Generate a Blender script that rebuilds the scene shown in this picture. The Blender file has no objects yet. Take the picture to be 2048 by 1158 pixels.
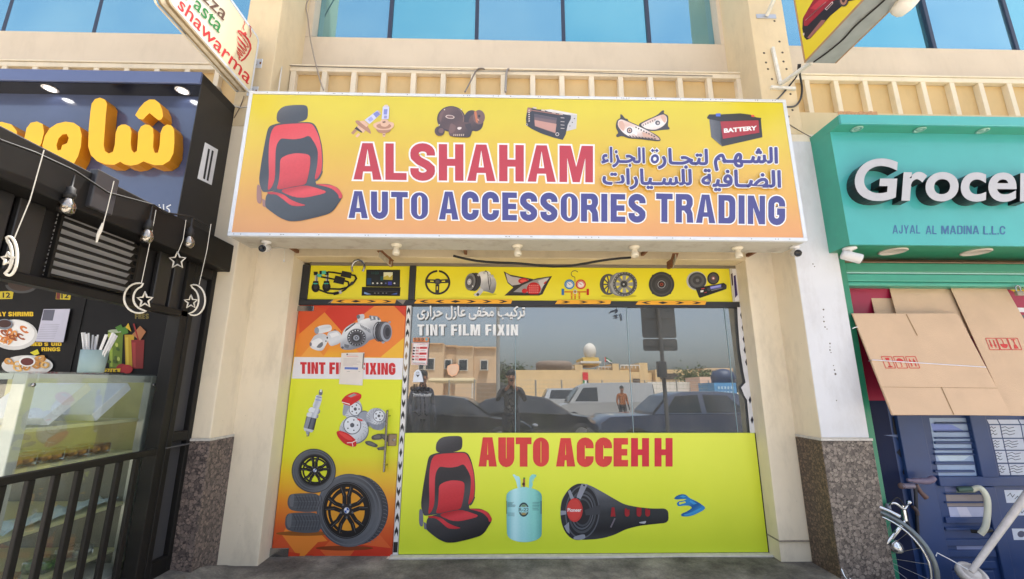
import bpy, bmesh, math, random
from mathutils import Vector, Matrix
from mathutils.geometry import tessellate_polygon
S = bpy.context.scene
COL = S.collection
random.seed(7)
R = math.radians
# ---------------------------------------------------------------- camera
FPX, PITCH, YAW, ROLL = 852.52, 0.218403, 0.021088, 0.002277
EYE = Vector((0.0, -4.0, 1.41))
def cam_axes():
    cp, sp, cy, sy = math.cos(PITCH), math.sin(PITCH), math.cos(YAW), math.sin(YAW)
    fw = Vector((sy*cp, cy*cp, sp)); rt = Vector((cy, -sy, 0)); up = rt.cross(fw)
    c, s = math.cos(ROLL), math.sin(ROLL)
    return c*rt + s*up, -s*rt + c*up, fw
RT, UP, FW = cam_axes()
cd = bpy.data.cameras.new('camera'); cam = bpy.data.objects.new('camera', cd); COL.objects.link(cam)
cd.sensor_width = 36; cd.lens = FPX/2048*36; cd.clip_start = .03; cd.clip_end = 2000
cam.matrix_world = Matrix(((RT.x, UP.x, -FW.x, EYE.x), (RT.y, UP.y, -FW.y, EYE.y), (RT.z, UP.z, -FW.z, EYE.z), (0, 0, 0, 1)))
S.camera = cam
# ---------------------------------------------------------------- light
SUN_EL, SUN_AZ = 70, 24          # the sun stands behind the building, a little to the right
w = bpy.data.worlds.new('World'); S.world = w; w.use_nodes = True
nt = w.node_tree; sky = nt.nodes.new('ShaderNodeTexSky'); sky.sky_type = 'NISHITA'; sky.sun_disc = False
sky.sun_elevation = R(SUN_EL); sky.sun_rotation = R(SUN_AZ); sky.dust_density = 4.0; sky.air_density = 1.2; sky.ozone_density = 1.5
bg = nt.nodes['Background']; hs_n = nt.nodes.new('ShaderNodeHueSaturation'); hs_n.inputs['Saturation'].default_value = .58; nt.links.new(sky.outputs[0], hs_n.inputs['Color']); nt.links.new(hs_n.outputs[0], bg.inputs[0]); bg.inputs[1].default_value = .14
sd = bpy.data.lights.new('sun', 'SUN'); sd.energy = 4.2; sd.angle = R(.5); sd.color = (1, .95, .88)
sun = bpy.data.objects.new('sun', sd); COL.objects.link(sun)
az, el = R(SUN_AZ), R(SUN_EL)
tosun = Vector((math.sin(az)*math.cos(el), math.cos(az)*math.cos(el), math.sin(el)))
sun.rotation_euler = tosun.to_track_quat('Z', 'Y').to_euler(); sun.location = tosun*60
S.view_settings.view_transform = 'Standard'; S.view_settings.look = 'None'; S.view_settings.exposure = 1.46
S.view_settings.gamma = 1; S.view_settings.use_curve_mapping = False
S.cycles.max_bounces = 8; S.cycles.transparent_max_bounces = 16
S.cycles.sample_clamp_indirect = 6
# ---------------------------------------------------------------- measuring: a pixel of the photograph as a point on a real plane
def ray(a, b): return FW*FPX + RT*(a-1024) - UP*(b-579)
def atY(a, b, Y):
    v = ray(a, b); return EYE + v*((Y-EYE.y)/v.y)
def atX(a, b, X):
    v = ray(a, b); return EYE + v*((X-EYE.x)/v.x)
def behind(a, b, d):           # the same for a thing seen mirrored in the shop window, d metres in front of it
    p = atY(a-15, b-13, d); p.y = -d; return p
# ---------------------------------------------------------------- objects
ORG = {}
def tag(o, label=None, cat=None, group=None, kind=None):
    for k, v in (('label', label), ('category', cat), ('group', group), ('kind', kind)):
        if v: o[k] = v
    return o
def thing(name, loc, label, cat, group=None):
    o = bpy.data.objects.new(name, None); COL.objects.link(o); o.empty_display_size = .1
    o.location = loc; ORG[o.name] = Vector(loc); return tag(o, label, cat, group)
def dup(o, loc=None, label=None, parent=None):
    c = o.copy(); COL.objects.link(c); c.parent = parent
    if loc is not None: c.location = loc
    if label: c['label'] = label
    for ch in list(o.children): dup(ch, parent=c)
    return c
class MB:
    def __init__(s): s.v = []; s.f = []; s.m = []; s.sm = []; s.mats = []
    def mi(s, m):
        if m not in s.mats: s.mats.append(m)
        return s.mats.index(m)
    def add(s, vs, fs, m, smooth=False):
        n = len(s.v); s.v += [Vector(v) for v in vs]; i = s.mi(m)
        for f in fs: s.f.append([n+k for k in f]); s.m.append(i); s.sm.append(smooth)
    def box(s, x0, x1, y0, y1, z0, z1, m, b=0, mat=None):
        x0, x1 = sorted((x0, x1)); y0, y1 = sorted((y0, y1)); z0, z1 = sorted((z0, z1))
        bm = bmesh.new(); bmesh.ops.create_cube(bm, size=1)
        for v in bm.verts: v.co = Vector(((x0+x1)/2+v.co.x*(x1-x0), (y0+y1)/2+v.co.y*(y1-y0), (z0+z1)/2+v.co.z*(z1-z0)))
        if b: bmesh.ops.bevel(bm, geom=bm.edges[:], offset=min(b, .45*min(x1-x0, y1-y0, z1-z0)), segments=2 if b > .004 else 1, affect='EDGES', profile=.5)
        if mat: bm.transform(mat)
        bm.verts.index_update()
        s.add([v.co.copy() for v in bm.verts], [[v.index for v in f.verts] for f in bm.faces], m); bm.free()
    def bar(s, p, q, wd, ht, m, up=(0, 0, 1), b=0):      # a bar of rectangular section from p to q
        p, q = Vector(p), Vector(q); d = q-p; L = d.length; d.normalize(); u = Vector(up)
        if abs(d.dot(u)) > .99: u = Vector((0, 1, 0))
        sx = d.cross(u).normalized(); uz = sx.cross(d)
        M = Matrix(((d.x, sx.x, uz.x, (p.x+q.x)/2), (d.y, sx.y, uz.y, (p.y+q.y)/2), (d.z, sx.z, uz.z, (p.z+q.z)/2), (0, 0, 0, 1)))
        s.box(-L/2, L/2, -wd/2, wd/2, -ht/2, ht/2, m, b, M)
    def tube(s, pts, r, m, n=8, closed=False, cap=True):
        pts = [Vector(p) for p in pts]; N = len(pts); rs = r if isinstance(r, (list, tuple)) else [r]*N
        vs = []; prev = None
        for i, p in enumerate(pts):
            a = pts[i-1] if (i or closed) else p; c = pts[(i+1) % N] if (i < N-1 or closed) else p
            d = (c-a).normalized()
            if prev is None: u = d.cross(Vector((0, 0, 1)));  u = u if u.length > .05 else d.cross(Vector((0, 1, 0)))
            else: u = prev - d*prev.dot(d)
            u.normalize(); prev = u; k = d.cross(u)
            vs += [p + (u*math.cos(2*math.pi*j/n) + k*math.sin(2*math.pi*j/n))*rs[i] for j in range(n)]
        fs = []
        for i in range(N if closed else N-1):
            i2 = (i+1) % N
            for j in range(n): fs.append([i*n+j, i*n+(j+1) % n, i2*n+(j+1) % n, i2*n+j])
        s.add(vs, fs, m, True)
        if cap and not closed: s.add(vs[:n], [list(range(n))], m); s.add(vs[-n:], [list(range(n))], m)
    def lathe(s, c, axis, prof, m, n=24, smooth=True):   # prof: (radius, along axis)
        c = Vector(c); a = Vector(axis).normalized(); u = a.cross(Vector((0, 0, 1)))
        if u.length < .05: u = Vector((1, 0, 0))
        u.normalize(); k = a.cross(u); vs = []; fs = []
        for r, h in prof:
            vs += [c + a*h + (u*math.cos(2*math.pi*j/n)+k*math.sin(2*math.pi*j/n))*max(r, 1e-4) for j in range(n)]
        for i in range(len(prof)-1):
            for j in range(n): fs.append([i*n+j, i*n+(j+1) % n, (i+1)*n+(j+1) % n, (i+1)*n+j])
        s.add(vs, fs, m, smooth)
    def ball(s, c, r, m, n=16):
        c = Vector(c); r = r if isinstance(r, (tuple, list)) else (r, r, r); vs = []; fs = []
        for i in range(n//2+1):
            t = math.pi*i/(n//2)
            for j in range(n):
                p = 2*math.pi*j/n; vs.append(c+Vector((r[0]*math.sin(t)*math.cos(p), r[1]*math.sin(t)*math.sin(p), r[2]*math.cos(t))))
        for i in range(n//2):
            for j in range(n): fs.append([i*n+j, i*n+(j+1) % n, (i+1)*n+(j+1) % n, (i+1)*n+j])
        s.add(vs, fs, m, True)
    def sheet(s, rings, m, th=0, nrm=Vector((0, -1, 0))):   # polygon with holes; th gives it thickness along nrm
        rings = [[Vector(p) for p in r] for r in rings]
        flat = [p for r in rings for p in r]; tris = tessellate_polygon(rings)
        if not th: s.add(flat, [list(t) for t in tris], m); return
        top = [p+nrm*th for p in flat]; n = len(flat)
        s.add(top, [list(t) for t in tris], m); k = 0
        for r in rings:
            L = len(r); s.add(r+[p+nrm*th for p in r], [[i, (i+1) % L, L+(i+1) % L, L+i] for i in range(L)], m); k += L
    def prism(s, pts, p_to_3d, d0, d1, m):               # outline in 2D, extruded between depths d0 and d1
        a = [Vector(p_to_3d(x, y, d0)) for x, y in pts]; b = [Vector(p_to_3d(x, y, d1)) for x, y in pts]; L = len(pts)
        t = tessellate_polygon([a]); s.add(a, [list(q) for q in t], m); s.add(b, [list(q) for q in t], m)
        s.add(a+b, [[i, (i+1) % L, L+(i+1) % L, L+i] for i in range(L)], m)
    def build(s, name, parent=None, base=None, label=None, cat=None, group=None, kind=None, mod=None):
        if parent: org = ORG[parent.name]
        elif base is not None: org = Vector(base)
        else:
            mn = [min(v[i] for v in s.v) for i in range(3)]; mx = [max(v[i] for v in s.v) for i in range(3)]
            org = Vector(((mn[0]+mx[0])/2, (mn[1]+mx[1])/2, mn[2]))
        me = bpy.data.meshes.new(name); me.from_pydata([v-org for v in s.v], [], s.f)
        for m in s.mats: me.materials.append(m)
        me.polygons.foreach_set('material_index', s.m); me.polygons.foreach_set('use_smooth', s.sm)
        bm = bmesh.new(); bm.from_mesh(me); bmesh.ops.recalc_face_normals(bm, faces=bm.faces[:]); bm.to_mesh(me); bm.free(); me.update()
        o = bpy.data.objects.new(name, me); COL.objects.link(o)
        if parent: o.parent = parent; ORG[o.name] = org
        else: o.location = org; ORG[o.name] = org
        return tag(o, label, cat, group, kind)
# ---------------------------------------------------------------- materials
def lin(c): return tuple(((x/255)/12.92 if x/255 <= .04045 else ((x/255+.055)/1.055)**2.4) for x in c)
def nm(name):
    m = bpy.data.materials.new(name); m.use_nodes = True; return m, m.node_tree, m.node_tree.nodes['Principled BSDF']
def N(t, kind, **kw):
    n = t.nodes.new(kind)
    for k, v in kw.items():
        if k.startswith('i_'): n.inputs[k[2:].replace('_', ' ')].default_value = v
        else: setattr(n, k, v)
    return n
_pc = {}
def P(c, rough=.5, metal=0, spec=.5, var=.06, scale=9, bump=0, key='paint', coat=0, ior=1.5):
    """plain material of sRGB colour c, slightly uneven"""
    k = (tuple(c), rough, metal, spec, var, scale, bump, coat, ior)
    if k in _pc: return _pc[k]
    m, t, b = nm(key); L = t.links
    b.inputs['Roughness'].default_value = rough; b.inputs['Metallic'].default_value = metal
    b.inputs['Specular IOR Level'].default_value = spec; b.inputs['Coat Weight'].default_value = coat; b.inputs['Coat Roughness'].default_value = .08
    b.inputs['IOR'].default_value = ior; col = lin(c)
    tc = N(t, 'ShaderNodeTexCoord'); nz = N(t, 'ShaderNodeTexNoise', i_Scale=scale, i_Detail=6, i_Roughness=.6); L.new(tc.outputs['Object'], nz.inputs['Vector'])
    mx = N(t, 'ShaderNodeMix', data_type='RGBA', blend_type='MIX'); L.new(nz.outputs['Fac'], mx.inputs[0])
    mx.inputs[6].default_value = (*[max(0, x*(1-var*1.6)) for x in col], 1); mx.inputs[7].default_value = (*[min(1, x*(1+var*1.6)) for x in col], 1)
    L.new(mx.outputs[2], b.inputs['Base Color'])
    rr = N(t, 'ShaderNodeMapRange', i_To_Min=max(.02, rough-.08), i_To_Max=min(1, rough+.1)); L.new(nz.outputs['Fac'], rr.inputs['Value']); L.new(rr.outputs[0], b.inputs['Roughness'])
    if bump:
        n2 = N(t, 'ShaderNodeTexNoise', i_Scale=140, i_Detail=4); L.new(tc.outputs['Object'], n2.inputs['Vector'])
        bp = N(t, 'ShaderNodeBump', i_Strength=bump, i_Distance=.004); L.new(n2.outputs['Fac'], bp.inputs['Height']); L.new(bp.outputs[0], b.inputs['Normal'])
    _pc[k] = m; return m
def ink(*c): return P(c, rough=.42, spec=.3, var=.11, scale=8, key='print_ink')
def signink(*c): return P(c, rough=.3, spec=.5, var=.08, scale=6, key='sign_film', ior=1.85)
def ramp(t, stops, interp='LINEAR'):
    n = N(t, 'ShaderNodeValToRGB'); cr = n.color_ramp; cr.interpolation = interp
    while len(cr.elements) < len(stops): cr.elements.new(.5)
    for e, (p, c) in zip(cr.elements, stops): e.position = p; e.color = (*c, 1) if len(c) == 3 else c
    return n
def stucco(name, c, dirt=(110, 98, 82), amount=.3):
    m, t, b = nm(name); L = t.links; tc = N(t, 'ShaderNodeTexCoord')
    n1 = N(t, 'ShaderNodeTexNoise', i_Scale=1.3, i_Detail=8, i_Roughness=.65); n2 = N(t, 'ShaderNodeTexNoise', i_Scale=260, i_Detail=3)
    mp = N(t, 'ShaderNodeMapping'); mp.inputs['Scale'].default_value = (3, 3, 1.1); n3 = N(t, 'ShaderNodeTexNoise', i_Scale=1.6, i_Detail=7, i_Roughness=.7)
    sp = N(t, 'ShaderNodeTexVoronoi', i_Scale=7); sp.feature = 'F1'
    for n in (n1, n2, sp): L.new(tc.outputs['Object'], n.inputs['Vector'])
    L.new(tc.outputs['Object'], mp.inputs[0]); L.new(mp.outputs[0], n3.inputs['Vector'])
    cl = lin(c)
    r1 = ramp(t, [(.3, tuple(x*.93 for x in cl)), (.7, tuple(min(1, x*1.04) for x in cl))]); L.new(n1.outputs['Fac'], r1.inputs[0])
    r3 = ramp(t, [(.5, (0, 0, 0)), (.78, (amount, amount, amount))]); L.new(n3.outputs['Fac'], r3.inputs[0])
    r4 = ramp(t, [(.0, (.55, .55, .55)), (.035, (0, 0, 0))]); L.new(sp.outputs['Distance'], r4.inputs[0])
    mx = N(t, 'ShaderNodeMix', data_type='RGBA'); L.new(r3.outputs[0], mx.inputs[0]); L.new(r1.outputs[0], mx.inputs[6]); mx.inputs[7].default_value = (*lin(dirt), 1)
    m2 = N(t, 'ShaderNodeMix', data_type='RGBA'); L.new(r4.outputs[0], m2.inputs[0]); L.new(mx.outputs[2], m2.inputs[6]); m2.inputs[7].default_value = (*lin((120, 105, 88)), 1)
    L.new(m2.outputs[2], b.inputs['Base Color']); b.inputs['Roughness'].default_value = .8; b.inputs['Specular IOR Level'].default_value = .25
    ad = N(t, 'ShaderNodeMath', operation='MULTIPLY_ADD'); L.new(n1.outputs['Fac'], ad.inputs[0]); ad.inputs[1].default_value = 1.5; L.new(n2.outputs['Fac'], ad.inputs[2])
    bp = N(t, 'ShaderNodeBump', i_Strength=.35, i_Distance=.004); L.new(ad.outputs[0], bp.inputs['Height']); L.new(bp.outputs[0], b.inputs['Normal'])
    return m
def granite(name, base, blob, blob2, scale, edge):
    m, t, b = nm(name); L = t.links; tc = N(t, 'ShaderNodeTexCoord')
    wn = N(t, 'ShaderNodeTexNoise', i_Scale=30, i_Detail=3); L.new(tc.outputs['Object'], wn.inputs['Vector'])
    va = N(t, 'ShaderNodeVectorMath', operation='MULTIPLY_ADD'); L.new(wn.outputs['Color'], va.inputs[0]); va.inputs[1].default_value = (.02, .02, .02); L.new(tc.outputs['Object'], va.inputs[2])
    vo = N(t, 'ShaderNodeTexVoronoi', i_Scale=scale); vo.feature = 'F1'; L.new(va.outputs[0], vo.inputs['Vector'])
    ve = N(t, 'ShaderNodeTexVoronoi', i_Scale=scale); ve.feature = 'DISTANCE_TO_EDGE'; L.new(va.outputs[0], ve.inputs['Vector'])
    v2 = N(t, 'ShaderNodeTexVoronoi', i_Scale=scale*2.7); v2.feature = 'F1'; L.new(va.outputs[0], v2.inputs['Vector'])
    fn = N(t, 'ShaderNodeTexNoise', i_Scale=110, i_Detail=5); L.new(tc.outputs['Object'], fn.inputs['Vector'])
    sx = N(t, 'ShaderNodeSeparateColor'); L.new(vo.outputs['Color'], sx.inputs[0]); s2 = N(t, 'ShaderNodeSeparateColor'); L.new(v2.outputs['Color'], s2.inputs[0])
    mid = tuple((p+q)//2 for p, q in zip(base, blob2)); bl = ramp(t, [(.1, lin(mid)), (.35, lin(blob2)), (.8, lin(blob))]); L.new(sx.outputs[0], bl.inputs[0])
    gr = ramp(t, [(.2, lin(base)), (.55, lin(mid)), (.95, lin(blob2))]); L.new(s2.outputs[0], gr.inputs[0])
    rg = ramp(t, [(edge*.5, (0, 0, 0)), (edge, (1, 1, 1))]); L.new(ve.outputs['Distance'], rg.inputs[0])
    rd = ramp(t, [(.52, (1, 1, 1)), (.6, (0, 0, 0))]); L.new(vo.outputs['Distance'], rd.inputs[0])
    mk = N(t, 'ShaderNodeMath', operation='MULTIPLY'); L.new(rg.outputs[0], mk.inputs[0]); L.new(rd.outputs[0], mk.inputs[1])
    mx = N(t, 'ShaderNodeMix', data_type='RGBA'); L.new(mk.outputs[0], mx.inputs[0]); L.new(gr.outputs[0], mx.inputs[6]); L.new(bl.outputs[0], mx.inputs[7])
    m2 = N(t, 'ShaderNodeMix', data_type='RGBA', blend_type='OVERLAY'); m2.inputs[0].default_value = .6; L.new(mx.outputs[2], m2.inputs[6]); L.new(fn.outputs['Fac'], m2.inputs[7])
    L.new(m2.outputs[2], b.inputs['Base Color']); b.inputs['Roughness'].default_value = .5
    return m
def concrete(name, c1, c2, c3, scale=2.0, rough=.85):
    m, t, b = nm(name); L = t.links; tc = N(t, 'ShaderNodeTexCoord')
    n1 = N(t, 'ShaderNodeTexNoise', i_Scale=scale, i_Detail=9, i_Roughness=.68); n2 = N(t, 'ShaderNodeTexNoise', i_Scale=scale*22, i_Detail=6, i_Roughness=.7)
    vo = N(t, 'ShaderNodeTexVoronoi', i_Scale=scale*.9); vo.feature = 'DISTANCE_TO_EDGE'
    for n in (n1, n2): L.new(tc.outputs['Object'], n.inputs['Vector'])
    va = N(t, 'ShaderNodeVectorMath', operation='MULTIPLY_ADD'); L.new(n1.outputs['Color'], va.inputs[0]); va.inputs[1].default_value = (.7, .7, .7); L.new(tc.outputs['Object'], va.inputs[2]); L.new(va.outputs[0], vo.inputs['Vector'])
    r1 = ramp(t, [(.33, lin(c1)), (.5, lin(c2)), (.68, lin(c3))]); L.new(n1.outputs['Fac'], r1.inputs[0])
    cr = ramp(t, [(0, (.45, .45, .45)), (.006, (1, 1, 1))]); L.new(vo.outputs['Distance'], cr.inputs[0])
    m1 = N(t, 'ShaderNodeMix', data_type='RGBA', blend_type='MULTIPLY'); m1.inputs[0].default_value = .7; L.new(r1.outputs[0], m1.inputs[6]); L.new(cr.outputs[0], m1.inputs[7])
    m2 = N(t, 'ShaderNodeMix', data_type='RGBA', blend_type='OVERLAY'); m2.inputs[0].default_value = .6; L.new(m1.outputs[2], m2.inputs[6]); L.new(n2.outputs['Fac'], m2.inputs[7])
    L.new(m2.outputs[2], b.inputs['Base Color']); b.inputs['Roughness'].default_value = rough; b.inputs['Specular IOR Level'].default_value = .3
    bp = N(t, 'ShaderNodeBump', i_Strength=.5, i_Distance=.012); L.new(n2.outputs['Fac'], bp.inputs['Height']); L.new(bp.outputs[0], b.inputs['Normal'])
    return m
def zgrad(name, axis, lo, hi, stops, rough=.3, spec=.5, ior=1.5):
    """printed colour gradient along an axis of the object's own space"""
    m, t, b = nm(name); L = t.links; tc = N(t, 'ShaderNodeTexCoord'); sx = N(t, 'ShaderNodeSeparateXYZ'); L.new(tc.outputs['Object'], sx.inputs[0])
    mr = N(t, 'ShaderNodeMapRange', i_From_Min=lo, i_From_Max=hi); L.new(sx.outputs[axis], mr.inputs['Value'])
    r = ramp(t, [(p, lin(c)) for p, c in stops]); L.new(mr.outputs[0], r.inputs[0])
    nz = N(t, 'ShaderNodeTexNoise', i_Scale=2.2, i_Detail=6); L.new(tc.outputs['Object'], nz.inputs['Vector'])
    mx = N(t, 'ShaderNodeMix', data_type='RGBA', blend_type='OVERLAY'); mx.inputs[0].default_value = .14; L.new(r.outputs[0], mx.inputs[6]); L.new(nz.outputs['Fac'], mx.inputs[7])
    L.new(mx.outputs[2], b.inputs['Base Color']); b.inputs['Roughness'].default_value = rough; b.inputs['Specular IOR Level'].default_value = spec; b.inputs['IOR'].default_value = ior
    n2 = N(t, 'ShaderNodeTexNoise', i_Scale=1.1, i_Detail=2); L.new(tc.outputs['Object'], n2.inputs['Vector'])
    bp = N(t, 'ShaderNodeBump', i_Strength=.06, i_Distance=.05); L.new(n2.outputs['Fac'], bp.inputs['Height']); L.new(bp.outputs[0], b.inputs['Normal'])
    return m
def glass(name, tint, refl, rcol=(1, 1, 1), rough=.0, smudge=0, fk=.8, dust=0):
    """thin pane: dark tint seen through, plus a mirror share that grows at grazing angles"""
    m, t, b = nm(name); L = t.links; t.nodes.remove(b); out = t.nodes['Material Output']
    tr = N(t, 'ShaderNodeBsdfTransparent'); tr.inputs[0].default_value = (*tint, 1); gl = N(t, 'ShaderNodeBsdfGlossy'); gl.inputs['Roughness'].default_value = rough; gl.inputs[0].default_value = (*rcol, 1)
    fr = N(t, 'ShaderNodeLayerWeight'); fr.inputs[0].default_value = .35
    ma = N(t, 'ShaderNodeMath', operation='MULTIPLY_ADD', use_clamp=True); L.new(fr.outputs['Fresnel'], ma.inputs[0]); ma.inputs[1].default_value = fk; ma.inputs[2].default_value = refl
    mx = N(t, 'ShaderNodeMixShader'); L.new(ma.outputs[0], mx.inputs[0]); L.new(tr.outputs[0], mx.inputs[1]); L.new(gl.outputs[0], mx.inputs[2])
    last = mx
    if smudge:
        tc = N(t, 'ShaderNodeTexCoord'); nz = N(t, 'ShaderNodeTexNoise', i_Scale=3, i_Detail=8, i_Roughness=.7); L.new(tc.outputs['Object'], nz.inputs['Vector'])
        r = ramp(t, [(.4, (dust,)*3), (.75, (smudge,)*3)]); L.new(nz.outputs['Fac'], r.inputs[0]); df = N(t, 'ShaderNodeBsdfDiffuse'); df.inputs[0].default_value = (.55, .55, .53, 1)
        m2 = N(t, 'ShaderNodeMixShader'); L.new(r.outputs[0], m2.inputs[0]); L.new(mx.outputs[0], m2.inputs[1]); L.new(df.outputs[0], m2.inputs[2]); last = m2
    L.new(last.outputs[0], out.inputs[0]); return m
CREAM = stucco('cream_stucco', (217, 199, 165), amount=.2); CREAM_D = stucco('ochre_stucco', (216, 188, 140), amount=.15); CREAM_L = stucco('pale_stucco', (210, 197, 178), amount=.12)
WALLL = stucco('weathered_cream', (231, 219, 197), amount=.27); WHITE_P = stucco("white_stucco", (212, 214, 221), amount=.22)
RAIL = stucco('frieze_paint', (232, 220, 198), amount=.2)
BLACK = P((24, 23, 23), .5, spec=.3, var=.12, scale=6, key='black_metal'); BLACK2 = P((25, 24, 26), .55, key='matt_black'); DARK = P((46, 46, 50), .5, key='charcoal')
ALU = P((190, 192, 196), .35, .85, key='aluminium'); ALUW = P((215, 220, 228), .42, .25, key='pale_aluminium'); STEEL = P((170, 170, 172), .22, 1, key='brushed_steel', var=.15)
CHROME = P((215, 218, 222), .12, 1, key='chrome'); RUST = P((120, 78, 48), .8, var=.3, scale=40, key='rust'); PLW = P((222, 214, 196), .45, key='cream_plastic'); PW = P((225, 225, 228), .4, key='white_plastic')
RUB = P((28, 28, 30), .7, key='rubber'); CABLE = P((26, 26, 28), .5, key='cable_black'); CABLEW = P((205, 200, 190), .5, key='cable_white')
# ---------------------------------------------------------------- lettering
def arc(cx, cy, rx, ry, a0, a1, n=8): return [(cx+rx*math.cos(R(a0+(a1-a0)*i/n)), cy+ry*math.sin(R(a0+(a1-a0)*i/n))) for i in range(n+1)]
def stroke(path, s):
    P2 = [Vector(p) for i, p in enumerate(path) if i == 0 or (Vector(p)-Vector(path[i-1])).length > 1e-6]; L = []; Rr = []; n = len(P2)
    for i, p in enumerate(P2):
        d1 = (P2[i]-P2[i-1]).normalized() if i else None; d2 = (P2[i+1]-P2[i]).normalized() if i < n-1 else None
        d1 = d1 or d2; d2 = d2 or d1
        nn = (Vector((-d1.y, d1.x))+Vector((-d2.y, d2.x))).normalized(); k = s/2/max(.35, nn.dot(Vector((-d1.y, d1.x))))
        L.append(tuple(p+nn*k)); Rr.append(tuple(p-nn*k))
    return L + Rr[::-1]
def glyph(ch, s=.2, w=.56):
    """condensed heavy capital, height 1: (advance width, outer ring, holes)"""
    h = s/2; r = w/2-h; t = s*.86
    if ch == 'I': return s, [(0, 0), (s, 0), (s, 1), (0, 1)], []
    if ch == 'L': W = w*.86; return W, [(0, 0), (W, 0), (W, t), (s, t), (s, 1), (0, 1)], []
    if ch == 'T': W = w*.98; a = W/2-h; return W, [(a, 0), (a+s, 0), (a+s, 1-t), (W, 1-t), (W, 1), (0, 1), (0, 1-t), (a, 1-t)], []
    if ch in 'EF':
        W = w*.86; o = [(0, 0), (W, 0), (W, t), (s, t), (s, .5-t/2), (W*.95, .5-t/2), (W*.95, .5+t/2), (s, .5+t/2), (s, 1-t), (W, 1-t), (W, 1), (0, 1)]
        if ch == 'F': o = [(0, 0), (s, 0)] + o[4:]
        return W, o, []
    if ch == 'H': return w, [(0, 0), (s, 0), (s, .5-t/2), (w-s, .5-t/2), (w-s, 0), (w, 0), (w, 1), (w-s, 1), (w-s, .5+t/2), (s, .5+t/2), (s, 1), (0, 1)], []
    if ch == 'N': return w*1.02, [(0, 0), (s*.9, 0), (s*.9, .58), (w*1.02-s, 0), (w*1.02, 0), (w*1.02, 1), (w*1.02-s*.9, 1), (w*1.02-s*.9, .44), (s, 1), (0, 1)], []
    if ch == 'M':
        W = w*1.36; c = W/2; k = s*.92
        return W, [(0, 0), (k, 0), (k, .66), (c-s*.42, 0), (c+s*.42, 0), (W-k, .66), (W-k, 0), (W, 0), (W, 1), (W-s*1.35, 1), (c, .42), (s*1.35, 1), (0, 1)], []
    if ch == 'A':
        W = w*1.14; c = W/2; a = s*.62; k = s*1.02
        f = lambda y: (c-a)*y           # left outer edge x at height y
        iy, bt = .22, .22+t*.8
        inner = lambda y: k + (c-k)*(y/.84)
        return W, [(0, 0), (k, 0), (k+(f(iy))*.55, iy), (W-k-f(iy)*.55, iy), (W-k, 0), (W, 0), (c+a, 1), (c-a, 1)], [[(inner(bt)+.01, bt), (W-inner(bt)-.01, bt), (c, .84)]]
    if ch == 'V': W = w*1.08; c = W/2; return W, [(0, 1), (c-s*.55, 0), (c+s*.55, 0), (W, 1), (W-s, 1), (c, .3), (s, 1)], []
    if ch == 'X': W = w*1.08; c = W/2; q = s*1.05; return W, [(0, 0), (q, 0), (c, .34), (W-q, 0), (W, 0), (c+s*.6, .51), (W-.02, 1), (W-q, 1), (c, .68), (q, 1), (.02, 1), (c-s*.6, .51)], []
    if ch == 'Y': W = w*1.08; c = W/2; return W, [(c-h, 0), (c+h, 0), (c+h, .4), (W, 1), (W-s, 1), (c, .6), (s, 1), (0, 1), (c-h, .4)], []
    if ch == 'K': W = w*1.04; return W, [(0, 0), (s, 0), (s, .3), (s*1.35, .42), (W-s*1.05, 0), (W, 0), (s*2, .6), (W-.03, 1), (W-s*1.1, 1), (s, .58), (s, 1), (0, 1)], []
    if ch == 'J': return w*.8, stroke([(w*.8-h, 1), (w*.8-h, .3)] + arc(w*.4, .3, w*.4-h, .3-t/2, 0, -180) + [(h, .36)], s), []
    if ch == 'U': return w, stroke([(h, 1), (h, .3)] + arc(w/2, .3, r, .3-t/2, 180, 360) + [(w-h, .3), (w-h, 1)], s), []
    if ch == 'O': 
        ou = arc(w/2, .7, w/2, .3, 0, 180, 12) + arc(w/2, .3, w/2, .3, 180, 360, 12); i_ = w/2-s
        return w, ou, [arc(w/2, .74, i_, .14, 0, 180, 8) + arc(w/2, .26, i_, .14, 180, 360, 8)]
    if ch in 'CG':
        p = [(w-h, .64), (w-h, .72)] + arc(w/2, .72, r, .28-t/2, 0, 180) + arc(w/2, .28, r, .28-t/2, 180, 360)
        if ch == 'C': p += [(w-h, .36)]
        else: p += [(w-h, .28), (w-h, .46), (w*.52, .46)]
        return w, stroke(p, s), []
    if ch == 'S':
        p = [(w-h, .68), (w-h, .74)] + arc(w/2, .74, r, .26-t/2, 0, 180, 10) + [(h, .68), (h+.01, .64), (w*.36, .53), (w*.66, .43), (w-h-.005, .33)] + arc(w/2, .26, r, .26-t/2, 0, -180, 10) + [(h, .33)]
        return w, stroke(p, s), []
    if ch == 'D':
        q = .24; return w, [(0, 0)] + arc(w-q, q, q, q, -90, 0) + arc(w-q, 1-q, q, q, 0, 90) + [(0, 1)], [[(s, t), (w-s-.08, t)] + arc(w-s-.08, t+.1, .08, .1, -90, 0, 4) + arc(w-s-.08, .9-t, .08, .1, 0, 90, 4) + [(s, 1-t)]]
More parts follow.
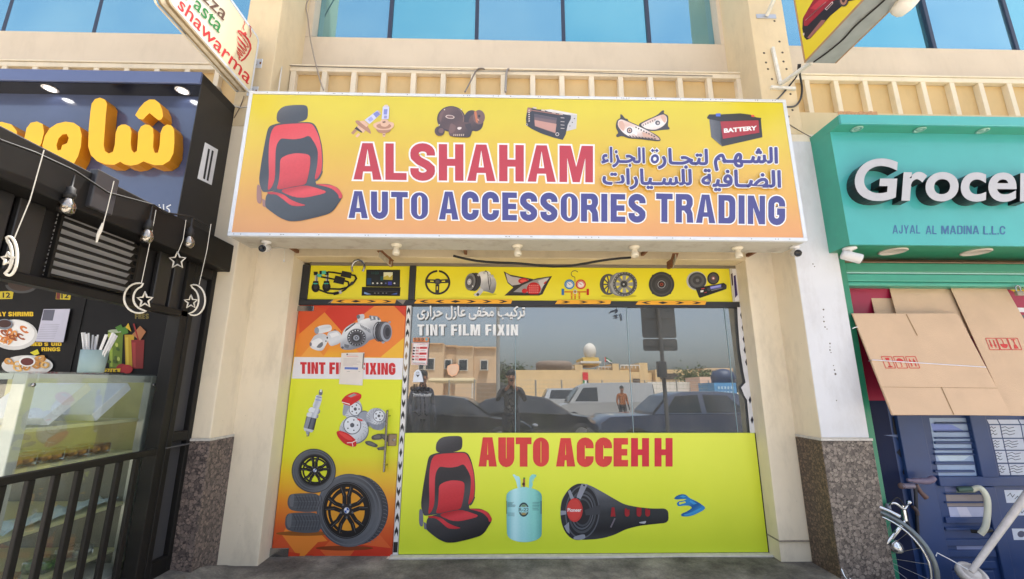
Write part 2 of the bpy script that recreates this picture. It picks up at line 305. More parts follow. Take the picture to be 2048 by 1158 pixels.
    if ch in 'PRB':
        q = .22; lo = .42
        hole = [[(s, lo+t*.9), (w-s-.07, lo+t*.9)] + arc(w-s-.07, lo+t*.9+.07, .07, .07, -90, 0, 4) + arc(w-s-.07, 1-t-.07, .07, .07, 0, 90, 4) + [(s, 1-t)]]
        if ch == 'P': o = [(0, 0), (s, 0), (s, lo)] + arc(w-q, lo+q, q, q, -90, 0) + arc(w-q, 1-q, q, q, 0, 90) + [(0, 1)]
        elif ch == 'R': o = [(0, 0), (s, 0), (s, lo), (w*.48, lo)] + [(w-s, .3), (w-s+.01, 0), (w+.02, 0), (w-.01, .34), (w-.06, .45), (w-.08, .48)] + arc(w-q, .54+q*.6, q, q*.8, -20, 0, 3) + arc(w-q, 1-q, q, q, 0, 90) + [(0, 1)]
        else:
            o = [(0, 0)] + arc(w-q, q, q, q, -90, 30) + [(w-.07, .51)] + arc(w-q, 1-q, q*.92, q, -20, 90) + [(0, 1)]
            hole = [[(s, .58), (w-s, .6), (w-s, 1-t), (s, 1-t)], [(s, t), (w-s, t), (w-s, .42), (s, .44)]]
        return w, o, hole
    if ch == '.': return s, [(0, 0), (s, 0), (s, s), (0, s)], []
    return w*.5, None, []
def offset_ring(r, d):
    area = sum(r[i][0]*r[(i+1) % len(r)][1]-r[(i+1) % len(r)][0]*r[i][1] for i in range(len(r)))
    sg = 1 if area > 0 else -1; out = []; pts = [Vector(p) for i, p in enumerate(r) if (Vector(p)-Vector(r[i-1])).length > 1e-5]; n = len(pts)
    for i in range(n):
        d1 = (pts[i]-pts[i-1]).normalized(); d2 = (pts[(i+1) % n]-pts[i]).normalized()
        n1 = Vector((d1.y, -d1.x))*sg; n2 = Vector((d2.y, -d2.x))*sg; a = n1+n2
        if a.length < .05: a = n1
        a.normalize(); out.append(tuple(pts[i]+a*(d/max(.5, a.dot(n1)))))
    return out
def block_word(word, s=.2, w=.56, gap=.07, grow=0):
    """rings of a word in the condensed capitals: list of (outer, holes); total width"""
    x = 0; out = []
    for ch in word:
        if ch == ' ': x += .26; continue
        W, o, hs = glyph(ch, s, w)
        if o:
            o2 = offset_ring(o, grow) if grow else o; h2 = [offset_ring(q, -grow) if grow else q for q in hs]
            out.append(([(p[0]+x, p[1]) for p in o2], [[(p[0]+x, p[1]) for p in q] for q in h2 if not grow or grow < .05 or True]))
        x += W+gap
    return out, x-gap
AR = {'ء': 'ﺀﺀﺀﺀ', 'ا': 'ﺍﺎﺍﺎ', 'ب': 'ﺏﺐﺑﺒ', 'ة': 'ةﺔةﺔ', 'ت': 'ﺕﺖﺗﺘ', 'ج': 'ﺝﺞﺟﺠ', 'ح': 'ﺡﺢﺣﺤ', 'خ': 'ﺥﺦﺧﺨ', 'ر': 'ﺭﺮﺭﺮ', 'ز': 'ﺯﺰﺯﺰ', 'س': 'ﺱﺲﺳﺴ', 'ش': 'ﺵﺶﺷﺸ', 'ض': 'ﺽﺾﺿﻀ', 'ع': 'ﻉﻊﻋﻌ', 'ط': 'ﻁﻂﻃﻄ', 'ق': 'ﻕﻖﻗﻘ', 'ف': 'ﻑﻒﻓﻔ', 'ك': 'ﻙﻚﻛﻜ', 'ل': 'ﻝﻞﻟﻠ', 'م': 'ﻡﻢﻣﻤ', 'ن': 'ﻥﻦﻧﻨ', 'ه': 'ﻩﻪﻫﻬ', 'و': 'ﻭﻮﻭﻮ', 'ى': 'ﻯﻰﻯﻰ', 'ي': 'ﻱﻲﻳﻴ', 'ـ': 'ـــــ'}
def shape(txt):
    out = []; nonj = 'اءةرزوى'
    for i, c in enumerate(txt):
        if c not in AR: out.append(c); continue
        pv = i > 0 and txt[i-1] in AR and txt[i-1] not in nonj and c != 'ء'
        nx = i < len(txt)-1 and txt[i+1] in AR and c not in nonj and txt[i+1] != 'ء'
        out.append(AR[c][(3 if nx else 1) if pv else (2 if nx else 0)])
    return ''.join(out[::-1])
def text_mesh(body, bold=0, extrude=0, shear=0, spacing=1):
    c = bpy.data.curves.new('lettering', 'FONT'); c.body = body; c.offset = bold; c.extrude = extrude; c.shear = shear; c.space_character = spacing; c.resolution_u = 5
    o = bpy.data.objects.new('lettering', c); COL.objects.link(o); bpy.context.view_layer.update()
    me = bpy.data.meshes.new_from_object(o.evaluated_get(bpy.context.evaluated_depsgraph_get()))
    vs = [v.co.copy() for v in me.vertices]; fs = [list(p.vertices) for p in me.polygons]
    bpy.data.objects.remove(o); bpy.data.curves.remove(c); bpy.data.meshes.remove(me)
    par = list(range(len(vs)))                                       # tell the glyphs apart
    def fd(a):
        while par[a] != a: par[a] = par[par[a]]; a = par[a]
        return a
    for f in fs:
        for k in f[1:]: par[fd(k)] = fd(f[0])
    ids = {}; comp = [ids.setdefault(fd(i), len(ids)) for i in range(len(vs))]
    return vs, fs, comp
class Art(MB):
    """flat print: coloured outlines traced on a real plane, each film a fraction of a millimetre above the last"""
    def __init__(s, Y=None, X=None, T=(0, 0, 1), step=.0003, start=.0008, ink=ink):
        super().__init__(); s.Y = Y; s.X = X; s.T = T; s.step = step; s.off = start; s.ink = ink
    def at(s, a, b, keep=False):
        ox, oy, k = s.T; a = ox+a*k; b = oy+b*k
        if s.Y is not None: p = atY(a, b, s.Y); p.y = s.Y-s.off
        else: p = atX(a, b, s.X); p.x = s.X + (s.off if s.X < 0 else -s.off)
        return p
    def col(s, c): return s.ink(*c) if isinstance(c, tuple) else c
    curvy = False
    def poly(s, pts, c, holes=(), up=True, sm=None):
        if (s.curvy if sm is None else sm) and len(pts) > 4:
            for _ in range(2): pts = [q for i in range(len(pts)) for a_, b_ in ((pts[i], pts[(i+1) % len(pts)]),) for q in ((a_[0]*.8+b_[0]*.2, a_[1]*.8+b_[1]*.2), (a_[0]*.2+b_[0]*.8, a_[1]*.2+b_[1]*.8))]
        rings = [[s.at(*p) for p in pts]] + [[s.at(*p) for p in h] for h in holes]
        s.sheet(rings, s.col(c))
        if up: s.off += s.step
    def el(s, cx, cy, rx, ry, c, rot=0, hole=0, n=28, a0=0, a1=360, up=True):
        def ring(k): return [(cx+(rx*k*math.cos(R(t))*math.cos(R(rot))-ry*k*math.sin(R(t))*math.sin(R(rot))), cy+(rx*k*math.cos(R(t))*math.sin(R(rot))+ry*k*math.sin(R(t))*math.cos(R(rot)))) for t in [a0+(a1-a0)*i/n for i in range(n+(a1-a0 < 360))]]
        if a1-a0 < 360 and hole: s.poly(ring(1)+ring(hole)[::-1], c, up=up, sm=False)
        else: s.poly(ring(1), c, [ring(hole)] if hole else (), up=up, sm=False)
    def line(s, pts, wd, c, up=True): s.poly(stroke(pts, wd), c, up=up, sm=False)
    def word(s, txt, x0, y0, x1, y1, c, st=.2, w=.56, gap=.07, grow=0, slant=0, fit=None):
        """block capitals, left-bottom (x0,y0) to right-top (x1,y1) in the traced frame; fit gives right-bottom"""
        rings, W = block_word(txt, st, w, gap, grow); rb = fit or (x1, y0); lt = (x0+(x1-rb[0]), y1-(rb[1]-y0))
        f = lambda p: (x0+(rb[0]-x0)*p[0]/W+(lt[0]-x0)*p[1]+slant*p[1], y0+(rb[1]-y0)*p[0]/W+(lt[1]-y0)*p[1])
        for o, hs in rings: s.poly([f(p) for p in o], c, [[f(p) for p in h] for h in hs], up=False, sm=False)
        s.off += s.step
    def text(s, body, x0, y0, x1, y1, c, bold=0, grow=0, shear=0, rb=None, fat=0):
        """fat (share of the height) thickens the strokes by laying shifted films over each other"""
        vs, fs, cp = text_mesh(body, bold, 0, shear); mn = Vector((min(v.x for v in vs), min(v.y for v in vs))); mx = Vector((max(v.x for v in vs), max(v.y for v in vs)))
        rb = rb or (x1, y0); W = mx.x-mn.x; H = mx.y-mn.y; o0 = s.off; n = 10 if fat > .03 else 6
        sh = [(0, 0)] + ([(fat*H*math.cos(2*math.pi*i/n), fat*H*math.sin(2*math.pi*i/n)) for i in range(n)] if fat else [])
        for j, (dx, dy) in enumerate(sh):
            out = []
            for v, k in zip(vs, cp):
                u = (v.x+dx-mn.x)/W; q = (v.y+dy-mn.y)/H; s.off = o0+.00006*(k % 3)+.0002*j
                out.append(s.at(x0+(rb[0]-x0)*u+(x1-rb[0])*q, y0+(rb[1]-y0)*u+(y1-rb[1])*q))
            s.add(out, fs, s.col(c))
        s.off = o0+s.step+.0002*len(sh)
def pg(a, parent, p, q, stops, sign=False):
    """photographic shading printed on a film: a colour run between two traced points"""
    o = ORG[parent.name]; A, B = a.at(*p)-o, a.at(*q)-o; d = B-A
    m, t, b = nm('print_run'); L = t.links; tc = N(t, 'ShaderNodeTexCoord'); sb = N(t, 'ShaderNodeVectorMath', operation='SUBTRACT'); sb.inputs[1].default_value = A; L.new(tc.outputs['Object'], sb.inputs[0])
    dt = N(t, 'ShaderNodeVectorMath', operation='DOT_PRODUCT'); dt.inputs[1].default_value = d/d.length_squared; L.new(sb.outputs[0], dt.inputs[0])
    r = ramp(t, [(x, lin(c)) for x, c in stops], 'EASE'); L.new(dt.outputs['Value'], r.inputs[0])
    nz = N(t, 'ShaderNodeTexNoise', i_Scale=60, i_Detail=3); L.new(tc.outputs['Object'], nz.inputs['Vector'])
    mx = N(t, 'ShaderNodeMix', data_type='RGBA', blend_type='OVERLAY'); mx.inputs[0].default_value = .12; L.new(r.outputs[0], mx.inputs[6]); L.new(nz.outputs['Fac'], mx.inputs[7]); L.new(mx.outputs[2], b.inputs['Base Color'])
    b.inputs['Roughness'].default_value = .3 if sign else .42; b.inputs['Specular IOR Level'].default_value = .5 if sign else .3; b.inputs['IOR'].default_value = 1.85 if sign else 1.5
    return m
# ================================================================ the setting
GRAN_L = granite('granite_brown', (56, 50, 50), (136, 120, 112), (112, 100, 96), 36, .06)
GRAN_R = granite('granite_grey', (60, 54, 52), (134, 124, 116), (116, 106, 100), 34, .07)
GRAN_D = granite('granite_dark', (60, 50, 44), (120, 100, 84), (96, 82, 72), 52, .08)
PAVE = concrete('dark_concrete', (70, 67, 64), (110, 106, 101), (152, 147, 138), 2.6)
ASPH = concrete('asphalt', (142, 136, 126), (157, 150, 139), (170, 163, 152), .8); SAND = concrete('sand', (186, 170, 146), (202, 187, 163), (214, 200, 178), .12, .95)
def pave_z(x, y):
    d = max(0, min(1, (-2.0-x)/.35)); e = max(0, min(1, (-.12-y)/.3)); f = max(0, min(1, (x-2.72)/.2)); return .095*(d*d*(3-2*d))*(e*e*(3-2*e)) - .21*f*f*(3-2*f)
b = MB(); nx, ny = 120, 16; vs = []; fs = []
for j in range(ny+1):
    for i in range(nx+1):
        x = -9+18*i/nx; y = -.66+1.01*j/ny; vs.append((x, y, pave_z(x, y)+.004*math.sin(3.1*x+1.7*y)*math.sin(2.3*y-x)))
for j in range(ny):
    for i in range(nx): k = j*(nx+1)+i; fs.append([k, k+1, k+nx+2, k+nx+1])
b.add(vs, fs, PAVE, True); b.build('pavement', kind='structure')
PVR, t_, b_ = nm('bounce_pavers'); tc_ = N(t_, 'ShaderNodeTexCoord'); bk_ = N(t_, 'ShaderNodeTexBrick', i_Scale=5); bk_.inputs['Color1'].default_value = (*lin((214, 205, 189)), 1); bk_.inputs['Color2'].default_value = (*lin((203, 194, 179)), 1); bk_.inputs['Mortar'].default_value = (*lin((140, 128, 110)), 1); bk_.inputs['Mortar Size'].default_value = .012; t_.links.new(tc_.outputs['Object'], bk_.inputs['Vector']); t_.links.new(bk_.outputs['Color'], b_.inputs['Base Color']); b_.inputs['Roughness'].default_value = .85
b = MB(); b.add([(-9, -5.4, -.012), (9, -5.4, -.012), (9, -.65, -.012), (-9, -.65, -.012)], [[0, 1, 2, 3]], PVR); b.build('bounce_apron', kind='structure')  # unseen pale paving, added to bounce light up onto the shop front
b = MB(); b.box(-9, 9, -5.56, -5.4, -.25, .0, P((150, 148, 142), .85, var=.2, bump=.5, key='kerbstone'), .015); b.build('kerb', kind='structure')
b = MB(); b.add([(-60, -15, -.196), (60, -15, -.196), (60, -5.5, -.196), (-60, -5.5, -.196)], [[0, 1, 2, 3]], ASPH); b.build('road', kind='structure')
b = MB(); b.add([(-700, -700, -.2), (700, -700, -.2), (700, 300, -.2), (-700, 300, -.2)], [[0, 1, 2, 3]], SAND); b.build('sand_ground', kind='structure')
# ---------------------------------------------------------------- the building
bld = thing('arcade_building', (0, .3, 0), 'cream stucco shop building with blue glass upper windows and pillars between its shops', 'building')
SILV = P((150, 150, 150), .4, .8, key='grout_white', var=.3)
def pillar(x0, x1, u0, u1, gm, gside, left):
    b = MB(); b.box(x0, x1, -.48, .3, 0, 3.7, WALLL, .008); b.box(u0, u1, -.48, .3, 3.7, 6.7, CREAM, .008); p = b.build('pillar', bld)
    b = MB(); b.box(x0-.012, x1+.012, -.495, -.19, -.3, .975, gm, .004)
    g = b.build('granite_base', p)
    b = MB(); b.box(x0-.014, x1+.014, -.499, -.19, .977, .995, P((196, 192, 186), .8, var=.3, scale=30, key='grout')); b.build('mortar_joint', p)
    b = MB(); xs = x1+.0135 if left else x0-.0135
    b.box(xs-.0012, xs+.0012, -.494, -.19, -.3, .974, gside); b.build('granite_side', p)
    return p
pl = pillar(-2.64, -2.262, -2.50, -2.185, GRAN_L, GRAN_L, True)
pr = pillar(2.542, 2.93, 2.452, 2.80, GRAN_R, GRAN_D, False)
b = MB(); b.box(2.545, 2.928, -.484, -.4805, 1.0, 3.62, WHITE_P); b.build('white_painted_face', pr, label='white painted front of the right pillar')
for px_, py_ in ((1626, 528), (1629, 533), (1647, 619), (1647, 634), (1648, 643), (1650, 654), (1654, 658), (1660, 687), (1660, 694), (1660, 700), (1662, 705), (1667, 731), (1669, 740), (1671, 748), (1673, 801)):
    p = atY(px_, py_, -.4842); q = random.uniform(.004, .009); b = MB(); b.lathe(p, (0, -1, 0), [(.001, .0012), (q, .0012), (q*1.1, 0)], P((105, 98, 92), .9, key='drill_hole'), 7); b.build('drill_hole', pr)
b = MB()
b.box(-2.28, -1.93, -.19, .32, -.05, 4.0, WALLL, .006)
b.box(2.285, 2.56, -.175, .32, .158, 4.0, WALLL, .006); b.box(2.285, 2.56, -.17, .32, -.05, .15, WALLL); b.box(2.28, 2.56, -.185, .0, .148, .16, P((150, 140, 126), .9, var=.4, scale=30, key='dirty_ledge'), .004)
b.box(-1.93, 2.285, -.19, .32, 2.555, 4.0, CREAM, .004)
b.box(-9, -2.62, -.3, .32, 3.0, 4.06, CREAM); b.box(2.92, 9, -.3, .32, 2.6, 4.06, CREAM); b.box(-2.28, 2.56, -.15, .3, 4.0, 4.06, CREAM)
b.box(-9, 9, .5, .8, 0, 9, CREAM) if False else None
b.build('ground_floor_wall', bld)
b = MB(); b.box(-.95, 2.285, -.06, .3, -.05, -.0, WALLL); b.box(-.93, 2.33, -.075, .02, -.06, .012, P((205, 200, 192), .7, var=.2, scale=20, key='white_plinth'), .004); b.build('window_plinth', bld)
def frieze(x0, x1, xs, z0):
    b = MB(); b.box(x0, x1, -.14, .28, z0, 4.556, CREAM_D)
    b.box(x0, x1, -.2, -.14, 4.517, 4.571, RAIL, .004); b.box(x0, x1, -.21, .28, 4.573, 4.591, RAIL, .004)
    for x in xs: b.box(x-.026, x+.026, -.2, -.14, z0, 4.5155, RAIL, .003)
    if z0 > 4.05: b.box(x0, x1, -.215, -.2, z0-.02, z0+.012, RAIL, .003)
    b.build('batten_frieze', bld)
frieze(-2.19, 2.455, [x*1.027 for x in (-2.094, -1.787, -1.497, -1.203, -.908, -.6126, -.313, -.015, .281, .5735, .872, 1.166, 1.469, 1.768, 2.068, 2.372)], 3.9)
frieze(-9, -2.5, [-2.61-.3015*i for i in range(20)], 4.062)
frieze(2.8, 9, [2.84+.3*.0 + .3095*i for i in range(20)], 4.062)
BLUE, t_, b_ = nm('blue_mirror_glass'); b_.inputs['Base Color'].default_value = (*lin((140, 186, 204)), 1); b_.inputs['Metallic'].default_value = .82; b_.inputs['Roughness'].default_value = .04
tc_ = N(t_, 'ShaderNodeTexCoord'); nz_ = N(t_, 'ShaderNodeTexNoise', i_Scale=.9, i_Detail=2); t_.links.new(tc_.outputs['Object'], nz_.inputs['Vector'])
r_ = ramp(t_, [(.35, lin((122, 176, 200))), (.65, lin((142, 190, 206)))]); t_.links.new(nz_.outputs['Fac'], r_.inputs[0]); t_.links.new(r_.outputs[0], b_.inputs['Base Color'])
bp_ = N(t_, 'ShaderNodeBump', i_Strength=.05, i_Distance=.2); t_.links.new(nz_.outputs['Fac'], bp_.inputs['Height']); t_.links.new(bp_.outputs[0], b_.inputs['Normal'])
BLUE2 = BLUE.copy(); BLUE2.name = 'blue_mirror_glass_teal'; [setattr(e_, 'color', (*lin(c_), 1)) for n_ in BLUE2.node_tree.nodes if n_.type == 'VALTORGB' for e_, c_ in zip(n_.color_ramp.elements, ((112, 182, 200), (130, 194, 206)))]
def upper(x0, x1, g0, g1, mull):
    b = MB(); b.box(x0, x1, 0, .3, 4.592, 5.12, CREAM_L, .004); b.box(x0, x1, 0, .3, 6.6, 6.7, CREAM_L); 
    if g0 > x0: b.box(x0, g0, .0, .3, 5.121, 6.599, CREAM_L)
    if g1 < x1: b.box(g1, x1, .0, .3, 5.121, 6.599, CREAM_L)
    b.build('spandrel_wall', bld)
    wn = MB(); FR = P((58, 66, 84), .4, .4, key='window_frame')
    for m in mull: wn.box(m-.022, m+.022, .085, .14, 5.125, 6.595, FR, .003)
    wn.box(g0, g1, .08, .14, 5.1205, 5.135, FR)
    o = wn.build('upper_window', bld); e = [g0]+list(mull)+[g1]
    for i in range(len(e)-1):
        p = MB(); p.box(e[i]+.003, e[i+1]-.003, .11, .118, 5.136, 6.59, (BLUE, BLUE2)[i % 2], mat=Matrix.Rotation(R(random.uniform(-.25, .25)), 4, 'X')); p.build('pane', o)
upper(-2.19, 2.455, -2.12, 2.41, (-1.30, -.32, .665, 1.645))
upper(-9, -2.5, -8.9, -2.51, [-3.57-.98*i for i in range(6)]); upper(2.8, 9, 2.81, 8.9, [3.98+.98*i for i in range(6)])
b = MB(); RM = P((70, 68, 66), .8, key='room_wall'); b.box(-2.2, 2.5, 3.6, 3.7, 0, 3, RM); b.box(-2.3, -2.2, .33, 3.6, 0, 3, RM); b.box(2.5, 2.6, .33, 3.6, 0, 3, RM); b.box(-2.2, 2.5, .33, 3.6, 2.9, 3, RM); b.box(-2.2, 2.5, .2, 3.6, -.06, .0, RM); b.build('shop_room', bld)
b = MB(); b.box(-9, 9, .3, 6, 6.69, 6.9, CREAM_L); b.box(-9, 9, 5.9, 6, -.1, 6.69, CREAM); b.box(-9, -8.9, .3, 6, -.1, 6.69, CREAM); b.box(8.9, 9, .3, 6, -.1, 6.69, CREAM); b.build('roof', bld)
# inside the shop, seen dimly through the glass
t = thing('shop_counter', (.1, 1.2, 0), 'dark shop counter seen dimly behind the tinted window', 'counter')
b = MB(); b.box(-.7, 1.5, .9, 1.5, .0, 1.02, P((48, 48, 52), .5, key='counter_body'), .01); b.build('counter_body', t)
b = MB(); b.box(-.74, 1.54, .86, 1.54, 1.024, 1.06, P((120, 122, 126), .3, key='counter_top'), .006); b.build('counter_top', t)
for x, z, c in ((-.45, .16, (36, 36, 40)), (.5, .12, (90, 92, 100)), (.62, .22, (60, 30, 36))):
    b = MB(); b.box(x, x+.16, 1.0, 1.14, 1.062, 1.062+z, P(c, .5, key='carton'), .006); b.box(x+.02, x+.14, 1.02, 1.12, 1.062+z, 1.07+z, P((130, 130, 130), .5, key='carton_lid'), .003)
    b.build('carton', label={.16: 'small black carton at the left end of the dim counter', .12: 'low grey carton on the dim counter behind the glass', .22: 'tall maroon carton on the dim counter behind the glass'}[z], cat='carton', group='cartons on the shop counter')
t = thing('step_ladder', (1.55, .8, 0), 'aluminium ladder leaning behind the tinted glass beside the counter', 'ladder')
for k in (0, .36):
    b = MB(); b.bar((1.25+k, .5, 0), (1.75+k, 1.5, 1.75), .03, .06, ALU); b.build('stile', t)
for i in range(1, 6): f = i/6; b = MB(); b.bar((1.25+.5*f, .5+f, 1.75*f), (1.61+.5*f, .5+f, 1.75*f), .03, .03, ALU); b.build('rung', t)
# ================================================================ the shop front
YEL = (232, 222, 52); LIME = (214, 226, 52)
sf = thing('storefront', (.18, 0, 0), 'glazed shop front with yellow header panels and lime lower panel', 'shop front')
FRM = P((52, 54, 60), .45, .3, key='dark_frame')
b = MB(); b.box(-1.93, 2.284, -.005, .05, 2.135, 2.19, FRM, .003); b.box(-1.93, -1.86, -.004, .05, 2.191, 2.53, FRM, .003); b.box(-.905, -.845, -.006, .05, 2.191, 2.53, FRM, .003); b.box(-1.86, 2.284, 0, .05, 2.526, 2.554, P((120, 112, 98), .6, key='header_trim')); b.box(2.225, 2.284, .0, .05, 2.191, 2.525, P((200, 198, 190), .5, key='edge_trim')); b.build('frame', sf)
b = MB(); b.box(-.912, -.868, -.012, .04, -.0, 2.134, P((214, 214, 216), .35, .2, key='pale_jamb'), .003); b.build('mullion', sf)
# chevron tape
CH = P((30, 30, 32), .5, key='tape_black'); OR = P((238, 172, 40), .45, key='tape_orange', var=.05)
def tape_h(a, x0, x1, y0, y1, ym, flip_at, lay=True):
    n = max(1, int((x1-x0)/28)); st = (x1-x0)/n; a.poly([(x0-4, y1), (x0+2, y0), (x1+3, y0+ym), (x1, y1+ym)], OR)
    for i in range(n):
        c = x0+st*(i+.5); f = (c-x0)/(x1-x0); t = y0+1.5+ym*f; q = y1-1.5+ym*f; m_ = (t+q)/2
        if abs(c-flip_at) < st*.5: a.poly([(c-10, m_), (c, t), (c+10, m_), (c, q)], CH, up=False)
        else:
            d = -1 if c < flip_at else 1
            a.poly([(c+d*9, m_), (c-d*1, t), (c-d*10, t), (c, m_), (c-d*10, q), (c-d*1, q)], CH, up=False)
    a.off += a.step
a = Art(Y=-.0055); tape_h(a, 665, 790, 598.5, 606.5, .3, 722); tape_h(a, 832, 1022, 598.5, 607, .4, 925); tape_h(a, 1114, 1220, 600, 608, .3, 1000); tape_h(a, 1275, 1410, 601.5, 609.5, .3, 1320)
a.poly([(792, 599), (812, 600), (806, 609)], (140, 134, 128)); a.poly([(655, 607), (668, 598), (664, 604)], (150, 144, 136)); a.build('chevron_tape', sf)
a = Art(Y=-.0125); WT = P((222, 222, 224), .4, key='tape_white', var=.05)
top, bot = atY(819, 612, -.0125), atY(790, 1112, -.0125)
a.sheet([[(-.908, a.Y-a.off, .02), (-.872, a.Y-a.off, .02), (-.872, a.Y-a.off, 2.13), (-.908, a.Y-a.off, 2.13)]], WT); a.off += .0003
zz = 2.08; k = 0
while zz > .12:
    y_ = a.Y-a.off; c = -.89; d = 1 if (zz > 1.72 or (1.45 > zz > .95 and False) or zz < .45 or (.72 < zz < 1.15)) else -1
    mt = P((140, 118, 92), .6, key='faded_chevron') if k in (3, 4, 5) else CH
    if k in (4, 12): a.sheet([[(c-.013, y_, zz), (c, y_, zz+.04), (c+.013, y_, zz), (c, y_, zz-.04)]], mt)
    else: a.sheet([[(c, y_, zz+d*.04), (c-.015, y_, zz+d*.005), (c-.015, y_, zz-d*.04), (c, y_, zz-d*.005), (c+.015, y_, zz-d*.04), (c+.015, y_, zz+d*.005)]], mt)
    zz -= .105; k += 1
a.sheet([[(-.908, y_-.0003, .03), (-.872, y_-.0003, .03), (-.872, y_-.0003, .11), (-.908, y_-.0003, .11)]], CH); a.build('chevron_strip', sf)
# glazing: three panes and a narrow one, leaning back a fraction of a degree
WIN = glass('window_glass', (.2, .21, .22), .25, (.88, .94, 1.0), 0, .17, .8, .085)
tilt = Matrix.Rotation(R(-.5), 3, 'Z') @ Matrix.Rotation(R(-.44), 3, 'X')
panes = []
for x0, x1 in ((-.866, .115), (.121, 1.183), (1.189, 2.135), (2.141, 2.27)):
    b = MB(); c = Vector(((x0+x1)/2, .022, 1.56)); b.box(x0, x1, .022, .0222, .985, 2.134, WIN)
    b.v = [c + tilt @ (v-c) for v in b.v]; b.v = b.v[:]; panes.append(b.build('window_pane', sf))
for x in (.118, 1.186, 2.138): b = MB(); b.box(x-.0022, x+.0022, .012, .026, .985, 2.134, P((150, 175, 185), .2, key='silicone')); b.build('glass_joint', sf)
# tattered sticker down the right edge
a = Art(Y=-.004); pts = [(1474, 606), (1482, 607), (1490, 660), (1500, 740), (1508, 850), (1511, 868), (1500, 866), (1494, 800), (1488, 790), (1482, 775), (1491, 765), (1487, 745), (1480, 700), (1476, 650)]
a.poly(pts, (218, 220, 228))
for x, y in ((1483, 630), (1486, 655), (1488, 678), (1490, 700), (1493, 724), (1500, 800), (1504, 840)): a.poly([(x-3, y), (x, y-8), (x+3, y), (x, y+8)], (40, 42, 60), up=False)
a.build('torn_sticker', sf)
a = Art(Y=-.003); a.poly([(1464, 538), (1473, 538), (1479, 601), (1470, 603)], (226, 226, 232)); a.poly([(1467, 552), (1471, 550), (1475, 590), (1470, 596)], (60, 50, 110)); a.poly([(1462, 548), (1465, 546), (1466, 570), (1464, 572)], (60, 26, 40)); a.build('torn_sticker', sf)
# window lettering
a = Art(Y=.0); TW = P((226, 230, 236), .5, key='white_vinyl')
a.text(shape('تركيب مخفى عازل حرارى'), 835, 639, 1050, 612, TW, bold=0, fat=.03)
a.word('TINT FILM FIXIN', 835, 671, 1036, 649, TW, .2, .5, .1); a.build('window_lettering', sf)
a = Art(Y=.003); K = (28, 30, 36)
a.text(shape('ماشاءالله'), 820, 783, 858, 768, K, bold=.02); 
for i in range(9): a.line([(825+i*4.2, 786+random.random()*5), (829+i*4.2, 786+random.random()*6), (827+i*4.2, 793)], 1.1, (200, 204, 212), up=False)
a.build('window_sticker', sf)
a = Art(Y=.001, T=(800, 600, 360/1489)); W_ = (214, 222, 236)
a.poly([(105, 680), (118, 600), (135, 580), (155, 576), (172, 590), (183, 625), (195, 678)], W_); a.el(147, 610, 17, 22, (186, 196, 214)); a.el(140, 600, 3, 2, K); a.el(155, 600, 3, 2, K); a.line([(136, 618), (147, 630), (160, 618)], 4, K); a.poly([(136, 622), (147, 640), (160, 620), (152, 634)], K)
a.build('window_sticker', sf)
a = Art(Y=.001, T=(800, 600, 360/1489)); a.poly([(105, 352), (238, 352), (224, 538), (92, 534)], (226, 224, 228)); 
a.line([(109, 357), (232, 357), (220, 531), (98, 528), (109, 357)], 3, (196, 50, 66)); a.text(shape('ارقام الطوارى'), 142, 376, 218, 362, (196, 60, 70))
for i, n_ in enumerate(('998', '997', '999', '991', '992')):
    y = 405+i*24; x = -i*2.0; a.text(n_, 134+x, y, 161+x, y-17, (196, 50, 60), bold=.01)
    if i % 2 == 0: a.poly([(166+x, y-18), (224+x, y-18), (222+x, y), (164+x, y)], (206, 66, 74), up=False); a.line([(178+x, y-9), (216+x, y-9)], 4, (226, 200, 204))
    else: a.line([(170+x, y-9), (216+x, y-9)], 4, (216, 140, 146))
    a.poly([(108+x, y-14), (118+x, y-17), (128+x, y-10), (124+x, y-3), (110+x, y-3)], K if i != 3 else (206, 66, 74))
a.line([(108, 520), (210, 524)], 5, (150, 150, 160)); a.build('emergency_notice', sf)
a = Art(Y=.001, T=(800, 600, 360/1489)); a.poly([(108, 312), (240, 310), (238, 346), (106, 346)], (214, 150, 112))
for x in (126, 157, 188): a.el(x, 324, 11, 11, (60, 36, 30)); a.el(x, 324, 7, 7, (214, 150, 112)); a.line([(x-7, 318), (x+7, 330)], 3, (60, 36, 30))
a.el(220, 326, 10, 12, (90, 160, 180)); a.line([(112, 339), (206, 339)], 5, (190, 84, 50)); a.build('window_sticker', sf)
a = Art(Y=.001, T=(1140, 600, 390/1613)); a.line([(330, 104), (345, 92), (372, 88), (384, 76), (392, 92), (380, 104)], 11, (58, 66, 84)); a.line([(362, 130), (372, 126), (386, 130), (398, 124)], 7, (58, 66, 84)); a.line([(366, 146), (384, 144), (400, 146)], 6, (58, 66, 84)); a.line([(414, 112), (424, 130), (428, 170)], 8, (58, 66, 84)); a.line([(384, 116), (386, 150)], 5, (58, 66, 84)); a.build('window_sticker', sf)
a = Art(Y=.001, T=(800, 600, 360/1489)); a.poly([(392, 545), (420, 532), (470, 528), (488, 540), (488, 580), (470, 620), (430, 634), (400, 615), (388, 580)], (232, 182, 150)); a.poly([(400, 550), (425, 540), (465, 538), (478, 548), (478, 578), (462, 610), (430, 622), (408, 605), (398, 580)], (222, 190, 166)); a.build('window_sticker', sf, label='peach coloured oval sticker')
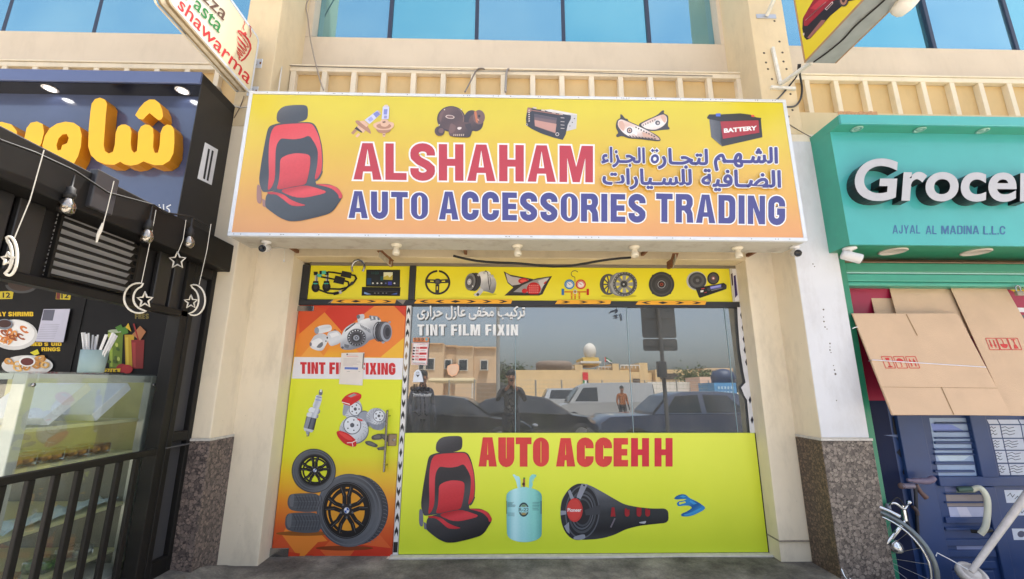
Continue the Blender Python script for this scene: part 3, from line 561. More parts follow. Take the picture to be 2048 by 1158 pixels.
# ---------------------------------------------------------------- header panels and their prints
K = (34, 34, 36); DG = (66, 66, 70); MG = (120, 122, 126); LG = (184, 186, 190); WH = (224, 224, 226)
HY = zgrad('header_yellow', 0, -3, 3, [(0, YEL), (1, (226, 214, 44))], rough=.35, spec=.4)
hp = MB(); hp.box(-1.858, -.907, .012, .04, 2.191, 2.525, HY); h1 = hp.build('header_panel', sf, label='yellow header panel with cables and a car display over the door')
hp = MB(); hp.box(-.843, 2.224, .012, .04, 2.191, 2.525, HY); h2 = hp.build('header_panel', sf, label='long yellow header panel with car parts over the window')
T1 = (600, 510, 460/2048); T2 = (1040, 510, 460/2048)
def HA(T): return Art(Y=.012, T=T)
a = HA(T1)
for dx, cy in ((0, 285), (97, 280)):
    a.line([(145+dx, 240), (148+dx, 160)], 26, LG); a.line([(150+dx, 238), (152+dx, 162)], 8, DG); a.poly([(118+dx, 232), (165+dx, 232), (168+dx, 262), (112+dx, 262)], K); a.el(140+dx, cy+5, 37, 42, K); a.el(138+dx, 255, 24, 6, (70, 170, 160)); a.poly([(122+dx, 150), (158+dx, 148), (160+dx, 178), (124+dx, 180)], K)
    a.el(140+dx, cy, 18, 22, (58, 58, 62))
a.poly([(180, 144), (232, 140), (236, 170), (182, 172)], (84, 190, 172)); a.poly([(152, 170), (190, 172), (205, 196), (160, 198)], (84, 190, 172)); a.poly([(176, 142), (196, 142), (196, 172), (176, 172)], K)
a.line([(250, 152), (300, 156), (370, 168)], 14, K); a.line([(190, 196), (260, 208), (310, 218)], 14, K)
a.poly([(378, 142), (462, 158), (455, 210), (362, 192)], (48, 48, 50)); a.poly([(318, 184), (406, 206), (390, 266), (298, 246)], (44, 44, 46))
a.line([(455, 178), (490, 184), (504, 210), (480, 246), (420, 290), (360, 306), (250, 302)], 15, K); a.line([(400, 232), (430, 240), (440, 270), (400, 312), (330, 346), (250, 340), (165, 308)], 15, K); a.line([(455, 264), (476, 244)], 26, DG); a.line([(352, 336), (372, 326)], 30, LG); a.line([(300, 348), (345, 338)], 26, K)
a.build('printed_bulb_cables', h1)
a = HA(T1); a.poly([(590, 130), (892, 132), (890, 286), (586, 282)], K); a.poly([(600, 140), (884, 140), (882, 272), (598, 270)], (42, 48, 54)); a.poly([(552, 284), (896, 288), (890, 366), (548, 362)], (30, 30, 34)); a.poly([(745, 154), (826, 154), (824, 222), (743, 220)], (222, 222, 190)); a.poly([(745, 196), (780, 180), (800, 200), (825, 176), (824, 222), (743, 220)], (196, 184, 80)); a.poly([(718, 190), (742, 190), (742, 228), (718, 228)], (40, 84, 84), up=False)
a.poly([(598, 206), (636, 206), (634, 264), (596, 264)], (40, 70, 110)); 
for x, c in ((650, WH), (690, WH), (726, WH), (764, (90, 100, 160)), (842, WH)): a.el(x, 252, 8, 7, c, up=False)
a.poly([(784, 238), (818, 238), (818, 268), (784, 268)], (66, 72, 170)); a.text('1123', 640, 172, 700, 150, (50, 100, 96)); a.poly([(572, 328), (636, 350), (600, 354), (572, 346)], (120, 150, 200)); a.poly([(810, 352), (866, 336), (866, 352)], (70, 96, 170)); a.line([(590, 322), (872, 326)], 5, DG); 
for x in (668, 700, 740, 770): a.el(x, 340, 8, 4, MG, up=False)
a.build('printed_car_display', h1)
a = HA(T1); a.el(1226, 244, 113, 110, (46, 46, 48), hole=.84, n=40); a.line([(1230, 134), (1230, 154)], 14, HY); a.el(1226, 236, 34, 26, DG); 
for p in ([(1205, 235), (1126, 232)], [(1250, 235), (1326, 232)], [(1224, 262), (1222, 345)]): a.line(p, 34, (54, 54, 56))
for p in ([(1190, 235), (1160, 233)], [(1262, 235), (1292, 233)], [(1223, 280), (1222, 312)]): a.line(p, 9, HY)
a.el(1226, 236, 16, 12, (90, 90, 92)); a.build('printed_steering_wheel', h2)
a = HA(T1); a.curvy = True; AL_ = pg(a, h2, (1600, 140), (1680, 340), [(0, (206, 208, 212)), (.3, (226, 228, 230)), (.6, (176, 178, 184)), (1, (120, 122, 128))]); a.el(1645, 350, 105, 12, (196, 188, 40)); a.poly([(1580, 175), (1600, 150), (1660, 142), (1690, 150), (1705, 185), (1735, 205), (1750, 250), (1740, 315), (1720, 345), (1690, 335), (1660, 325), (1610, 318)], AL_); a.line([(1690, 190), (1700, 250), (1680, 330)], 8, MG)
a.line([(1640, 158), (1655, 140), (1672, 160), (1678, 240), (1690, 310)], 7, DG); a.poly([(1600, 290), (1640, 312), (1598, 365), (1560, 368), (1545, 350), (1580, 330)], (190, 192, 196)); a.el(1584, 352, 13, 13, DG); a.el(1560, 240, 52, 82, DG, rot=8); 
for k in range(5): a.el(1548-k*4, 240, 44, 80, (76, 76, 80) if k % 2 else (48, 48, 52), rot=8)
a.el(1516, 240, 46, 76, MG, rot=8); a.el(1512, 240, 34, 58, (86, 86, 90), rot=8); a.el(1508, 240, 18, 28, LG, rot=8); a.el(1508, 238, 7, 8, WH); a.el(1538, 280, 6, 8, WH)
for x in (1590, 1640, 1690, 1712): a.el(x, 160+abs(x-1640)*.4, 12, 10, LG)
a.build('printed_compressor', h2)
a = HA(T2); a.poly([(-146, 145), (-90, 175), (70, 205), (120, 215), (40, 262), (-60, 290), (-110, 250)], (66, 60, 62)); a.poly([(-128, 160), (-80, 190), (30, 210), (80, 220), (0, 262), (-70, 272), (-108, 240)], (186, 180, 182)); a.el(30, 232, 46, 26, (190, 44, 44)); a.el(30, 232, 30, 14, (226, 96, 90)); 
a.poly([(-140, 362), (-60, 290), (40, 240), (150, 208), (286, 188), (250, 250), (200, 350), (170, 362)], (58, 54, 56)); a.poly([(-60, 330), (20, 270), (120, 225), (250, 200), (215, 260), (180, 340)], (150, 148, 150)); a.poly([(160, 230), (262, 200), (230, 245), (190, 300)], (200, 198, 200)); a.poly([(210, 250), (238, 226), (230, 250), (214, 262)], (190, 60, 60)); a.el(122, 302, 62, 58, (190, 36, 40)); 
for i in range(5):
    for j in range(4): a.el(86+i*18, 272+j*20, 6, 6, (244, 150, 146), up=False, n=8)
a.off += .0003; a.el(40, 320, 24, 20, (196, 40, 44)); a.line([(-100, 355), (160, 356)], 12, (44, 42, 44)); a.build('printed_tail_lights', h2)
a = HA(T2); a.line([(490, 240), (488, 196)] + [(462+26*math.sin(t_*.5)-0, 168-30*math.cos(t_*.5)) for t_ in range(0)], 5, (96, 90, 70)); a.line(arc(488, 168, 32, 28, 90, 330, 14), 6, (90, 88, 80)); a.line([(395, 328), (590, 328)], 14, (206, 130, 40))
for x in (460, 490, 528): a.line([(x, 335), (x, 392)], 15, (206, 130, 40)); a.line([(x, 352), (x, 366)], 19, (226, 160, 60))
for x, c, c2 in ((440, (70, 130, 190), (196, 216, 230)), (540, (196, 70, 60), (230, 206, 200))): a.el(x, 262, 46, 44, c); a.el(x, 262, 33, 31, c2); a.el(x, 262, 24, 22, WH); a.line([(x-12, 252), (x+8, 268)], 5, c); a.line(arc(x, 262, 27, 25, 150, 350, 12), 6, c)
a.poly([(370, 302), (392, 302), (392, 358), (370, 358)], (50, 110, 176)); a.poly([(592, 302), (613, 302), (613, 358), (592, 358)], (190, 40, 40)); a.el(490, 328, 18, 20, (206, 196, 180)); a.el(490, 328, 11, 12, (120, 150, 80)); a.el(490, 328, 6, 6, (200, 60, 60)); a.build('printed_gauge_set', h2)
a = HA(T2); a.el(880, 366, 160, 14, (196, 184, 40)); a.el(786, 262, 76, 94, DG); a.el(800, 262, 56, 82, HY); a.el(790, 262, 76, 94, (84, 84, 88), hole=.8)
for q in range(0, 180, 36): a.line([(795-58*math.cos(R(q)), 262-80*math.sin(R(q))), (795+58*math.cos(R(q)), 262+80*math.sin(R(q)))], 13, (84, 84, 88))
a.poly([(860, 160), (925, 152), (925, 372), (850, 360), (800, 330), (786, 262), (810, 190)], MG); a.poly([(850, 170), (900, 160), (880, 360), (830, 340), (800, 262)], (158, 160, 164)); a.el(934, 260, 108, 108, (94, 96, 100), n=40); a.el(932, 260, 92, 94, (60, 62, 66), n=40)
a.el(930, 260, 84, 86, HY, n=36); a.el(930, 260, 88, 90, (88, 90, 94), hole=.86, n=36)
for q in range(0, 360, 45): a.poly([(925+18*math.cos(R(q-40)), 260+18*math.sin(R(q-40))), (928+80*math.cos(R(q-13)), 260+80*math.sin(R(q-13))), (928+80*math.cos(R(q+13)), 260+80*math.sin(R(q+13))), (925+18*math.cos(R(q+40)), 260+18*math.sin(R(q+40)))], (128, 130, 134) if q % 90 else (150, 152, 156), up=False)
a.off += .0003; a.el(924, 260, 32, 32, (70, 72, 76)); a.el(922, 262, 18, 18, K); a.el(922, 262, 9, 9, LG)
for q in range(0, 360, 15): a.el(934+100*math.cos(R(q)), 260+100*math.sin(R(q)), 4, 4, LG, up=False, n=6)
a.build('printed_alloy_wheels', h2)
a = HA(T2)
for q in (45, 135, 225, 315): a.el(1260+104*math.cos(R(q)), 262+104*math.sin(R(q)), 14, 14, (52, 52, 54), up=False); 
a.off += .0003; a.el(1260, 262, 114, 112, (60, 60, 62), n=40); a.el(1260, 262, 98, 96, (78, 78, 80), n=40); a.el(1260, 262, 86, 84, (62, 62, 64), n=40); a.el(1260, 262, 60, 58, (74, 74, 76)); a.el(1260, 262, 34, 34, LG); a.el(1260, 262, 30, 30, (54, 50, 50)); a.el(1260, 262, 16, 14, (150, 70, 50)); a.el(1260, 262, 6, 6, K); a.build('printed_speaker', h2)
a = HA(T2); a.el(1572, 230, 90, 84, LG, n=36); a.el(1578, 230, 80, 76, (70, 72, 76), n=36); a.el(1578, 228, 62, 58, (92, 94, 98)); a.el(1578, 226, 40, 38, (70, 70, 74)); a.el(1580, 226, 16, 15, (110, 112, 116)); a.el(1720, 208, 54, 56, (50, 50, 54), rot=20); a.el(1720, 208, 42, 44, (84, 82, 84)); a.el(1720, 208, 18, 18, (150, 90, 100)); a.el(1720, 208, 8, 8, WH)
a.poly([(1560, 294), (1815, 250), (1838, 268), (1836, 304), (1600, 384), (1590, 372)], (40, 40, 44)); a.poly([(1690, 282), (1790, 262), (1790, 290), (1692, 308)], (120, 124, 206)); a.poly([(1698, 286), (1784, 269), (1784, 280), (1700, 297)], (160, 166, 230)); a.el(1680, 306, 16, 16, (70, 70, 76)); a.poly([(1604, 318), (1632, 312), (1630, 330), (1606, 334)], WH); a.line([(1610, 304), (1640, 298)], 6, (190, 70, 80)); a.line([(1640, 338), (1660, 332)], 6, (190, 70, 80)); a.line([(1700, 318), (1800, 294)], 7, MG); a.el(1818, 284, 20, 22, (60, 60, 66)); a.build('printed_car_radio', h2)
# ---------------------------------------------------------------- lower panel
LIMEM = zgrad('lime_vinyl', 2, 0, 1, [(0, (206, 222, 56)), (.5, (220, 230, 64)), (1, (228, 236, 84))], rough=.4, spec=.35)
lp = MB(); lp.box(-.864, 2.278, -.012, .012, .014, .984, LIMEM, .002); low = lp.build('lower_panel', sf, label='lime green lower panel with red lettering and car part prints')
b = MB(); b.box(2.2785, 2.2845, -.013, .012, .014, .984, BLACK); b.box(-.864, 2.2845, -.0125, .01, .0085, .0135, BLACK); b.build('panel_edge', low)
PA = lambda T=(0, 0, 1): Art(Y=-.0125, T=T)
def seat(a, D1, D2, RD, RD2, PG):
    a.poly([(228, 190), (235, 150), (262, 115), (300, 95), (370, 86), (460, 85), (490, 95), (498, 125), (496, 185), (485, 210), (440, 230), (330, 245), (250, 240), (230, 220)], D1)
    a.poly([(300, 120), (370, 104), (470, 104), (484, 125), (480, 150), (400, 160), (310, 190), (280, 160)], D2)
    a.poly([(150, 300), (170, 265), (250, 240), (400, 235), (520, 232), (560, 255), (590, 320), (620, 440), (628, 560), (622, 660), (600, 715), (560, 740), (575, 775), (480, 780), (140, 835), (105, 830), (75, 740), (100, 560), (130, 400)], D1)
    a.poly([(185, 310), (215, 265), (300, 250), (520, 240), (555, 275), (590, 350), (615, 450), (622, 600), (605, 690), (550, 740), (580, 600), (585, 480), (560, 420), (510, 345), (450, 372), (380, 382), (320, 378), (265, 372), (232, 420), (220, 480), (218, 600), (215, 720), (190, 790), (150, 828), (165, 700), (160, 540), (165, 400)], RD)
    a.poly([(190, 400), (210, 380), (212, 640), (190, 740), (178, 700), (180, 540)], RD2)
    a.poly([(262, 385), (380, 395), (505, 360), (560, 440), (575, 500), (500, 480), (400, 478), (300, 500), (240, 540), (234, 450)], D2)
    a.poly([(260, 548), (320, 515), (400, 498), (518, 512), (518, 600), (500, 700), (480, 772), (380, 785), (225, 820), (250, 740), (258, 640)], RD)
    a.poly([(270, 600), (400, 540), (505, 560), (490, 640), (380, 660), (268, 690)], RD2)
    a.poly([(62, 760), (100, 790), (102, 930), (75, 935), (58, 900)], PG); a.poly([(105, 890), (140, 910), (138, 965), (112, 955)], PG); a.poly([(620, 650), (628, 660), (600, 720), (570, 745), (575, 730)], D1)
    a.poly([(140, 850), (225, 820), (470, 775), (560, 765), (680, 765), (760, 800), (797, 860), (790, 890), (705, 1015), (560, 1055), (420, 1085), (330, 1085), (250, 1050), (180, 1000), (130, 960)], D1)
    a.poly([(235, 820), (470, 775), (560, 795), (685, 838), (425, 895)], RD); a.poly([(300, 825), (470, 790), (600, 820), (440, 860)], RD2)
    a.poly([(145, 835), (215, 833), (290, 855), (350, 900), (420, 930), (490, 948), (420, 957), (350, 950), (290, 900), (230, 855), (160, 852)], RD)
    a.poly([(545, 765), (640, 768), (720, 780), (770, 815), (797, 860), (790, 888), (765, 890), (760, 855), (700, 800)], RD)
    a.poly([(430, 965), (780, 900), (700, 1000), (560, 1035), (420, 1065), (360, 1040)], D2)
k_ = .2159; a = PA((820+(85-60*.916)*k_, 860+(55-85*.987)*k_, k_)); a0_ = a.at; a.curvy = True
a.at = lambda x, y, keep=False: a0_(x*.916, y*.987)
DK_ = pg(a, low, (150, 100), (560, 1080), [(0, (92, 92, 98)), (.2, (60, 60, 66)), (.45, (50, 50, 56)), (.6, (74, 74, 80)), (.8, (56, 56, 62)), (1, (34, 34, 38))]); RG_ = pg(a, low, (330, 240), (480, 940), [(0, (204, 58, 68)), (.3, (212, 72, 82)), (.62, (196, 52, 62)), (.78, (176, 40, 50)), (.86, (208, 62, 72)), (1, (190, 48, 58))])
seat(a, DK_, DK_, RG_, RG_, (112, 114, 128)); a.build('printed_seat', low)
a = PA((1040, 860, .2159)); RL = (212, 66, 66)
a.T = (0, 0, 1); a.word('AUTO', 957, 933, 1098, 875, RL, .27, .56, .05, fit=(1098, 933.5)); a.word('ACCE', 1112, 933, 1256, 876, RL, .27, .56, .05); a.word('H', 1262, 933, 1298, 876, (206, 48, 66), .24, .62); a.word('H', 1309, 933, 1345, 876, (206, 48, 66), .24, .62); a.build('panel_lettering', low)
a = PA((820, 860, 320/1482)); a.curvy = True; CY = CY2 = CY3 = pg(a, low, (892, 700), (1222, 700), [(0, (120, 190, 196)), (.25, (186, 232, 238)), (.45, (160, 220, 224)), (.75, (140, 212, 206)), (1, (96, 168, 164))])
for p in ([(948, 415), (965, 408), (985, 425), (1012, 430), (1022, 460), (1026, 540), (1000, 545), (985, 480), (965, 440)], [(1100, 545), (1105, 440), (1130, 408), (1172, 415), (1170, 430), (1140, 440), (1130, 480), (1140, 500), (1124, 545)]): a.poly(p, CY3)
a.poly([(962, 425), (985, 432), (1006, 470), (1010, 535), (995, 535), (985, 480)], CY2); a.poly([(1140, 440), (1172, 425), (1150, 450), (1136, 490)], CY2); a.line([(1056, 530), (1057, 450)], 20, (150, 100, 70)); a.el(1058, 446, 10, 8, (70, 150, 60)); a.el(1052, 500, 13, 14, (80, 50, 40)); a.line([(1030, 535), (1085, 535)], 16, CY2)
a.poly([(892, 620)] + [(1057-163*math.cos(R(q)), 610-78*math.sin(R(q))) for q in range(10, 171, 8)] + [(1222, 620), (1220, 960)] + [(1060+158*math.cos(R(q)), 965+72*math.sin(R(q))) for q in range(0, 181, 10)] + [(898, 960)], CY)
a.poly([(900, 640), (960, 560), (1060, 545), (1040, 640), (1000, 1000), (940, 1005), (905, 960)], CY2); a.poly([(1150, 570), (1205, 610), (1212, 960), (1180, 1000), (1140, 960)], CY3); a.line([(896, 825), (1060, 834), (1220, 825)], 5, CY3)
a.el(1053, 736, 48, 66, (52, 74, 80)); a.el(1053, 736, 36, 50, (150, 176, 170)); a.poly([(1000, 712), (1106, 712), (1106, 760), (1000, 760)], (158, 214, 220)); a.text('R-22', 1008, 752, 1100, 720, (86, 110, 112), bold=.02); a.el(1053, 700, 20, 10, (110, 150, 110)); a.el(1053, 776, 20, 9, (170, 150, 90))
for i in range(6): a.line([(905, 668+i*8), (905+random.uniform(40, 80), 668+i*8)], 2.6, (60, 90, 100), up=False); a.line([(1134, 668+i*14), (1134+random.uniform(40, 74), 668+i*14)], 3, (60, 90, 100), up=False)
for i in range(4): a.line([(905, 765+i*9), (968, 767+i*9)], 2.4, (80, 110, 118), up=False)
a.line([(896, 655), (896, 775)], 5, (50, 80, 90), up=False); a.line([(1214, 655), (1214, 775)], 8, (50, 80, 90), up=False); a.build('printed_gas_cylinder', low)
a = PA((1100, 860, 440/2038)); a.curvy = True; B1 = (62, 64, 72); B2 = (44, 46, 54); B3 = (84, 88, 98); SV = (140, 144, 158)
CN_ = pg(a, low, (520, 560), (560, 1010), [(0, (100, 104, 114)), (.25, (70, 74, 82)), (.5, (48, 52, 58)), (.8, (34, 36, 42)), (1, (58, 60, 66))]); a.poly([(300, 494), (380, 515), (480, 570), (600, 640), (690, 690), (820, 715), (950, 728), (1094, 726), (1100, 858), (960, 872), (820, 888), (700, 920), (600, 970), (500, 1000), (420, 1012), (300, 1018), (230, 1000), (150, 930), (105, 820), (94, 740), (110, 640), (170, 550), (240, 500)], CN_)
a.poly([(360, 520), (470, 580), (640, 680), (800, 740), (1090, 745), (1085, 770), (800, 780), (620, 760), (500, 800), (480, 700)], CN_)
a.el(270, 758, 172, 262, B2, n=44, rot=4); a.el(300, 758, 160, 250, B3, rot=4, n=40); a.el(300, 758, 148, 236, (38, 40, 46), rot=4, n=40); a.el(300, 758, 128, 200, (70, 74, 82), rot=4, hole=.88, n=36); a.el(300, 758, 104, 164, (86, 90, 100), rot=4, hole=.9, n=36); a.el(300, 762, 84, 132, (70, 74, 82), hole=.86, n=36)
for p in ([(165, 570), (185, 545), (225, 640), (195, 650)], [(290, 500), (350, 500), (282, 640), (245, 620)], [(96, 745), (96, 790), (150, 780), (150, 748)], [(280, 1018), (330, 1000), (320, 960), (220, 985), (215, 1010)], [(320, 740), (465, 690), (465, 780), (330, 790)], [(130, 890), (175, 850), (180, 960), (155, 940)]): a.poly(p, SV if p[0][0] < 300 else B1)
a.el(228, 740, 74, 110, (186, 56, 56)); a.el(222, 738, 64, 98, (200, 66, 62)); a.text('Pioneer', 162, 756, 290, 722, (228, 228, 230), bold=.02); 
for x, ch in ((560, 'A'), (690, 'O'), (800, 'U'), (880, 'O')): a.word(ch, x, 800, x+45, 715, (150, 34, 44), .3, .6)
a.poly([(820, 852), (860, 845), (890, 840), (880, 866), (830, 862)], (170, 174, 184)); a.line([(560, 900), (600, 815)], 14, (110, 104, 116)); a.el(314, 512, 9, 9, K); a.el(190, 548, 7, 7, K); a.build('printed_subwoofer', low)
a = PA((1100, 860, 440/2038)); a.curvy = True; BL = pg(a, low, (1200, 600), (1330, 800), [(0, (24, 96, 160)), (.4, (40, 130, 196)), (.7, (22, 90, 156)), (1, (50, 140, 204))]); BL2 = (60, 150, 210)
a.poly([(1145, 638), (1170, 610), (1220, 592), (1262, 600), (1290, 630), (1370, 665), (1444, 718), (1420, 745), (1330, 790), (1270, 802), (1215, 800), (1215, 775), (1262, 758), (1320, 720), (1290, 700), (1240, 700), (1185, 708), (1172, 680), (1190, 660), (1230, 655), (1272, 640), (1220, 640), (1180, 645)], BL); a.poly([(1200, 615), (1230, 605), (1265, 615), (1235, 625)], BL2); a.poly([(1230, 785), (1290, 770), (1390, 722), (1410, 725), (1320, 780), (1260, 795)], BL2); a.poly([(1195, 672), (1250, 660), (1260, 672), (1200, 690)], LIMEM); a.poly([(1300, 650), (1360, 680), (1330, 690), (1290, 665)], BL2); a.build('printed_blue_emblem', low)
# ================================================================ the door
DOORV = zgrad('door_vinyl', 2, 0, 2.13, [(0, (196, 58, 34)), (.1, (206, 92, 40)), (.2, (222, 140, 44)), (.3, (226, 190, 44)), (.37, (218, 218, 44)), (.5, (216, 226, 52)), (.7, (220, 226, 56)), (.72, (226, 196, 56)), (.755, (228, 176, 46)), (.86, (226, 122, 54)), (1, (206, 62, 42))], rough=.38, spec=.4)
dr = thing('shop_door', (-1.42, 0, .004), 'yellow and orange shop door covered in prints of tyres and brake discs', 'door')
b = MB(); b.box(-1.922, -.916, -.004, .012, .006, 2.132, DOORV, .002); leaf = b.build('door_leaf', dr)
DA = lambda T=(0, 0, 1), st=.001: Art(Y=-.004, T=T, step=.00025 if st > .0005 else .00008, start=st)
D1 = (560, 600, 260/1004); D2 = (540, 880, 280/1166)
def facet(c): # translucent-looking flat shards of the printed background
    return P(c, .4, spec=.4, var=.02, key='print_ink')
a = DA(D1, .0002); a.poly([(290, 45), (340, 95), (150, 262), (148, 90)], facet((208, 82, 46))); a.poly([(345, 95), (385, 48), (700, 48), (640, 115), (475, 240)], facet((204, 60, 44))); a.poly([(345, 95), (475, 240), (330, 440), (115, 436), (150, 262)], facet((226, 138, 56))); a.poly([(640, 115), (730, 45), (880, 45), (965, 130), (955, 290), (780, 440), (640, 440), (480, 250)], facet((226, 130, 58)), up=False); a.poly([(880, 45), (968, 48), (966, 132)], facet((206, 66, 46)), up=False); a.off += .00008
a.poly([(250, 330), (345, 440), (160, 438)], facet((230, 160, 70)))
a.poly([(958, 290), (950, 448), (775, 442)], facet((230, 180, 60)), up=False)
a.poly([(111, 440), (953, 449), (943, 614), (90, 606)], P((222, 224, 234), .4, key='white_band')); a.word('TINT FILM FIXING', 156, 570, 896, 487, (198, 50, 58), .25, .56, .06, slant=-4, fit=(892, 578)); a.build('printed_tint_band', leaf)
a = DA(D2, .0002); a.poly([(100, 790), (20, 880), (22, 940), (250, 1000), (250, 960)], facet((206, 82, 44))); a.poly([(100, 790), (255, 1000), (400, 850), (480, 840), (400, 760), (150, 700)], facet((226, 132, 50))); a.poly([(500, 840), (330, 1002), (1000, 1004), (1008, 900), (760, 600), (640, 690)], facet((212, 96, 48))); a.poly([(740, 870), (1008, 900), (1000, 1002), (640, 1002)], facet((196, 54, 34))); a.poly([(400, 900), (500, 1000), (330, 1002)], facet((200, 62, 36))); a.poly([(250, 945), (20, 910), (16, 945), (240, 1000)], facet((200, 60, 34))); a.build('printed_background', leaf)
SH = (140, 84, 36)
TY = (82, 86, 94); TY2 = (104, 108, 116); TY3 = (62, 64, 72); RM_ = (26, 26, 30)
def wheel(a, cx, cy, rx, ry, tx, ty, rrx, rry, sx, bgc):
    if sx: a.el(cx+sx, cy-4, rx, ry*.96, TY3, n=48)
    if sx:
        for q in range(-60, 62, 6):
            x0 = cx+sx*.35+rx*math.cos(R(q)); y0 = cy+4+ry*math.sin(R(q)); a.line([(x0-6, y0-13), (x0+sx*.35, y0-6), (x0+sx*.5, y0+4)], 4, TY2, up=False)
        a.off += .0003
    TYG = pg(a, leaf, (cx-rx, cy-ry), (cx+rx, cy+ry), [(0, (116, 120, 128)), (.3, (84, 88, 96)), (.55, (70, 74, 82)), (.8, (96, 100, 108)), (1, (54, 56, 64))]); a.el(cx, cy, rx, ry, TYG, n=48); a.el(cx, cy, rx*.96, ry*.96, TY2, hole=.97, n=48); a.el(cx, cy, rx*.86, ry*.86, (92, 96, 104), hole=.93, n=48); a.el(tx, ty, rrx, rry, RM_, n=44); a.el(tx, ty, rrx*.97, rry*.97, (88, 90, 98), hole=.985, n=44); a.el(tx, ty, rrx*.82, rry*.82, bgc, n=44); a.el(tx+rrx*.04, ty+rry*.03, rrx*.8, rry*.8, (30, 30, 34), hole=.86, n=44)
    a.el(tx+rrx*.1, ty, rrx*.84, rry*.84, RM_, hole=.93, n=36, a0=100, a1=260)
    for q in range(5):
        for d in (-11, 11):
            t0 = R(-90+72*q+d*.9); t1 = R(-90+72*q+d*1.25); n0 = R(-90+72*q+d*2.4)
            ri = .2; p0 = (tx+rrx*ri*math.cos(n0), ty+rry*ri*math.sin(n0)); pm = (tx+rrx*.52*math.cos(t0), ty+rry*.52*math.sin(t0)); p1 = (tx+rrx*.9*math.cos(t1), ty+rry*.9*math.sin(t1))
            a.line([p0, pm, p1], rrx*.17, (26, 26, 30), up=False)
    a.off += .0003
    for q in range(5):
        for d in (-11, 11):
            t0 = R(-90+72*q+d*.9-2); t1 = R(-90+72*q+d*1.25-2); a.line([(tx+rrx*.5*math.cos(t0), ty+rry*.5*math.sin(t0)), (tx+rrx*.86*math.cos(t1), ty+rry*.86*math.sin(t1))], rrx*.022, (84, 86, 94), up=False)
    a.off += .0003; a.el(tx, ty, rrx*.22, rry*.22, (38, 38, 42)); 
    for q in range(5): a.el(tx+rrx*.25*math.cos(R(-54+72*q)), ty+rry*.25*math.sin(R(-54+72*q)), rrx*.045, rry*.045, (90, 92, 98), up=False, n=10)
    a.off += .0003; a.el(tx, ty, rrx*.115, rry*.115, (150, 154, 166)); a.el(tx, ty, rrx*.1, rry*.1, (214, 218, 228))
    for q in (0, 180): a.poly([(tx, ty)] + [(tx+rrx*.095*math.cos(R(q-t_)), ty+rry*.095*math.sin(R(q-t_))) for t_ in range(0, 91, 15)], (52, 92, 176), up=False)
    a.off += .0003
a = DA(D2); a.curvy = True; a.el(280, 778, 230, 20, SH); a.el(620, 900, 240, 20, (128, 60, 30))
for y0, y1, x0 in ((440, 602, 145), (600, 775, 125)):
    a.poly([(x0+30, y0+6), (420, y0), (430, y1-10), (300, y1), (160+x0*.2, y1-14), (x0+16, y1-30), (x0, y1-70), (x0+6, y0+40)], TY); a.poly([(x0+14, y0+50), (x0+34, y0+12), (60+x0, y0+10), (x0+50, y1-40), (x0+20, y1-50)], TY2)
    for i in range(9): a.line([(x0+70+i*26, y0+20), (x0+100+i*24, y0+80), (x0+80+i*24, y1-24)], 6, TY3, up=False)
    for i in range(3): a.line([(x0+50, y0+30+i*44), (410, y0+24+i*46)], 3, TY2, up=False)
    a.off += .0003
a.build('printed_tyre_stack', leaf)
a = DA(D2); wheel(a, 366, 256, 180, 180, 375, 252, 138, 134, 0, (212, 218, 46)); a.el(366, 256, 184, 184, TY3, hole=.97, n=48); a.build('printed_wheel', leaf)
a = DA(D2); wheel(a, 660, 586, 272, 305, 640, 585, 205, 236, 54, (216, 150, 46)); a.build('printed_wheel', leaf)
G1 = (196, 202, 214); G2 = (150, 158, 174); G3 = (110, 116, 128); G4 = (216, 222, 232); BK = (58, 60, 68)
a = DA(D1); a.curvy = True; G1 = pg(a, leaf, (420, 130), (520, 390), [(0, (226, 230, 238)), (.3, (196, 202, 214)), (.6, (214, 220, 230)), (.8, (170, 176, 190)), (1, (130, 136, 150))]); G4 = pg(a, leaf, (300, 130), (420, 400), [(0, (236, 240, 246)), (.35, (216, 222, 232)), (.6, (230, 234, 242)), (1, (156, 162, 176))])   # starter motor and alternators
a.poly([(270, 215), (330, 192), (390, 190), (402, 215), (395, 240), (300, 262), (270, 255)], G4); a.poly([(300, 200), (385, 196), (392, 212), (310, 226)], G1); a.el(284, 236, 18, 26, G2); a.poly([(360, 250), (440, 232), (475, 265), (480, 310), (455, 340), (380, 362)], G1); a.poly([(380, 262), (440, 246), (462, 272), (400, 292)], G4); a.poly([(270, 270), (330, 255), (365, 275), (378, 300), (360, 340), (330, 392), (290, 392), (240, 372), (228, 345), (240, 315)], G1); a.poly([(245, 318), (300, 290), (330, 310), (322, 350), (280, 365), (240, 352)], G4); a.el(238, 342, 9, 16, G3); a.poly([(300, 340), (330, 320), (335, 350), (312, 372), (280, 366)], G3); a.el(366, 292, 6, 8, BK); a.el(356, 318, 5, 6, BK); a.poly([(410, 235), (425, 228), (440, 236)], BK)
a.poly([(590, 118), (650, 105), (655, 140), (630, 165), (720, 128), (780, 150), (790, 200), (760, 290), (700, 310), (640, 330), (620, 240)], G1); a.poly([(600, 165), (690, 135), (770, 160), (740, 230), (660, 240)], G4); a.el(606, 130, 14, 16, G3); a.poly([(690, 120), (750, 125), (780, 150), (700, 160)], G2)
for i in range(5): a.poly([(690+i*16, 124+i*3), (702+i*16, 122+i*3), (706+i*16, 144+i*3), (694+i*16, 146+i*3)], G1 if i % 2 else G3, up=False)
a.off += .0003
a.poly([(745, 190), (790, 172), (830, 180), (830, 310), (780, 322), (735, 300)], (66, 68, 76)); a.el(812, 245, 52, 78, (92, 94, 104)); 
for k in range(3): a.el(800-k*16, 245, 50, 78, (52, 54, 62) if k % 2 else (80, 82, 90), a0=90, a1=270, hole=.9, up=False)
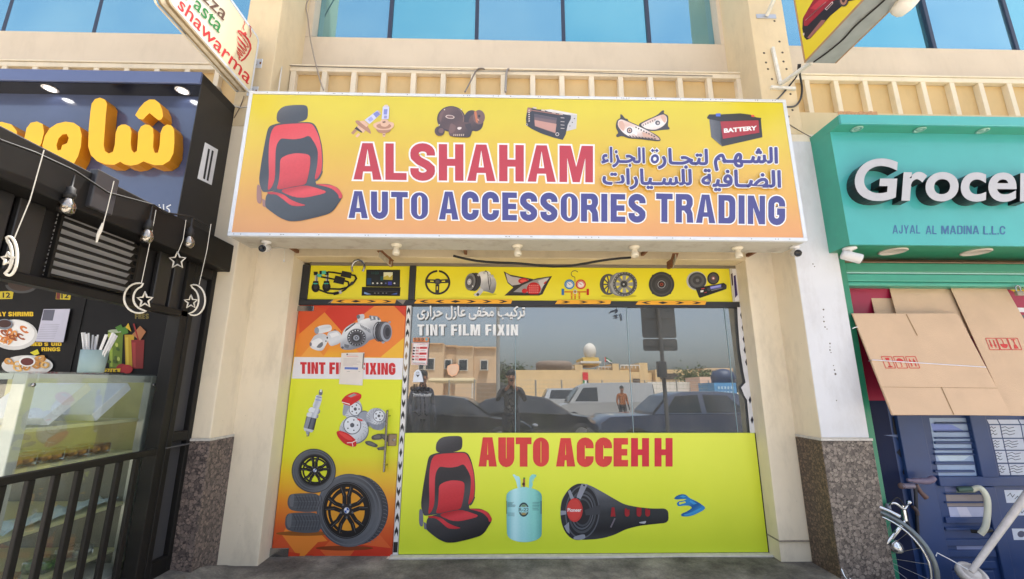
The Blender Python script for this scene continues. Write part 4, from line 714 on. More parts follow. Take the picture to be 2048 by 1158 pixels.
a.off += .0003; a.el(822, 248, 44, 74, G2); a.el(828, 248, 32, 58, (84, 86, 98)); a.el(832, 248, 18, 34, (58, 60, 70)); a.el(848, 172, 10, 8, G4); a.el(798, 328, 12, 8, G4)
a.poly([(470, 290), (500, 220), (560, 180), (620, 172), (700, 220), (710, 260), (690, 320), (640, 360), (560, 385), (500, 386), (466, 370)], G1); a.poly([(500, 260), (530, 205), (600, 182), (680, 220), (660, 240), (560, 225)], G4)
for i in range(9): a.line([(505+i*9, 245-i*7), (518+i*8, 224-i*6)], 7, BK, up=False)
for i in range(7): a.line([(622+i*12, 190+i*6), (632+i*11, 214+i*7)], 6, G3, up=False)
a.off += .0003; a.el(594, 292, 74, 70, G3); a.el(594, 292, 66, 62, (52, 54, 62), hole=.82)
for q in range(0, 360, 20): a.el(594+60*math.cos(R(q)), 292+56*math.sin(R(q)), 5, 5, G1, up=False, n=8)
a.off += .0003; a.el(594, 292, 52, 50, (84, 86, 96)); a.el(594, 292, 40, 38, (64, 66, 74)); a.el(592, 293, 24, 22, G2); a.el(592, 293, 12, 12, (60, 62, 70)); a.el(592, 293, 6, 6, G4); a.el(486, 368, 10, 9, (90, 94, 106)); a.poly([(500, 340), (540, 350), (530, 376), (500, 366)], G3); a.build('printed_alternators', leaf)
a = DA(D1); a.curvy = True   # spark plug
G1, G4 = (196, 202, 214), (216, 222, 232); PL_ = pg(a, leaf, (205, 850), (306, 880), [(0, (120, 126, 142)), (.25, (224, 230, 240)), (.5, (180, 186, 204)), (.75, (206, 212, 226)), (1, (110, 116, 134))])
a.poly([(305, 692), (328, 694), (330, 720), (322, 738), (300, 732), (300, 712)], G3); a.poly([(312, 690), (324, 692), (322, 712), (308, 710)], G4); a.poly([(280, 730), (325, 738), (322, 780), (300, 845), (248, 825), (270, 770)], PL_); a.line([(280, 746), (322, 754)], 6, (110, 130, 190)); a.line([(274, 768), (316, 776)], 12, (150, 164, 210)); a.poly([(240, 824), (308, 838), (312, 865), (296, 885), (228, 866), (215, 850)], PL_); a.poly([(240, 830), (275, 838), (262, 870), (226, 860)], G4); a.poly([(218, 864), (300, 884), (296, 908), (284, 916), (206, 898), (206, 880)], PL_); a.poly([(222, 868), (250, 875), (240, 904), (212, 896)], G4); a.poly([(206, 898), (284, 916), (262, 1005), (184, 985)], pg(a, leaf, (190, 940), (275, 960), [(0, (50, 54, 68)), (.2, (150, 156, 172)), (.4, (60, 64, 80)), (.7, (96, 102, 120)), (1, (40, 42, 54))])); a.poly([(220, 902), (240, 906), (214, 992), (194, 987)], (140, 146, 164)); a.poly([(250, 908), (262, 911), (238, 998), (226, 996)], (100, 106, 122)); a.poly([(184, 985), (262, 1005), (248, 1022), (190, 1010)], G1); a.poly([(200, 1008), (232, 1016), (222, 1042), (206, 1038)], G2); a.line([(206, 1050), (222, 1048), (228, 1020)], 7, G3); a.build('printed_spark_plug', leaf)
a = DA(D1); a.curvy = True   # brake discs, calipers, pads
def disc(cx, cy, rx, ry, hx, hy, hrx, hry):
    a.el(cx+5, cy+8, rx, ry, G3, n=36); a.el(cx, cy, rx, ry, pg(a, leaf, (cx-rx, cy-ry), (cx+rx, cy+ry), [(0, (214, 220, 230)), (.35, (170, 176, 190)), (.6, (206, 212, 222)), (1, (140, 146, 160))]), n=36); 
    for q in range(0, 360, 20):
        for k in (.93, .82, .72): a.el(cx+rx*k*math.cos(R(q+k*60)), cy+ry*k*math.sin(R(q+k*60)), 3, 3, G3, up=False, n=6)
    a.off += .0003; a.el(hx, hy, hrx*1.12, hry*1.12, G3); a.el(hx, hy, hrx, hry, G4)
    for q in range(0, 360, 72): a.el(hx+hrx*.66*math.cos(R(q)), hy+hry*.66*math.sin(R(q)), 6, 6, (92, 96, 108), up=False, n=10)
    a.off += .0003; a.el(hx, hy, hrx*.27, hry*.27, (84, 88, 100))
RC = (200, 40, 46); RC2 = (222, 70, 70)
disc(560, 838, 72, 86, 582, 842, 44, 48); a.poly([(485, 850), (500, 800), (560, 780), (500, 900), (484, 885)], G2); a.poly([(472, 778), (510, 735), (575, 708), (632, 728), (626, 765), (570, 800), (545, 818), (490, 805)], RC); a.poly([(510, 745), (575, 716), (620, 732), (560, 752)], RC2); a.poly([(525, 744), (570, 722), (595, 730), (550, 752)], (150, 150, 156)); a.line([(480, 788), (540, 806)], 7, (232, 226, 226))
a.el(650, 925, 55, 72, G3); a.el(655, 905, 48, 44, G2); disc(745, 900, 76, 66, 765, 895, 40, 42); a.poly([(680, 930), (720, 960), (780, 962), (818, 935), (812, 985), (780, 1008), (730, 1000), (690, 965)], G2)
for i in range(12): a.line([(690+i*10, 945+18*math.sin(i*.28)), (694+i*10, 985+18*math.sin(i*.28))], 4, G3, up=False)
disc(572, 1000, 110, 104, 560, 966, 62, 64); a.poly([(436, 1015), (470, 1008), (530, 1030), (590, 1080), (594, 1128), (560, 1134), (500, 1112), (450, 1060)], RC); a.poly([(450, 1022), (480, 1018), (540, 1050), (570, 1084), (520, 1080)], RC2); a.line([(520, 1102), (560, 1100), (592, 1084)], 6, (232, 226, 226)); a.line([(560, 1100), (566, 1130)], 5, (232, 226, 226)); a.line([(600, 920), (640, 930)], 12, RC2)
PD = (84, 84, 84)
for p in ([(706, 1050), (770, 1028), (800, 1050), (790, 1076), (712, 1082)], [(770, 1030), (835, 1040), (848, 1080), (835, 1100), (780, 1060)], [(655, 1090), (700, 1086), (764, 1120), (745, 1140), (670, 1118)], [(750, 1140), (820, 1126), (826, 1156), (760, 1158)]): a.poly(p, PD); cx_ = sum(q[0] for q in p)/len(p); cy_ = sum(q[1] for q in p)/len(p); a.poly([(cx_+(q[0]-cx_)*.6, cy_+(q[1]-cy_)*.6-2) for q in p], (108, 108, 108))
a.build('printed_brake_discs', leaf)
for x, y, w2, h2_ in ((-1.855, 2.1, .075, .026), (-1.857, .035, .08, .032)):
    b = MB(); b.box(x-w2, x+w2, -.016, -.0045, y-h2_, y+h2_, STEEL, .003); b.build('patch_hinge', dr)
b = MB(); p1, p2 = atY(775, 820, -.055), atY(768, 944, -.055); b.bar(p1, p2, .016, .03, P((120, 120, 122), .25, 1, key='handle_steel', var=.15), b=.004)
for f in (.1, .9): q = p1.lerp(p2, f); b.tube([q, (q.x+.012, -.004, q.z)], .008, STEEL)
b.build('handle', dr)
b = MB(); p = atY(785, 880, -.02); b.box(p.x-.042, p.x+.034, -.024, -.0045, p.z-.05, p.z+.05, P((132, 120, 106), .35, .8, key='lock_plate', var=.2), .004); b.lathe((p.x+.012, -.024, p.z), (0, -1, 0), [(.011, 0), (.011, .004), (.0, .005)], STEEL, 12); b.build('lock', dr)
n = MB(); NP = P((222, 216, 212), .55, key='paper'); c4 = [atY(x, y, -.0125) for x, y in ((683, 706), (729, 705), (725, 771), (678, 768))]; n.sheet([c4], NP, .0006); no = n.build('paper_notice', base=c4[3], label='white paper notice taped over the red lettering of the door', cat='notice')
a = Art(Y=-.0132, T=D1); a.poly([(500, 518), (604, 521), (602, 538), (498, 535)], (92, 120, 196)); a.poly([(642, 412), (652, 412), (642, 530), (634, 530)], (120, 110, 110))
for i in range(7): a.line([(490, 452+i*9), (490+random.uniform(70, 140), 454+i*9)], 2.2, (178, 172, 176), up=False)
a.line([(516, 436), (606, 438)], 3, (214, 130, 130)); a.line([(510, 424), (600, 426)], 3, (190, 150, 150)); a.line([(516, 552), (540, 552)], 3, (150, 150, 150)); a.line([(606, 552), (620, 552)], 3, (150, 150, 150)); a.el(520, 420, 6, 6, (90, 90, 96)); a.build('notice_print', no)
hs = MB(); pts = [atY(600+x*460/2048, 510+y*460/2048, -.2) for x, y in ((470, 150), (462, 118), (468, 85), (490, 58), (520, 48), (550, 58), (572, 85), (576, 115), (560, 148))]
pts[0].z -= .0; hs.tube([(p.x, -.205, p.z) for p in pts], [.009, .011, .013, .014, .014, .014, .013, .011, .009], STEEL, 6); hs.build('horseshoe', label='steel horseshoe nailed above the small yellow header panel', cat='horseshoe')
# ================================================================ the big sign
SX0, SX1, SY0, SY1, SZ0, SZ1 = -2.158, 2.442, -.79, -.48, 2.535, 3.828
sg = thing('sign_box', (.14, SY0, SZ0), 'wide yellow to orange shop sign with a car seat print and red and blue capitals', 'shop sign')
SIGNV = zgrad('sign_film', 2, 0, 1.29, [(0, (211, 147, 90)), (.12, (211, 153, 86)), (.4, (211, 168, 64)), (.62, (209, 181, 48)), (.85, (207, 191, 42)), (1, (207, 193, 28))], rough=.3, spec=.5, ior=1.85)
b = MB(); b.box(SX0+.03, SX1-.03, SY0-.002, SY0+.02, SZ0+.03, SZ1-.03, SIGNV); fc = b.build('sign_face', sg)
b = MB(); F = ALUW
b.box(SX0, SX1, SY0-.008, SY0+.03, SZ0, SZ0+.03, F, .003); b.box(SX0, SX1, SY0-.008, SY0+.03, SZ1-.026, SZ1, F, .003); b.box(SX0, SX0+.03, SY0-.0079, SY0+.03, SZ0+.0301, SZ1-.0261, F, .003); b.box(SX1-.03, SX1, SY0-.0079, SY0+.03, SZ0+.0301, SZ1-.0261, F, .003)
for i in range(70): q = SX0+.05+(SX1-SX0-.1)*random.random(); zq = random.choice((SZ0+.015, SZ1-.013)); b.lathe((q, SY0-.008, zq), (0, -1, 0), [(.004, 0), (.003, .002), (0, .0022)], P((120, 116, 110), .6, key='rivet'), 6)
b.build('frame', sg)
b = MB(); b.box(SX0+.004, SX1-.004, SY0+.031, SY1, SZ0+.002, SZ0+.02, stucco('sign_underside', (190, 186, 176), (110, 80, 52), .5)); b.box(SX0+.004, SX0+.02, SY0+.031, SY1, SZ0+.0205, SZ1-.003, ALUW); b.box(SX1-.02, SX1-.004, SY0+.031, SY1, SZ0+.0205, SZ1-.003, ALUW); b.box(SX0+.0205, SX1-.0205, SY0+.031, SY1, SZ1-.02, SZ1-.003, ALUW); b.box(SX0+.02, SX1-.02, SY1-.01, SY1, SZ0+.021, SZ1-.021, DARK)
for x in (-1.9, -.35, 1.3, 2.3): b.box(x-.012, x+.012, SY1, -.19, SZ0+.05, SZ0+.08, RUST)
b.build('casing', sg)
SA = lambda T=(0, 0, 1): Art(Y=SY0-.002, T=T, ink=signink)
a = SA((500, 190, 220/944)); a.curvy = True; DK_ = pg(a, fc, (150, 100), (560, 1080), [(0, (84, 88, 98)), (.2, (54, 60, 70)), (.5, (48, 54, 64)), (.62, (66, 72, 82)), (.85, (52, 58, 68)), (1, (36, 40, 48))], True); RG_ = pg(a, fc, (330, 240), (480, 940), [(0, (206, 58, 66)), (.3, (212, 74, 80)), (.62, (198, 54, 62)), (.78, (176, 40, 48)), (.86, (210, 62, 70)), (1, (192, 48, 56))], True)
seat(a, DK_, DK_, RG_, RG_, (150, 110, 104)); a.build('printed_seat', fc)
WL = signink(226, 228, 232); REDL = (178, 34, 52); BLUL = (52, 50, 128)
def bword(a, txt, x0, y0, x1, y1, c, fit, s, w, gap=.12, g=.028):
    rings0, W0 = block_word(txt, s, w, gap)
    k = abs(y1-y0)
    a.word(txt, x0, y0, x1, y1, WL, s, w, gap, grow=g*1.6, fit=fit); a.word(txt, x0, y0, x1, y1, c, s, w, gap, fit=fit)
a = SA(); bword(a, 'ALSHAHAM', 707, 359, 1186, 292, REDL, (1186, 365), .225, .66, .1); a.build('sign_lettering', fc, label='red capitals with white outline')
a = SA(); bword(a, 'AUTO', 697, 436, 856, 385, BLUL, (856, 439), .23, .64, .12); bword(a, 'ACCESSORIES', 878, 439, 1291, 389, BLUL, (1291, 445), .23, .64, .12); bword(a, 'TRADING', 1312, 444, 1570, 393, BLUL, (1570, 450), .23, .64, .12); a.build('sign_lettering', fc, label='blue capitals with white outline')
a = SA()
for tx, x0, y0, x1, y1 in (('الشـهـم', 1429, 341, 1554, 296), ('لتجـار', 1316, 338, 1414, 300), ('الجـزاء', 1203, 335, 1288, 298), ('الضـافية', 1402, 383, 1558, 343), ('للسـيارات', 1205, 380, 1380, 342)):
    a.text(shape(tx), x0, y0, x1, y1, WL, bold=0, fat=.08, rb=(x1, y0+2)); a.text(shape(tx), x0, y0, x1, y1, BLUL, bold=0, fat=.034, rb=(x1, y0+2))
for g_, c_ in ((2.6, WL), (0, BLUL)):
    a.el(1307.5, 321, 8.2+g_, 9.4+g_, c_, hole=.42 if not g_ else 0, up=False, rot=15)
    for x_ in (1303, 1311.5): a.poly([(x_-3.6-g_, 304.5), (x_, 300.6-g_), (x_+3.6+g_, 304.5), (x_, 308.4+g_)], c_, up=False)
    a.off += .0006
a.build('sign_lettering', fc, label='blue Arabic lettering with white outline')
B5 = (690, 190, 490/2048); COP = (170, 124, 98); COP2 = (214, 176, 150); COP3 = (110, 74, 60); GB = (196, 200, 232); GB2 = (120, 128, 196)
a = SA(B5); a.curvy = True   # headlight bulbs
a.poly([(50, 318), (80, 285), (102, 298), (70, 332)], COP); a.poly([(86, 345), (112, 318), (128, 330), (104, 356)], COP2); a.poly([(80, 282), (100, 262), (150, 300), (140, 318)], (40, 30, 34)); a.poly([(100, 268), (130, 240), (180, 280), (155, 318)], COP2); a.poly([(84, 218), (110, 210), (180, 246), (215, 300), (218, 330), (190, 310), (130, 268), (96, 240)], COP); a.poly([(120, 222), (160, 215), (200, 250), (180, 270)], COP2); a.poly([(165, 210), (270, 130), (300, 160), (205, 245)], GB); a.poly([(235, 160), (270, 136), (296, 162), (262, 192)], GB2); a.poly([(190, 205), (220, 182), (240, 205), (210, 228)], (150, 156, 214)); a.poly([(272, 130), (292, 134), (300, 158), (284, 150)], (196, 170, 160))
a.poly([(315, 310), (342, 310), (336, 352), (316, 350)], COP2); a.el(327, 334, 5, 6, COP3); a.el(324, 290, 60, 32, COP); a.poly([(236, 244), (290, 222), (360, 222), (412, 236), (408, 272), (370, 296), (280, 296), (240, 270)], COP2); a.el(326, 262, 62, 24, COP); a.poly([(296, 210), (360, 205), (372, 250), (340, 272), (300, 262)], COP2); a.poly([(318, 100), (372, 100), (366, 205), (308, 206)], GB); a.poly([(326, 122), (358, 122), (352, 168), (324, 166)], GB2); a.poly([(330, 175), (356, 176), (350, 200), (326, 198)], (140, 140, 190)); a.poly([(322, 100), (335, 86), (356, 86), (370, 102)], (206, 190, 190)); a.line([(316, 232), (340, 228)], 12, COP3); a.build('printed_headlight_bulbs', fc)
a = SA(B5); a.curvy = True; S1 = pg(a, fc, (800, 110), (1000, 350), [(0, (110, 82, 80)), (.4, (78, 58, 58)), (.7, (92, 68, 66)), (1, (60, 46, 48))], True); S2 = (62, 50, 54); S3 = (112, 84, 80)   # speaker set
a.el(1060, 215, 70, 88, S2); a.el(1095, 230, 62, 74, S1); a.el(1120, 186, 50, 60, S3); a.poly([(1078, 140), (1098, 136), (1112, 236), (1096, 228)], (190, 110, 70)); a.el(1122, 178, 10, 12, (30, 26, 30)); a.line([(1108, 200), (1120, 216)], 10, (190, 140, 120)); a.el(888, 202, 118, 108, S2, n=40); a.el(890, 200, 108, 98, S1, n=40); a.el(880, 200, 112, 104, (200, 160, 140), hole=.985, n=40, a0=-50, a1=90); a.poly([(800, 150), (830, 128), (800, 230), (786, 200)], S3)
a.poly([(836, 184), (852, 168), (895, 170), (920, 186), (905, 202), (862, 200)], (206, 186, 180)); a.poly([(846, 184), (858, 174), (893, 175), (910, 186), (900, 196), (866, 195)], S3); a.el(792, 304, 42, 42, S1); a.el(800, 302, 34, 34, S2); a.el(804, 300, 22, 22, S3); a.poly([(884, 236), (920, 228), (1040, 230), (1060, 260), (1064, 300), (1048, 352), (1020, 360), (880, 352), (866, 320), (870, 290)], S1); a.poly([(884, 236), (930, 260), (920, 310), (870, 330), (866, 310), (872, 280)], S3); a.poly([(1000, 250), (1050, 240), (1062, 290), (1040, 330)], S2)
a.poly([(936, 280), (952, 270), (974, 272), (976, 282), (962, 294), (948, 294)], (220, 206, 204)); 
for i in range(6): a.poly([(908+i*16, 330), (916+i*16, 330), (914+i*16, 346), (906+i*16, 346)], (196, 176, 160), up=False)
for x, y in ((832, 126), (972, 124), (790, 254)): a.el(x, y, 5, 6, (220, 206, 190), up=False)
a.build('printed_speaker_set', fc)
a = SA(B5)   # car stereo
a.poly([(1650, 126), (1720, 120), (1940, 160), (1932, 282), (1840, 306), (1700, 160)], (214, 212, 212)); a.poly([(1860, 160), (1938, 166), (1930, 282), (1850, 302)], (190, 190, 194)); 
for x, y in ((1918, 198), (1880, 260), (1900, 230)): a.el(x, y, 5, 5, (70, 70, 80), up=False)
a.poly([(1526, 104), (1560, 108), (1600, 120), (1660, 124), (1700, 140), (1760, 150), (1890, 172), (1888, 200), (1862, 250), (1845, 330), (1820, 376), (1740, 356), (1640, 322), (1560, 284), (1518, 256), (1512, 200)], (40, 42, 52)); a.poly([(1526, 104), (1560, 112), (1556, 140), (1520, 150)], (150, 110, 100)); a.line([(1556, 128), (1700, 150), (1800, 166)], 9, (150, 106, 92)); a.poly([(1580, 158), (1770, 194), (1756, 322), (1586, 262)], (112, 92, 96)); a.poly([(1584, 210), (1768, 244), (1758, 318), (1588, 260)], (186, 140, 130)); a.poly([(1580, 160), (1768, 196), (1766, 214), (1582, 186)], (84, 74, 84))
for i in range(6): a.poly([(1534, 124+i*18), (1546, 124+i*18), (1544, 134+i*18), (1532, 134+i*18)], (206, 190, 186), up=False)
for x, y, r in ((1520, 250, 9), (1774, 330, 15)): a.el(x, y, r, r, (226, 214, 210)); a.el(x, y, r*.72, r*.72, (54, 54, 62))
for y in (192, 224, 252, 280): a.line([(1802, y), (1834, y+3)], 6, (190, 180, 180), up=False)
for x, y in ((1570, 108), (1640, 128), (1730, 148), (1790, 158)): a.poly([(x, y-6), (x+30, y-2), (x+30, y+12), (x, y+6)], (200, 184, 176), up=False)
a.build('printed_car_stereo', fc)
H5 = (1030, 190, 530/2048); a = SA(H5); a.curvy = True; KD = (52, 50, 56); PK = pg(a, fc, (880, 150), (960, 350), [(0, (232, 220, 216)), (.35, (214, 186, 176)), (.6, (232, 226, 226)), (1, (190, 160, 150))], True); PK2 = (206, 168, 152)   # headlamps
a.poly([(950, 226), (1020, 190), (1100, 156), (1138, 118), (1154, 120), (1148, 142), (1184, 158), (1186, 200), (1180, 240), (1198, 256), (1190, 268), (1140, 270), (1060, 282), (980, 262)], KD); a.poly([(966, 228), (1040, 190), (1110, 160), (1150, 148), (1174, 172), (1172, 210), (1140, 246), (1080, 272), (1010, 262)], PK); a.poly([(1120, 160), (1150, 150), (1172, 180), (1160, 220), (1140, 200)], PK2); a.el(1100, 218, 26, 24, (226, 226, 232)); a.el(1102, 216, 19, 18, (70, 70, 84)); a.el(1104, 218, 9, 9, (190, 180, 180)); a.poly([(1000, 235), (1040, 222), (1050, 250), (1010, 258)], (230, 226, 226))
for i in range(6): a.poly([(985+i*18, 232-i*8), (993+i*18, 228-i*8), (996+i*18, 236-i*8), (988+i*18, 240-i*8)], KD, up=False)
a.poly([(780, 310), (800, 296), (776, 250), (786, 196), (816, 180), (812, 150), (826, 152), (850, 184), (870, 186), (876, 204), (940, 230), (1040, 280), (1110, 320), (1128, 350), (1110, 360), (1040, 352), (960, 342), (880, 338), (826, 316), (786, 330)], KD); a.poly([(796, 200), (820, 188), (880, 212), (960, 246), (1050, 290), (1108, 330), (1120, 352), (1060, 342), (960, 330), (890, 330), (830, 290), (792, 240)], PK); a.poly([(800, 206), (830, 200), (850, 240), (840, 286), (806, 250)], PK2); a.el(886, 276, 30, 30, (232, 230, 234)); a.el(884, 276, 22, 23, (70, 68, 80)); a.el(884, 276, 13, 14, (206, 176, 160)); a.el(884, 276, 6, 7, (60, 56, 66)); a.poly([(920, 270), (944, 300), (940, 316), (912, 300)], (236, 234, 236)); a.poly([(980, 290), (1040, 300), (1060, 330), (990, 322)], PK2)
for i in range(8): a.poly([(930+i*20, 246+i*10), (940+i*20, 250+i*10), (938+i*20, 260+i*10), (928+i*20, 256+i*10)], KD, up=False)
for i in range(9): a.line([(880+i*24, 316+i*3), (896+i*24, 326+i*2)], 6, KD, up=False)
a.build('printed_headlamps', fc)
a = SA(H5); BT = (42, 42, 50)   # battery
a.poly([(1500, 180), (1900, 186), (1912, 326), (1900, 330), (1600, 398), (1516, 326)], pg(a, fc, (1500, 250), (1910, 300), [(0, (96, 100, 112)), (.2, (74, 78, 90)), (.24, (38, 38, 46)), (1, (34, 34, 42))], True)); a.poly([(1484, 172), (1500, 150), (1600, 150), (1740, 142), (1820, 152), (1860, 172), (1904, 178), (1900, 190), (1590, 204), (1486, 184)], (32, 32, 40)); a.poly([(1552, 144), (1588, 142), (1588, 166), (1552, 166)], (66, 100, 206)); a.poly([(1824, 154), (1848, 156), (1850, 172), (1826, 170)], (206, 60, 60)); a.poly([(1586, 206), (1880, 196), (1888, 292), (1606, 340)], (160, 34, 54)); a.text('BATTERY', 1614, 294, 1868, 238, WL, bold=.05, rb=(1870, 272)); a.poly([(1516, 326), (1600, 398), (1592, 378), (1522, 316)], (96, 100, 110)); a.build('printed_battery', fc)
# things under the sign
def lamp_holder(p):
    t = thing('lamp_holder', p, 'cream lamp holder without a bulb under the yellow sign, nearest the left pillar', 'lamp holder', 'empty lamp holders under the sign')
    b = MB(); b.lathe(p, (0, 0, -1), [(.0, 0), (.042, 0), (.045, .008), (.036, .02), (.026, .024)], PLW, 20); b.build('ceiling_rose', t)
    b = MB(); q = Vector(p)-Vector((0, 0, .024)); b.lathe(q, (.05, -.1, -1), [(.022, 0), (.024, .03), (.029, .035), (.03, .062), (.027, .066), (.02, .064), (.018, .03), (0, .03)], PLW, 20); b.build('socket', t); return t
uz = SZ0+.0015; l0 = lamp_holder((atY(793, 488, -.62).x, -.62, uz))
for x_, lb in ((1035, 'cream lamp holder without a bulb in the middle of the sign underside'), (1268, 'cream lamp holder without a bulb just left of a rusty bracket'), (1474, 'cream lamp holder without a bulb nearest the right end of the sign')):
    dup(l0, (atY(x_, 490, -.62).x, -.62, uz), lb)
def camera_bullet(p, d, lab, m1, m2, s=1, bracket=(0, 0, 1)):
    t = thing('security_camera', p, lab, 'security camera', None); p = Vector(p); d = Vector(d).normalized()
    b = MB(); b.lathe(p, (0, 0, -1), [(0, 0), (.045*s, 0), (.047*s, .012*s), (.03*s, .02*s), (.014*s, .024*s), (.014*s, .05*s)], m1, 18); b.build('mount', t)
    c = p-Vector((0, 0, .07*s)); b = MB(); b.lathe(c-d*.06*s, d, [(0, 0), (.03*s, 0), (.036*s, .008*s), (.038*s, .12*s), (.036*s, .126*s)], m1, 20); b.build('housing', t)
    b = MB(); b.lathe(c+d*.064*s, d, [(.035*s, 0), (.034*s, .006*s), (.02*s, .008*s), (.018*s, .004*s), (0, .003*s)], m2, 20); b.build('lens', t); return t
camera_bullet((atY(532, 487, -.66).x, -.66, uz), (.1, -1, -.35), 'small dark faced camera under the left end of the yellow sign', PW, P((22, 24, 30), .15, key='dark_lens'), .82)
camera_bullet((atY(1590, 495, -.66).x, -.66, uz), (-.35, -1, -.35), 'small dark faced camera under the right end of the yellow sign', PW, P((22, 24, 30), .15, key='dark_lens'), .82)
for x_, lb in ((770, 'rusty steel bracket under the sign near its left lamp holder'), (1352, 'rusty steel bracket under the sign between two right lamp holders')):
    b = MB(); x = atY(x_, 505, -.4).x; b.bar((x-.03, -.46, 2.53), (x+.02, -.25, 2.50), .05, .006, RUST); b.bar((x-.03, -.46, 2.5), (x+.02, -.25, 2.47), .006, .05, P((170, 160, 140), .7, var=.4, scale=40, key='peeling_paint')); b.box(x-.01, x+.02, -.3, -.191, 2.46, 2.53, RUST, .004); b.build('steel_bracket', label=lb, cat='bracket', group='brackets behind the sign')
b = MB(); b.tube([Vector((-.45+1.6*i/16, -.33+.04*math.sin(i*.8), 2.53-.085*math.sin(math.pi*i/16))) for i in range(17)], .011, CABLE, 6); b.build('sagging_cable', label='thick black cable sagging below the sign over the window', cat='cable')
p = atY(570, 497, -.5); b = MB(); b.tube([(p.x-.13, -.56, 2.533), (p.x-.06, -.52, 2.53), p, p-Vector((.0, 0, .05)), p-Vector((-.004, 0, .1))], .0025, CABLEW, 5); b.ball(p-Vector((-.004, 0, .108)), (.008, .008, .012), PW, 8); b.build('pull_cord', label='thin cord dangling beside the camera under the sign', cat='cord')
# ================================================================ the eatery on the left
def text3d(body, lb, rb, tr, T, Yf, Yb, face, side, bold=.02, name='letter', parent=None, per=True):
    """standing letters: front plane Yf, back plane Yb; lb, rb, tr traced on the front plane"""
    ox, oy, k = T; A = lambda p: atY(ox+p[0]*k, oy+p[1]*k, Yf); L, Rb, Tr = A(lb), A(rb), A(tr)
    c = bpy.data.curves.new('t', 'FONT'); c.body = body; c.offset = bold; c.extrude = 1; c.resolution_u = 8
    o = bpy.data.objects.new('t', c); COL.objects.link(o); bpy.context.view_layer.update()
    me = bpy.data.meshes.new_from_object(o.evaluated_get(bpy.context.evaluated_depsgraph_get()))
    vs = [v.co.copy() for v in me.vertices]; fs = [(list(p.vertices), abs(p.normal.z)) for p in me.polygons]; bpy.data.objects.remove(o)
    mnx, mxx = min(v.x for v in vs), max(v.x for v in vs); mny, mxy = min(v.y for v in vs), max(v.y for v in vs)
    pos = []
    for v in vs:
        u, q = (v.x-mnx)/(mxx-mnx), (v.y-mny)/(mxy-mny); p = L+(Rb-L)*u+(Tr-Rb)*q; p.y = Yf if v.z > 0 else Yb; pos.append(p)
    par = list(range(len(vs)))
    def fd(a):
        while par[a] != a: par[a] = par[par[a]]; a = par[a]
        return a
    key = {}                                     # weld by place in plan so that front, side and back of a glyph stay together
    for i, v in enumerate(vs):
        kk = (round(v.x, 4), round(v.y, 4)); 
        if kk in key: par[fd(i)] = fd(key[kk])
        else: key[kk] = i
    for f, _ in fs:
        for q in f[1:]: par[fd(q)] = fd(f[0])
    groups = {}
    for f, nz in fs: groups.setdefault(fd(f[0]), []).append((f, nz))
    for g in groups.values():
        b = MB()
        for f, nz in g: b.add([pos[i] for i in f], [list(range(len(f)))], face if nz > .7 else side)
        b.build(name, parent)
SKY_GLOSS = P((44, 52, 78), .12, spec=.8, coat=.6, var=.05, key='sky_tinted_gloss'); SKY_LIP = P((84, 98, 140), .3, spec=.6, key='sky_tinted_lip')  # black gloss sheet, the sky's reflected blue painted into its colour
es = thing('eatery_sign', (-4.7, -.76, 2.6), 'black gloss sign box, sky reflection painted into its blue, with raised yellow Arabic letters and lit downlights', 'shop sign')
b = MB(); b.box(-7.5, -2.486, -.76, -.73, 2.3, 3.8, P((70, 82, 116), .16, spec=.7, coat=.5, key='sign_panel')); b.build('sign_panel', es)  # blue of the mirrored sky painted into this black panel
b = MB(); b.box(-7.5, -2.48, -.925, -.905, 3.795, 3.9, SKY_LIP, .002); b.box(-7.5, -2.48, -.904, -.3, 3.815, 3.899, BLACK2); b.box(-7.5, -2.4855, -.904, -.761, 3.79, 3.814, P((24, 26, 34), .2, key='soffit_gloss')); b.box(-2.485, -2.478, -.9045, -.3, 2.3, 3.8145, P((38, 36, 36), .4, key='side_panel')); b.build('casing', es)
GLOW, t_, b_ = nm('lamp_glow'); b_.inputs['Emission Color'].default_value = (1, .97, .92, 1); b_.inputs['Emission Strength'].default_value = 6
for x_ in (100, 366, -190):
    p = atY(x_, 178, -.835); b = MB(); b.lathe((p.x, -.835, 3.7895), (0, 0, -1), [(.052, 0), (.054, .004), (.04, .007), (.038, .0)], PW, 24); d_ = b.build('downlight', es)
    b = MB(); b.lathe((p.x, -.835, 3.7885), (0, 0, -1), [(0, 0), (.034, 0), (.034, .002), (0, .0025)], GLOW, 20); b.build('lamp', d_)
YL = P((240, 188, 36), .35, spec=.5, var=.03, key='yellow_letter'); YLS = P((214, 140, 22), .4, var=.08, key='yellow_return')
def lett(ring, hole=None):
    b = MB(); k = 520/1254; f = lambda p, Y: atY(p[0]*k, p[1]*k, Y)
    fr = [f(p, -.86) for p in ring]; bk = [Vector((p.x, -.762, p.z)) for p in fr]; rings = [fr]; 
    if hole: rings.append([f(p, -.86) for p in hole])
    b.sheet(rings, YL); 
    for r in rings: L = len(r); b.add(r+[Vector((p.x, -.762, p.z)) for p in r], [[i, (i+1) % L, L+(i+1) % L, L+i] for i in range(L)], YLS)
    b.build('letter', es)
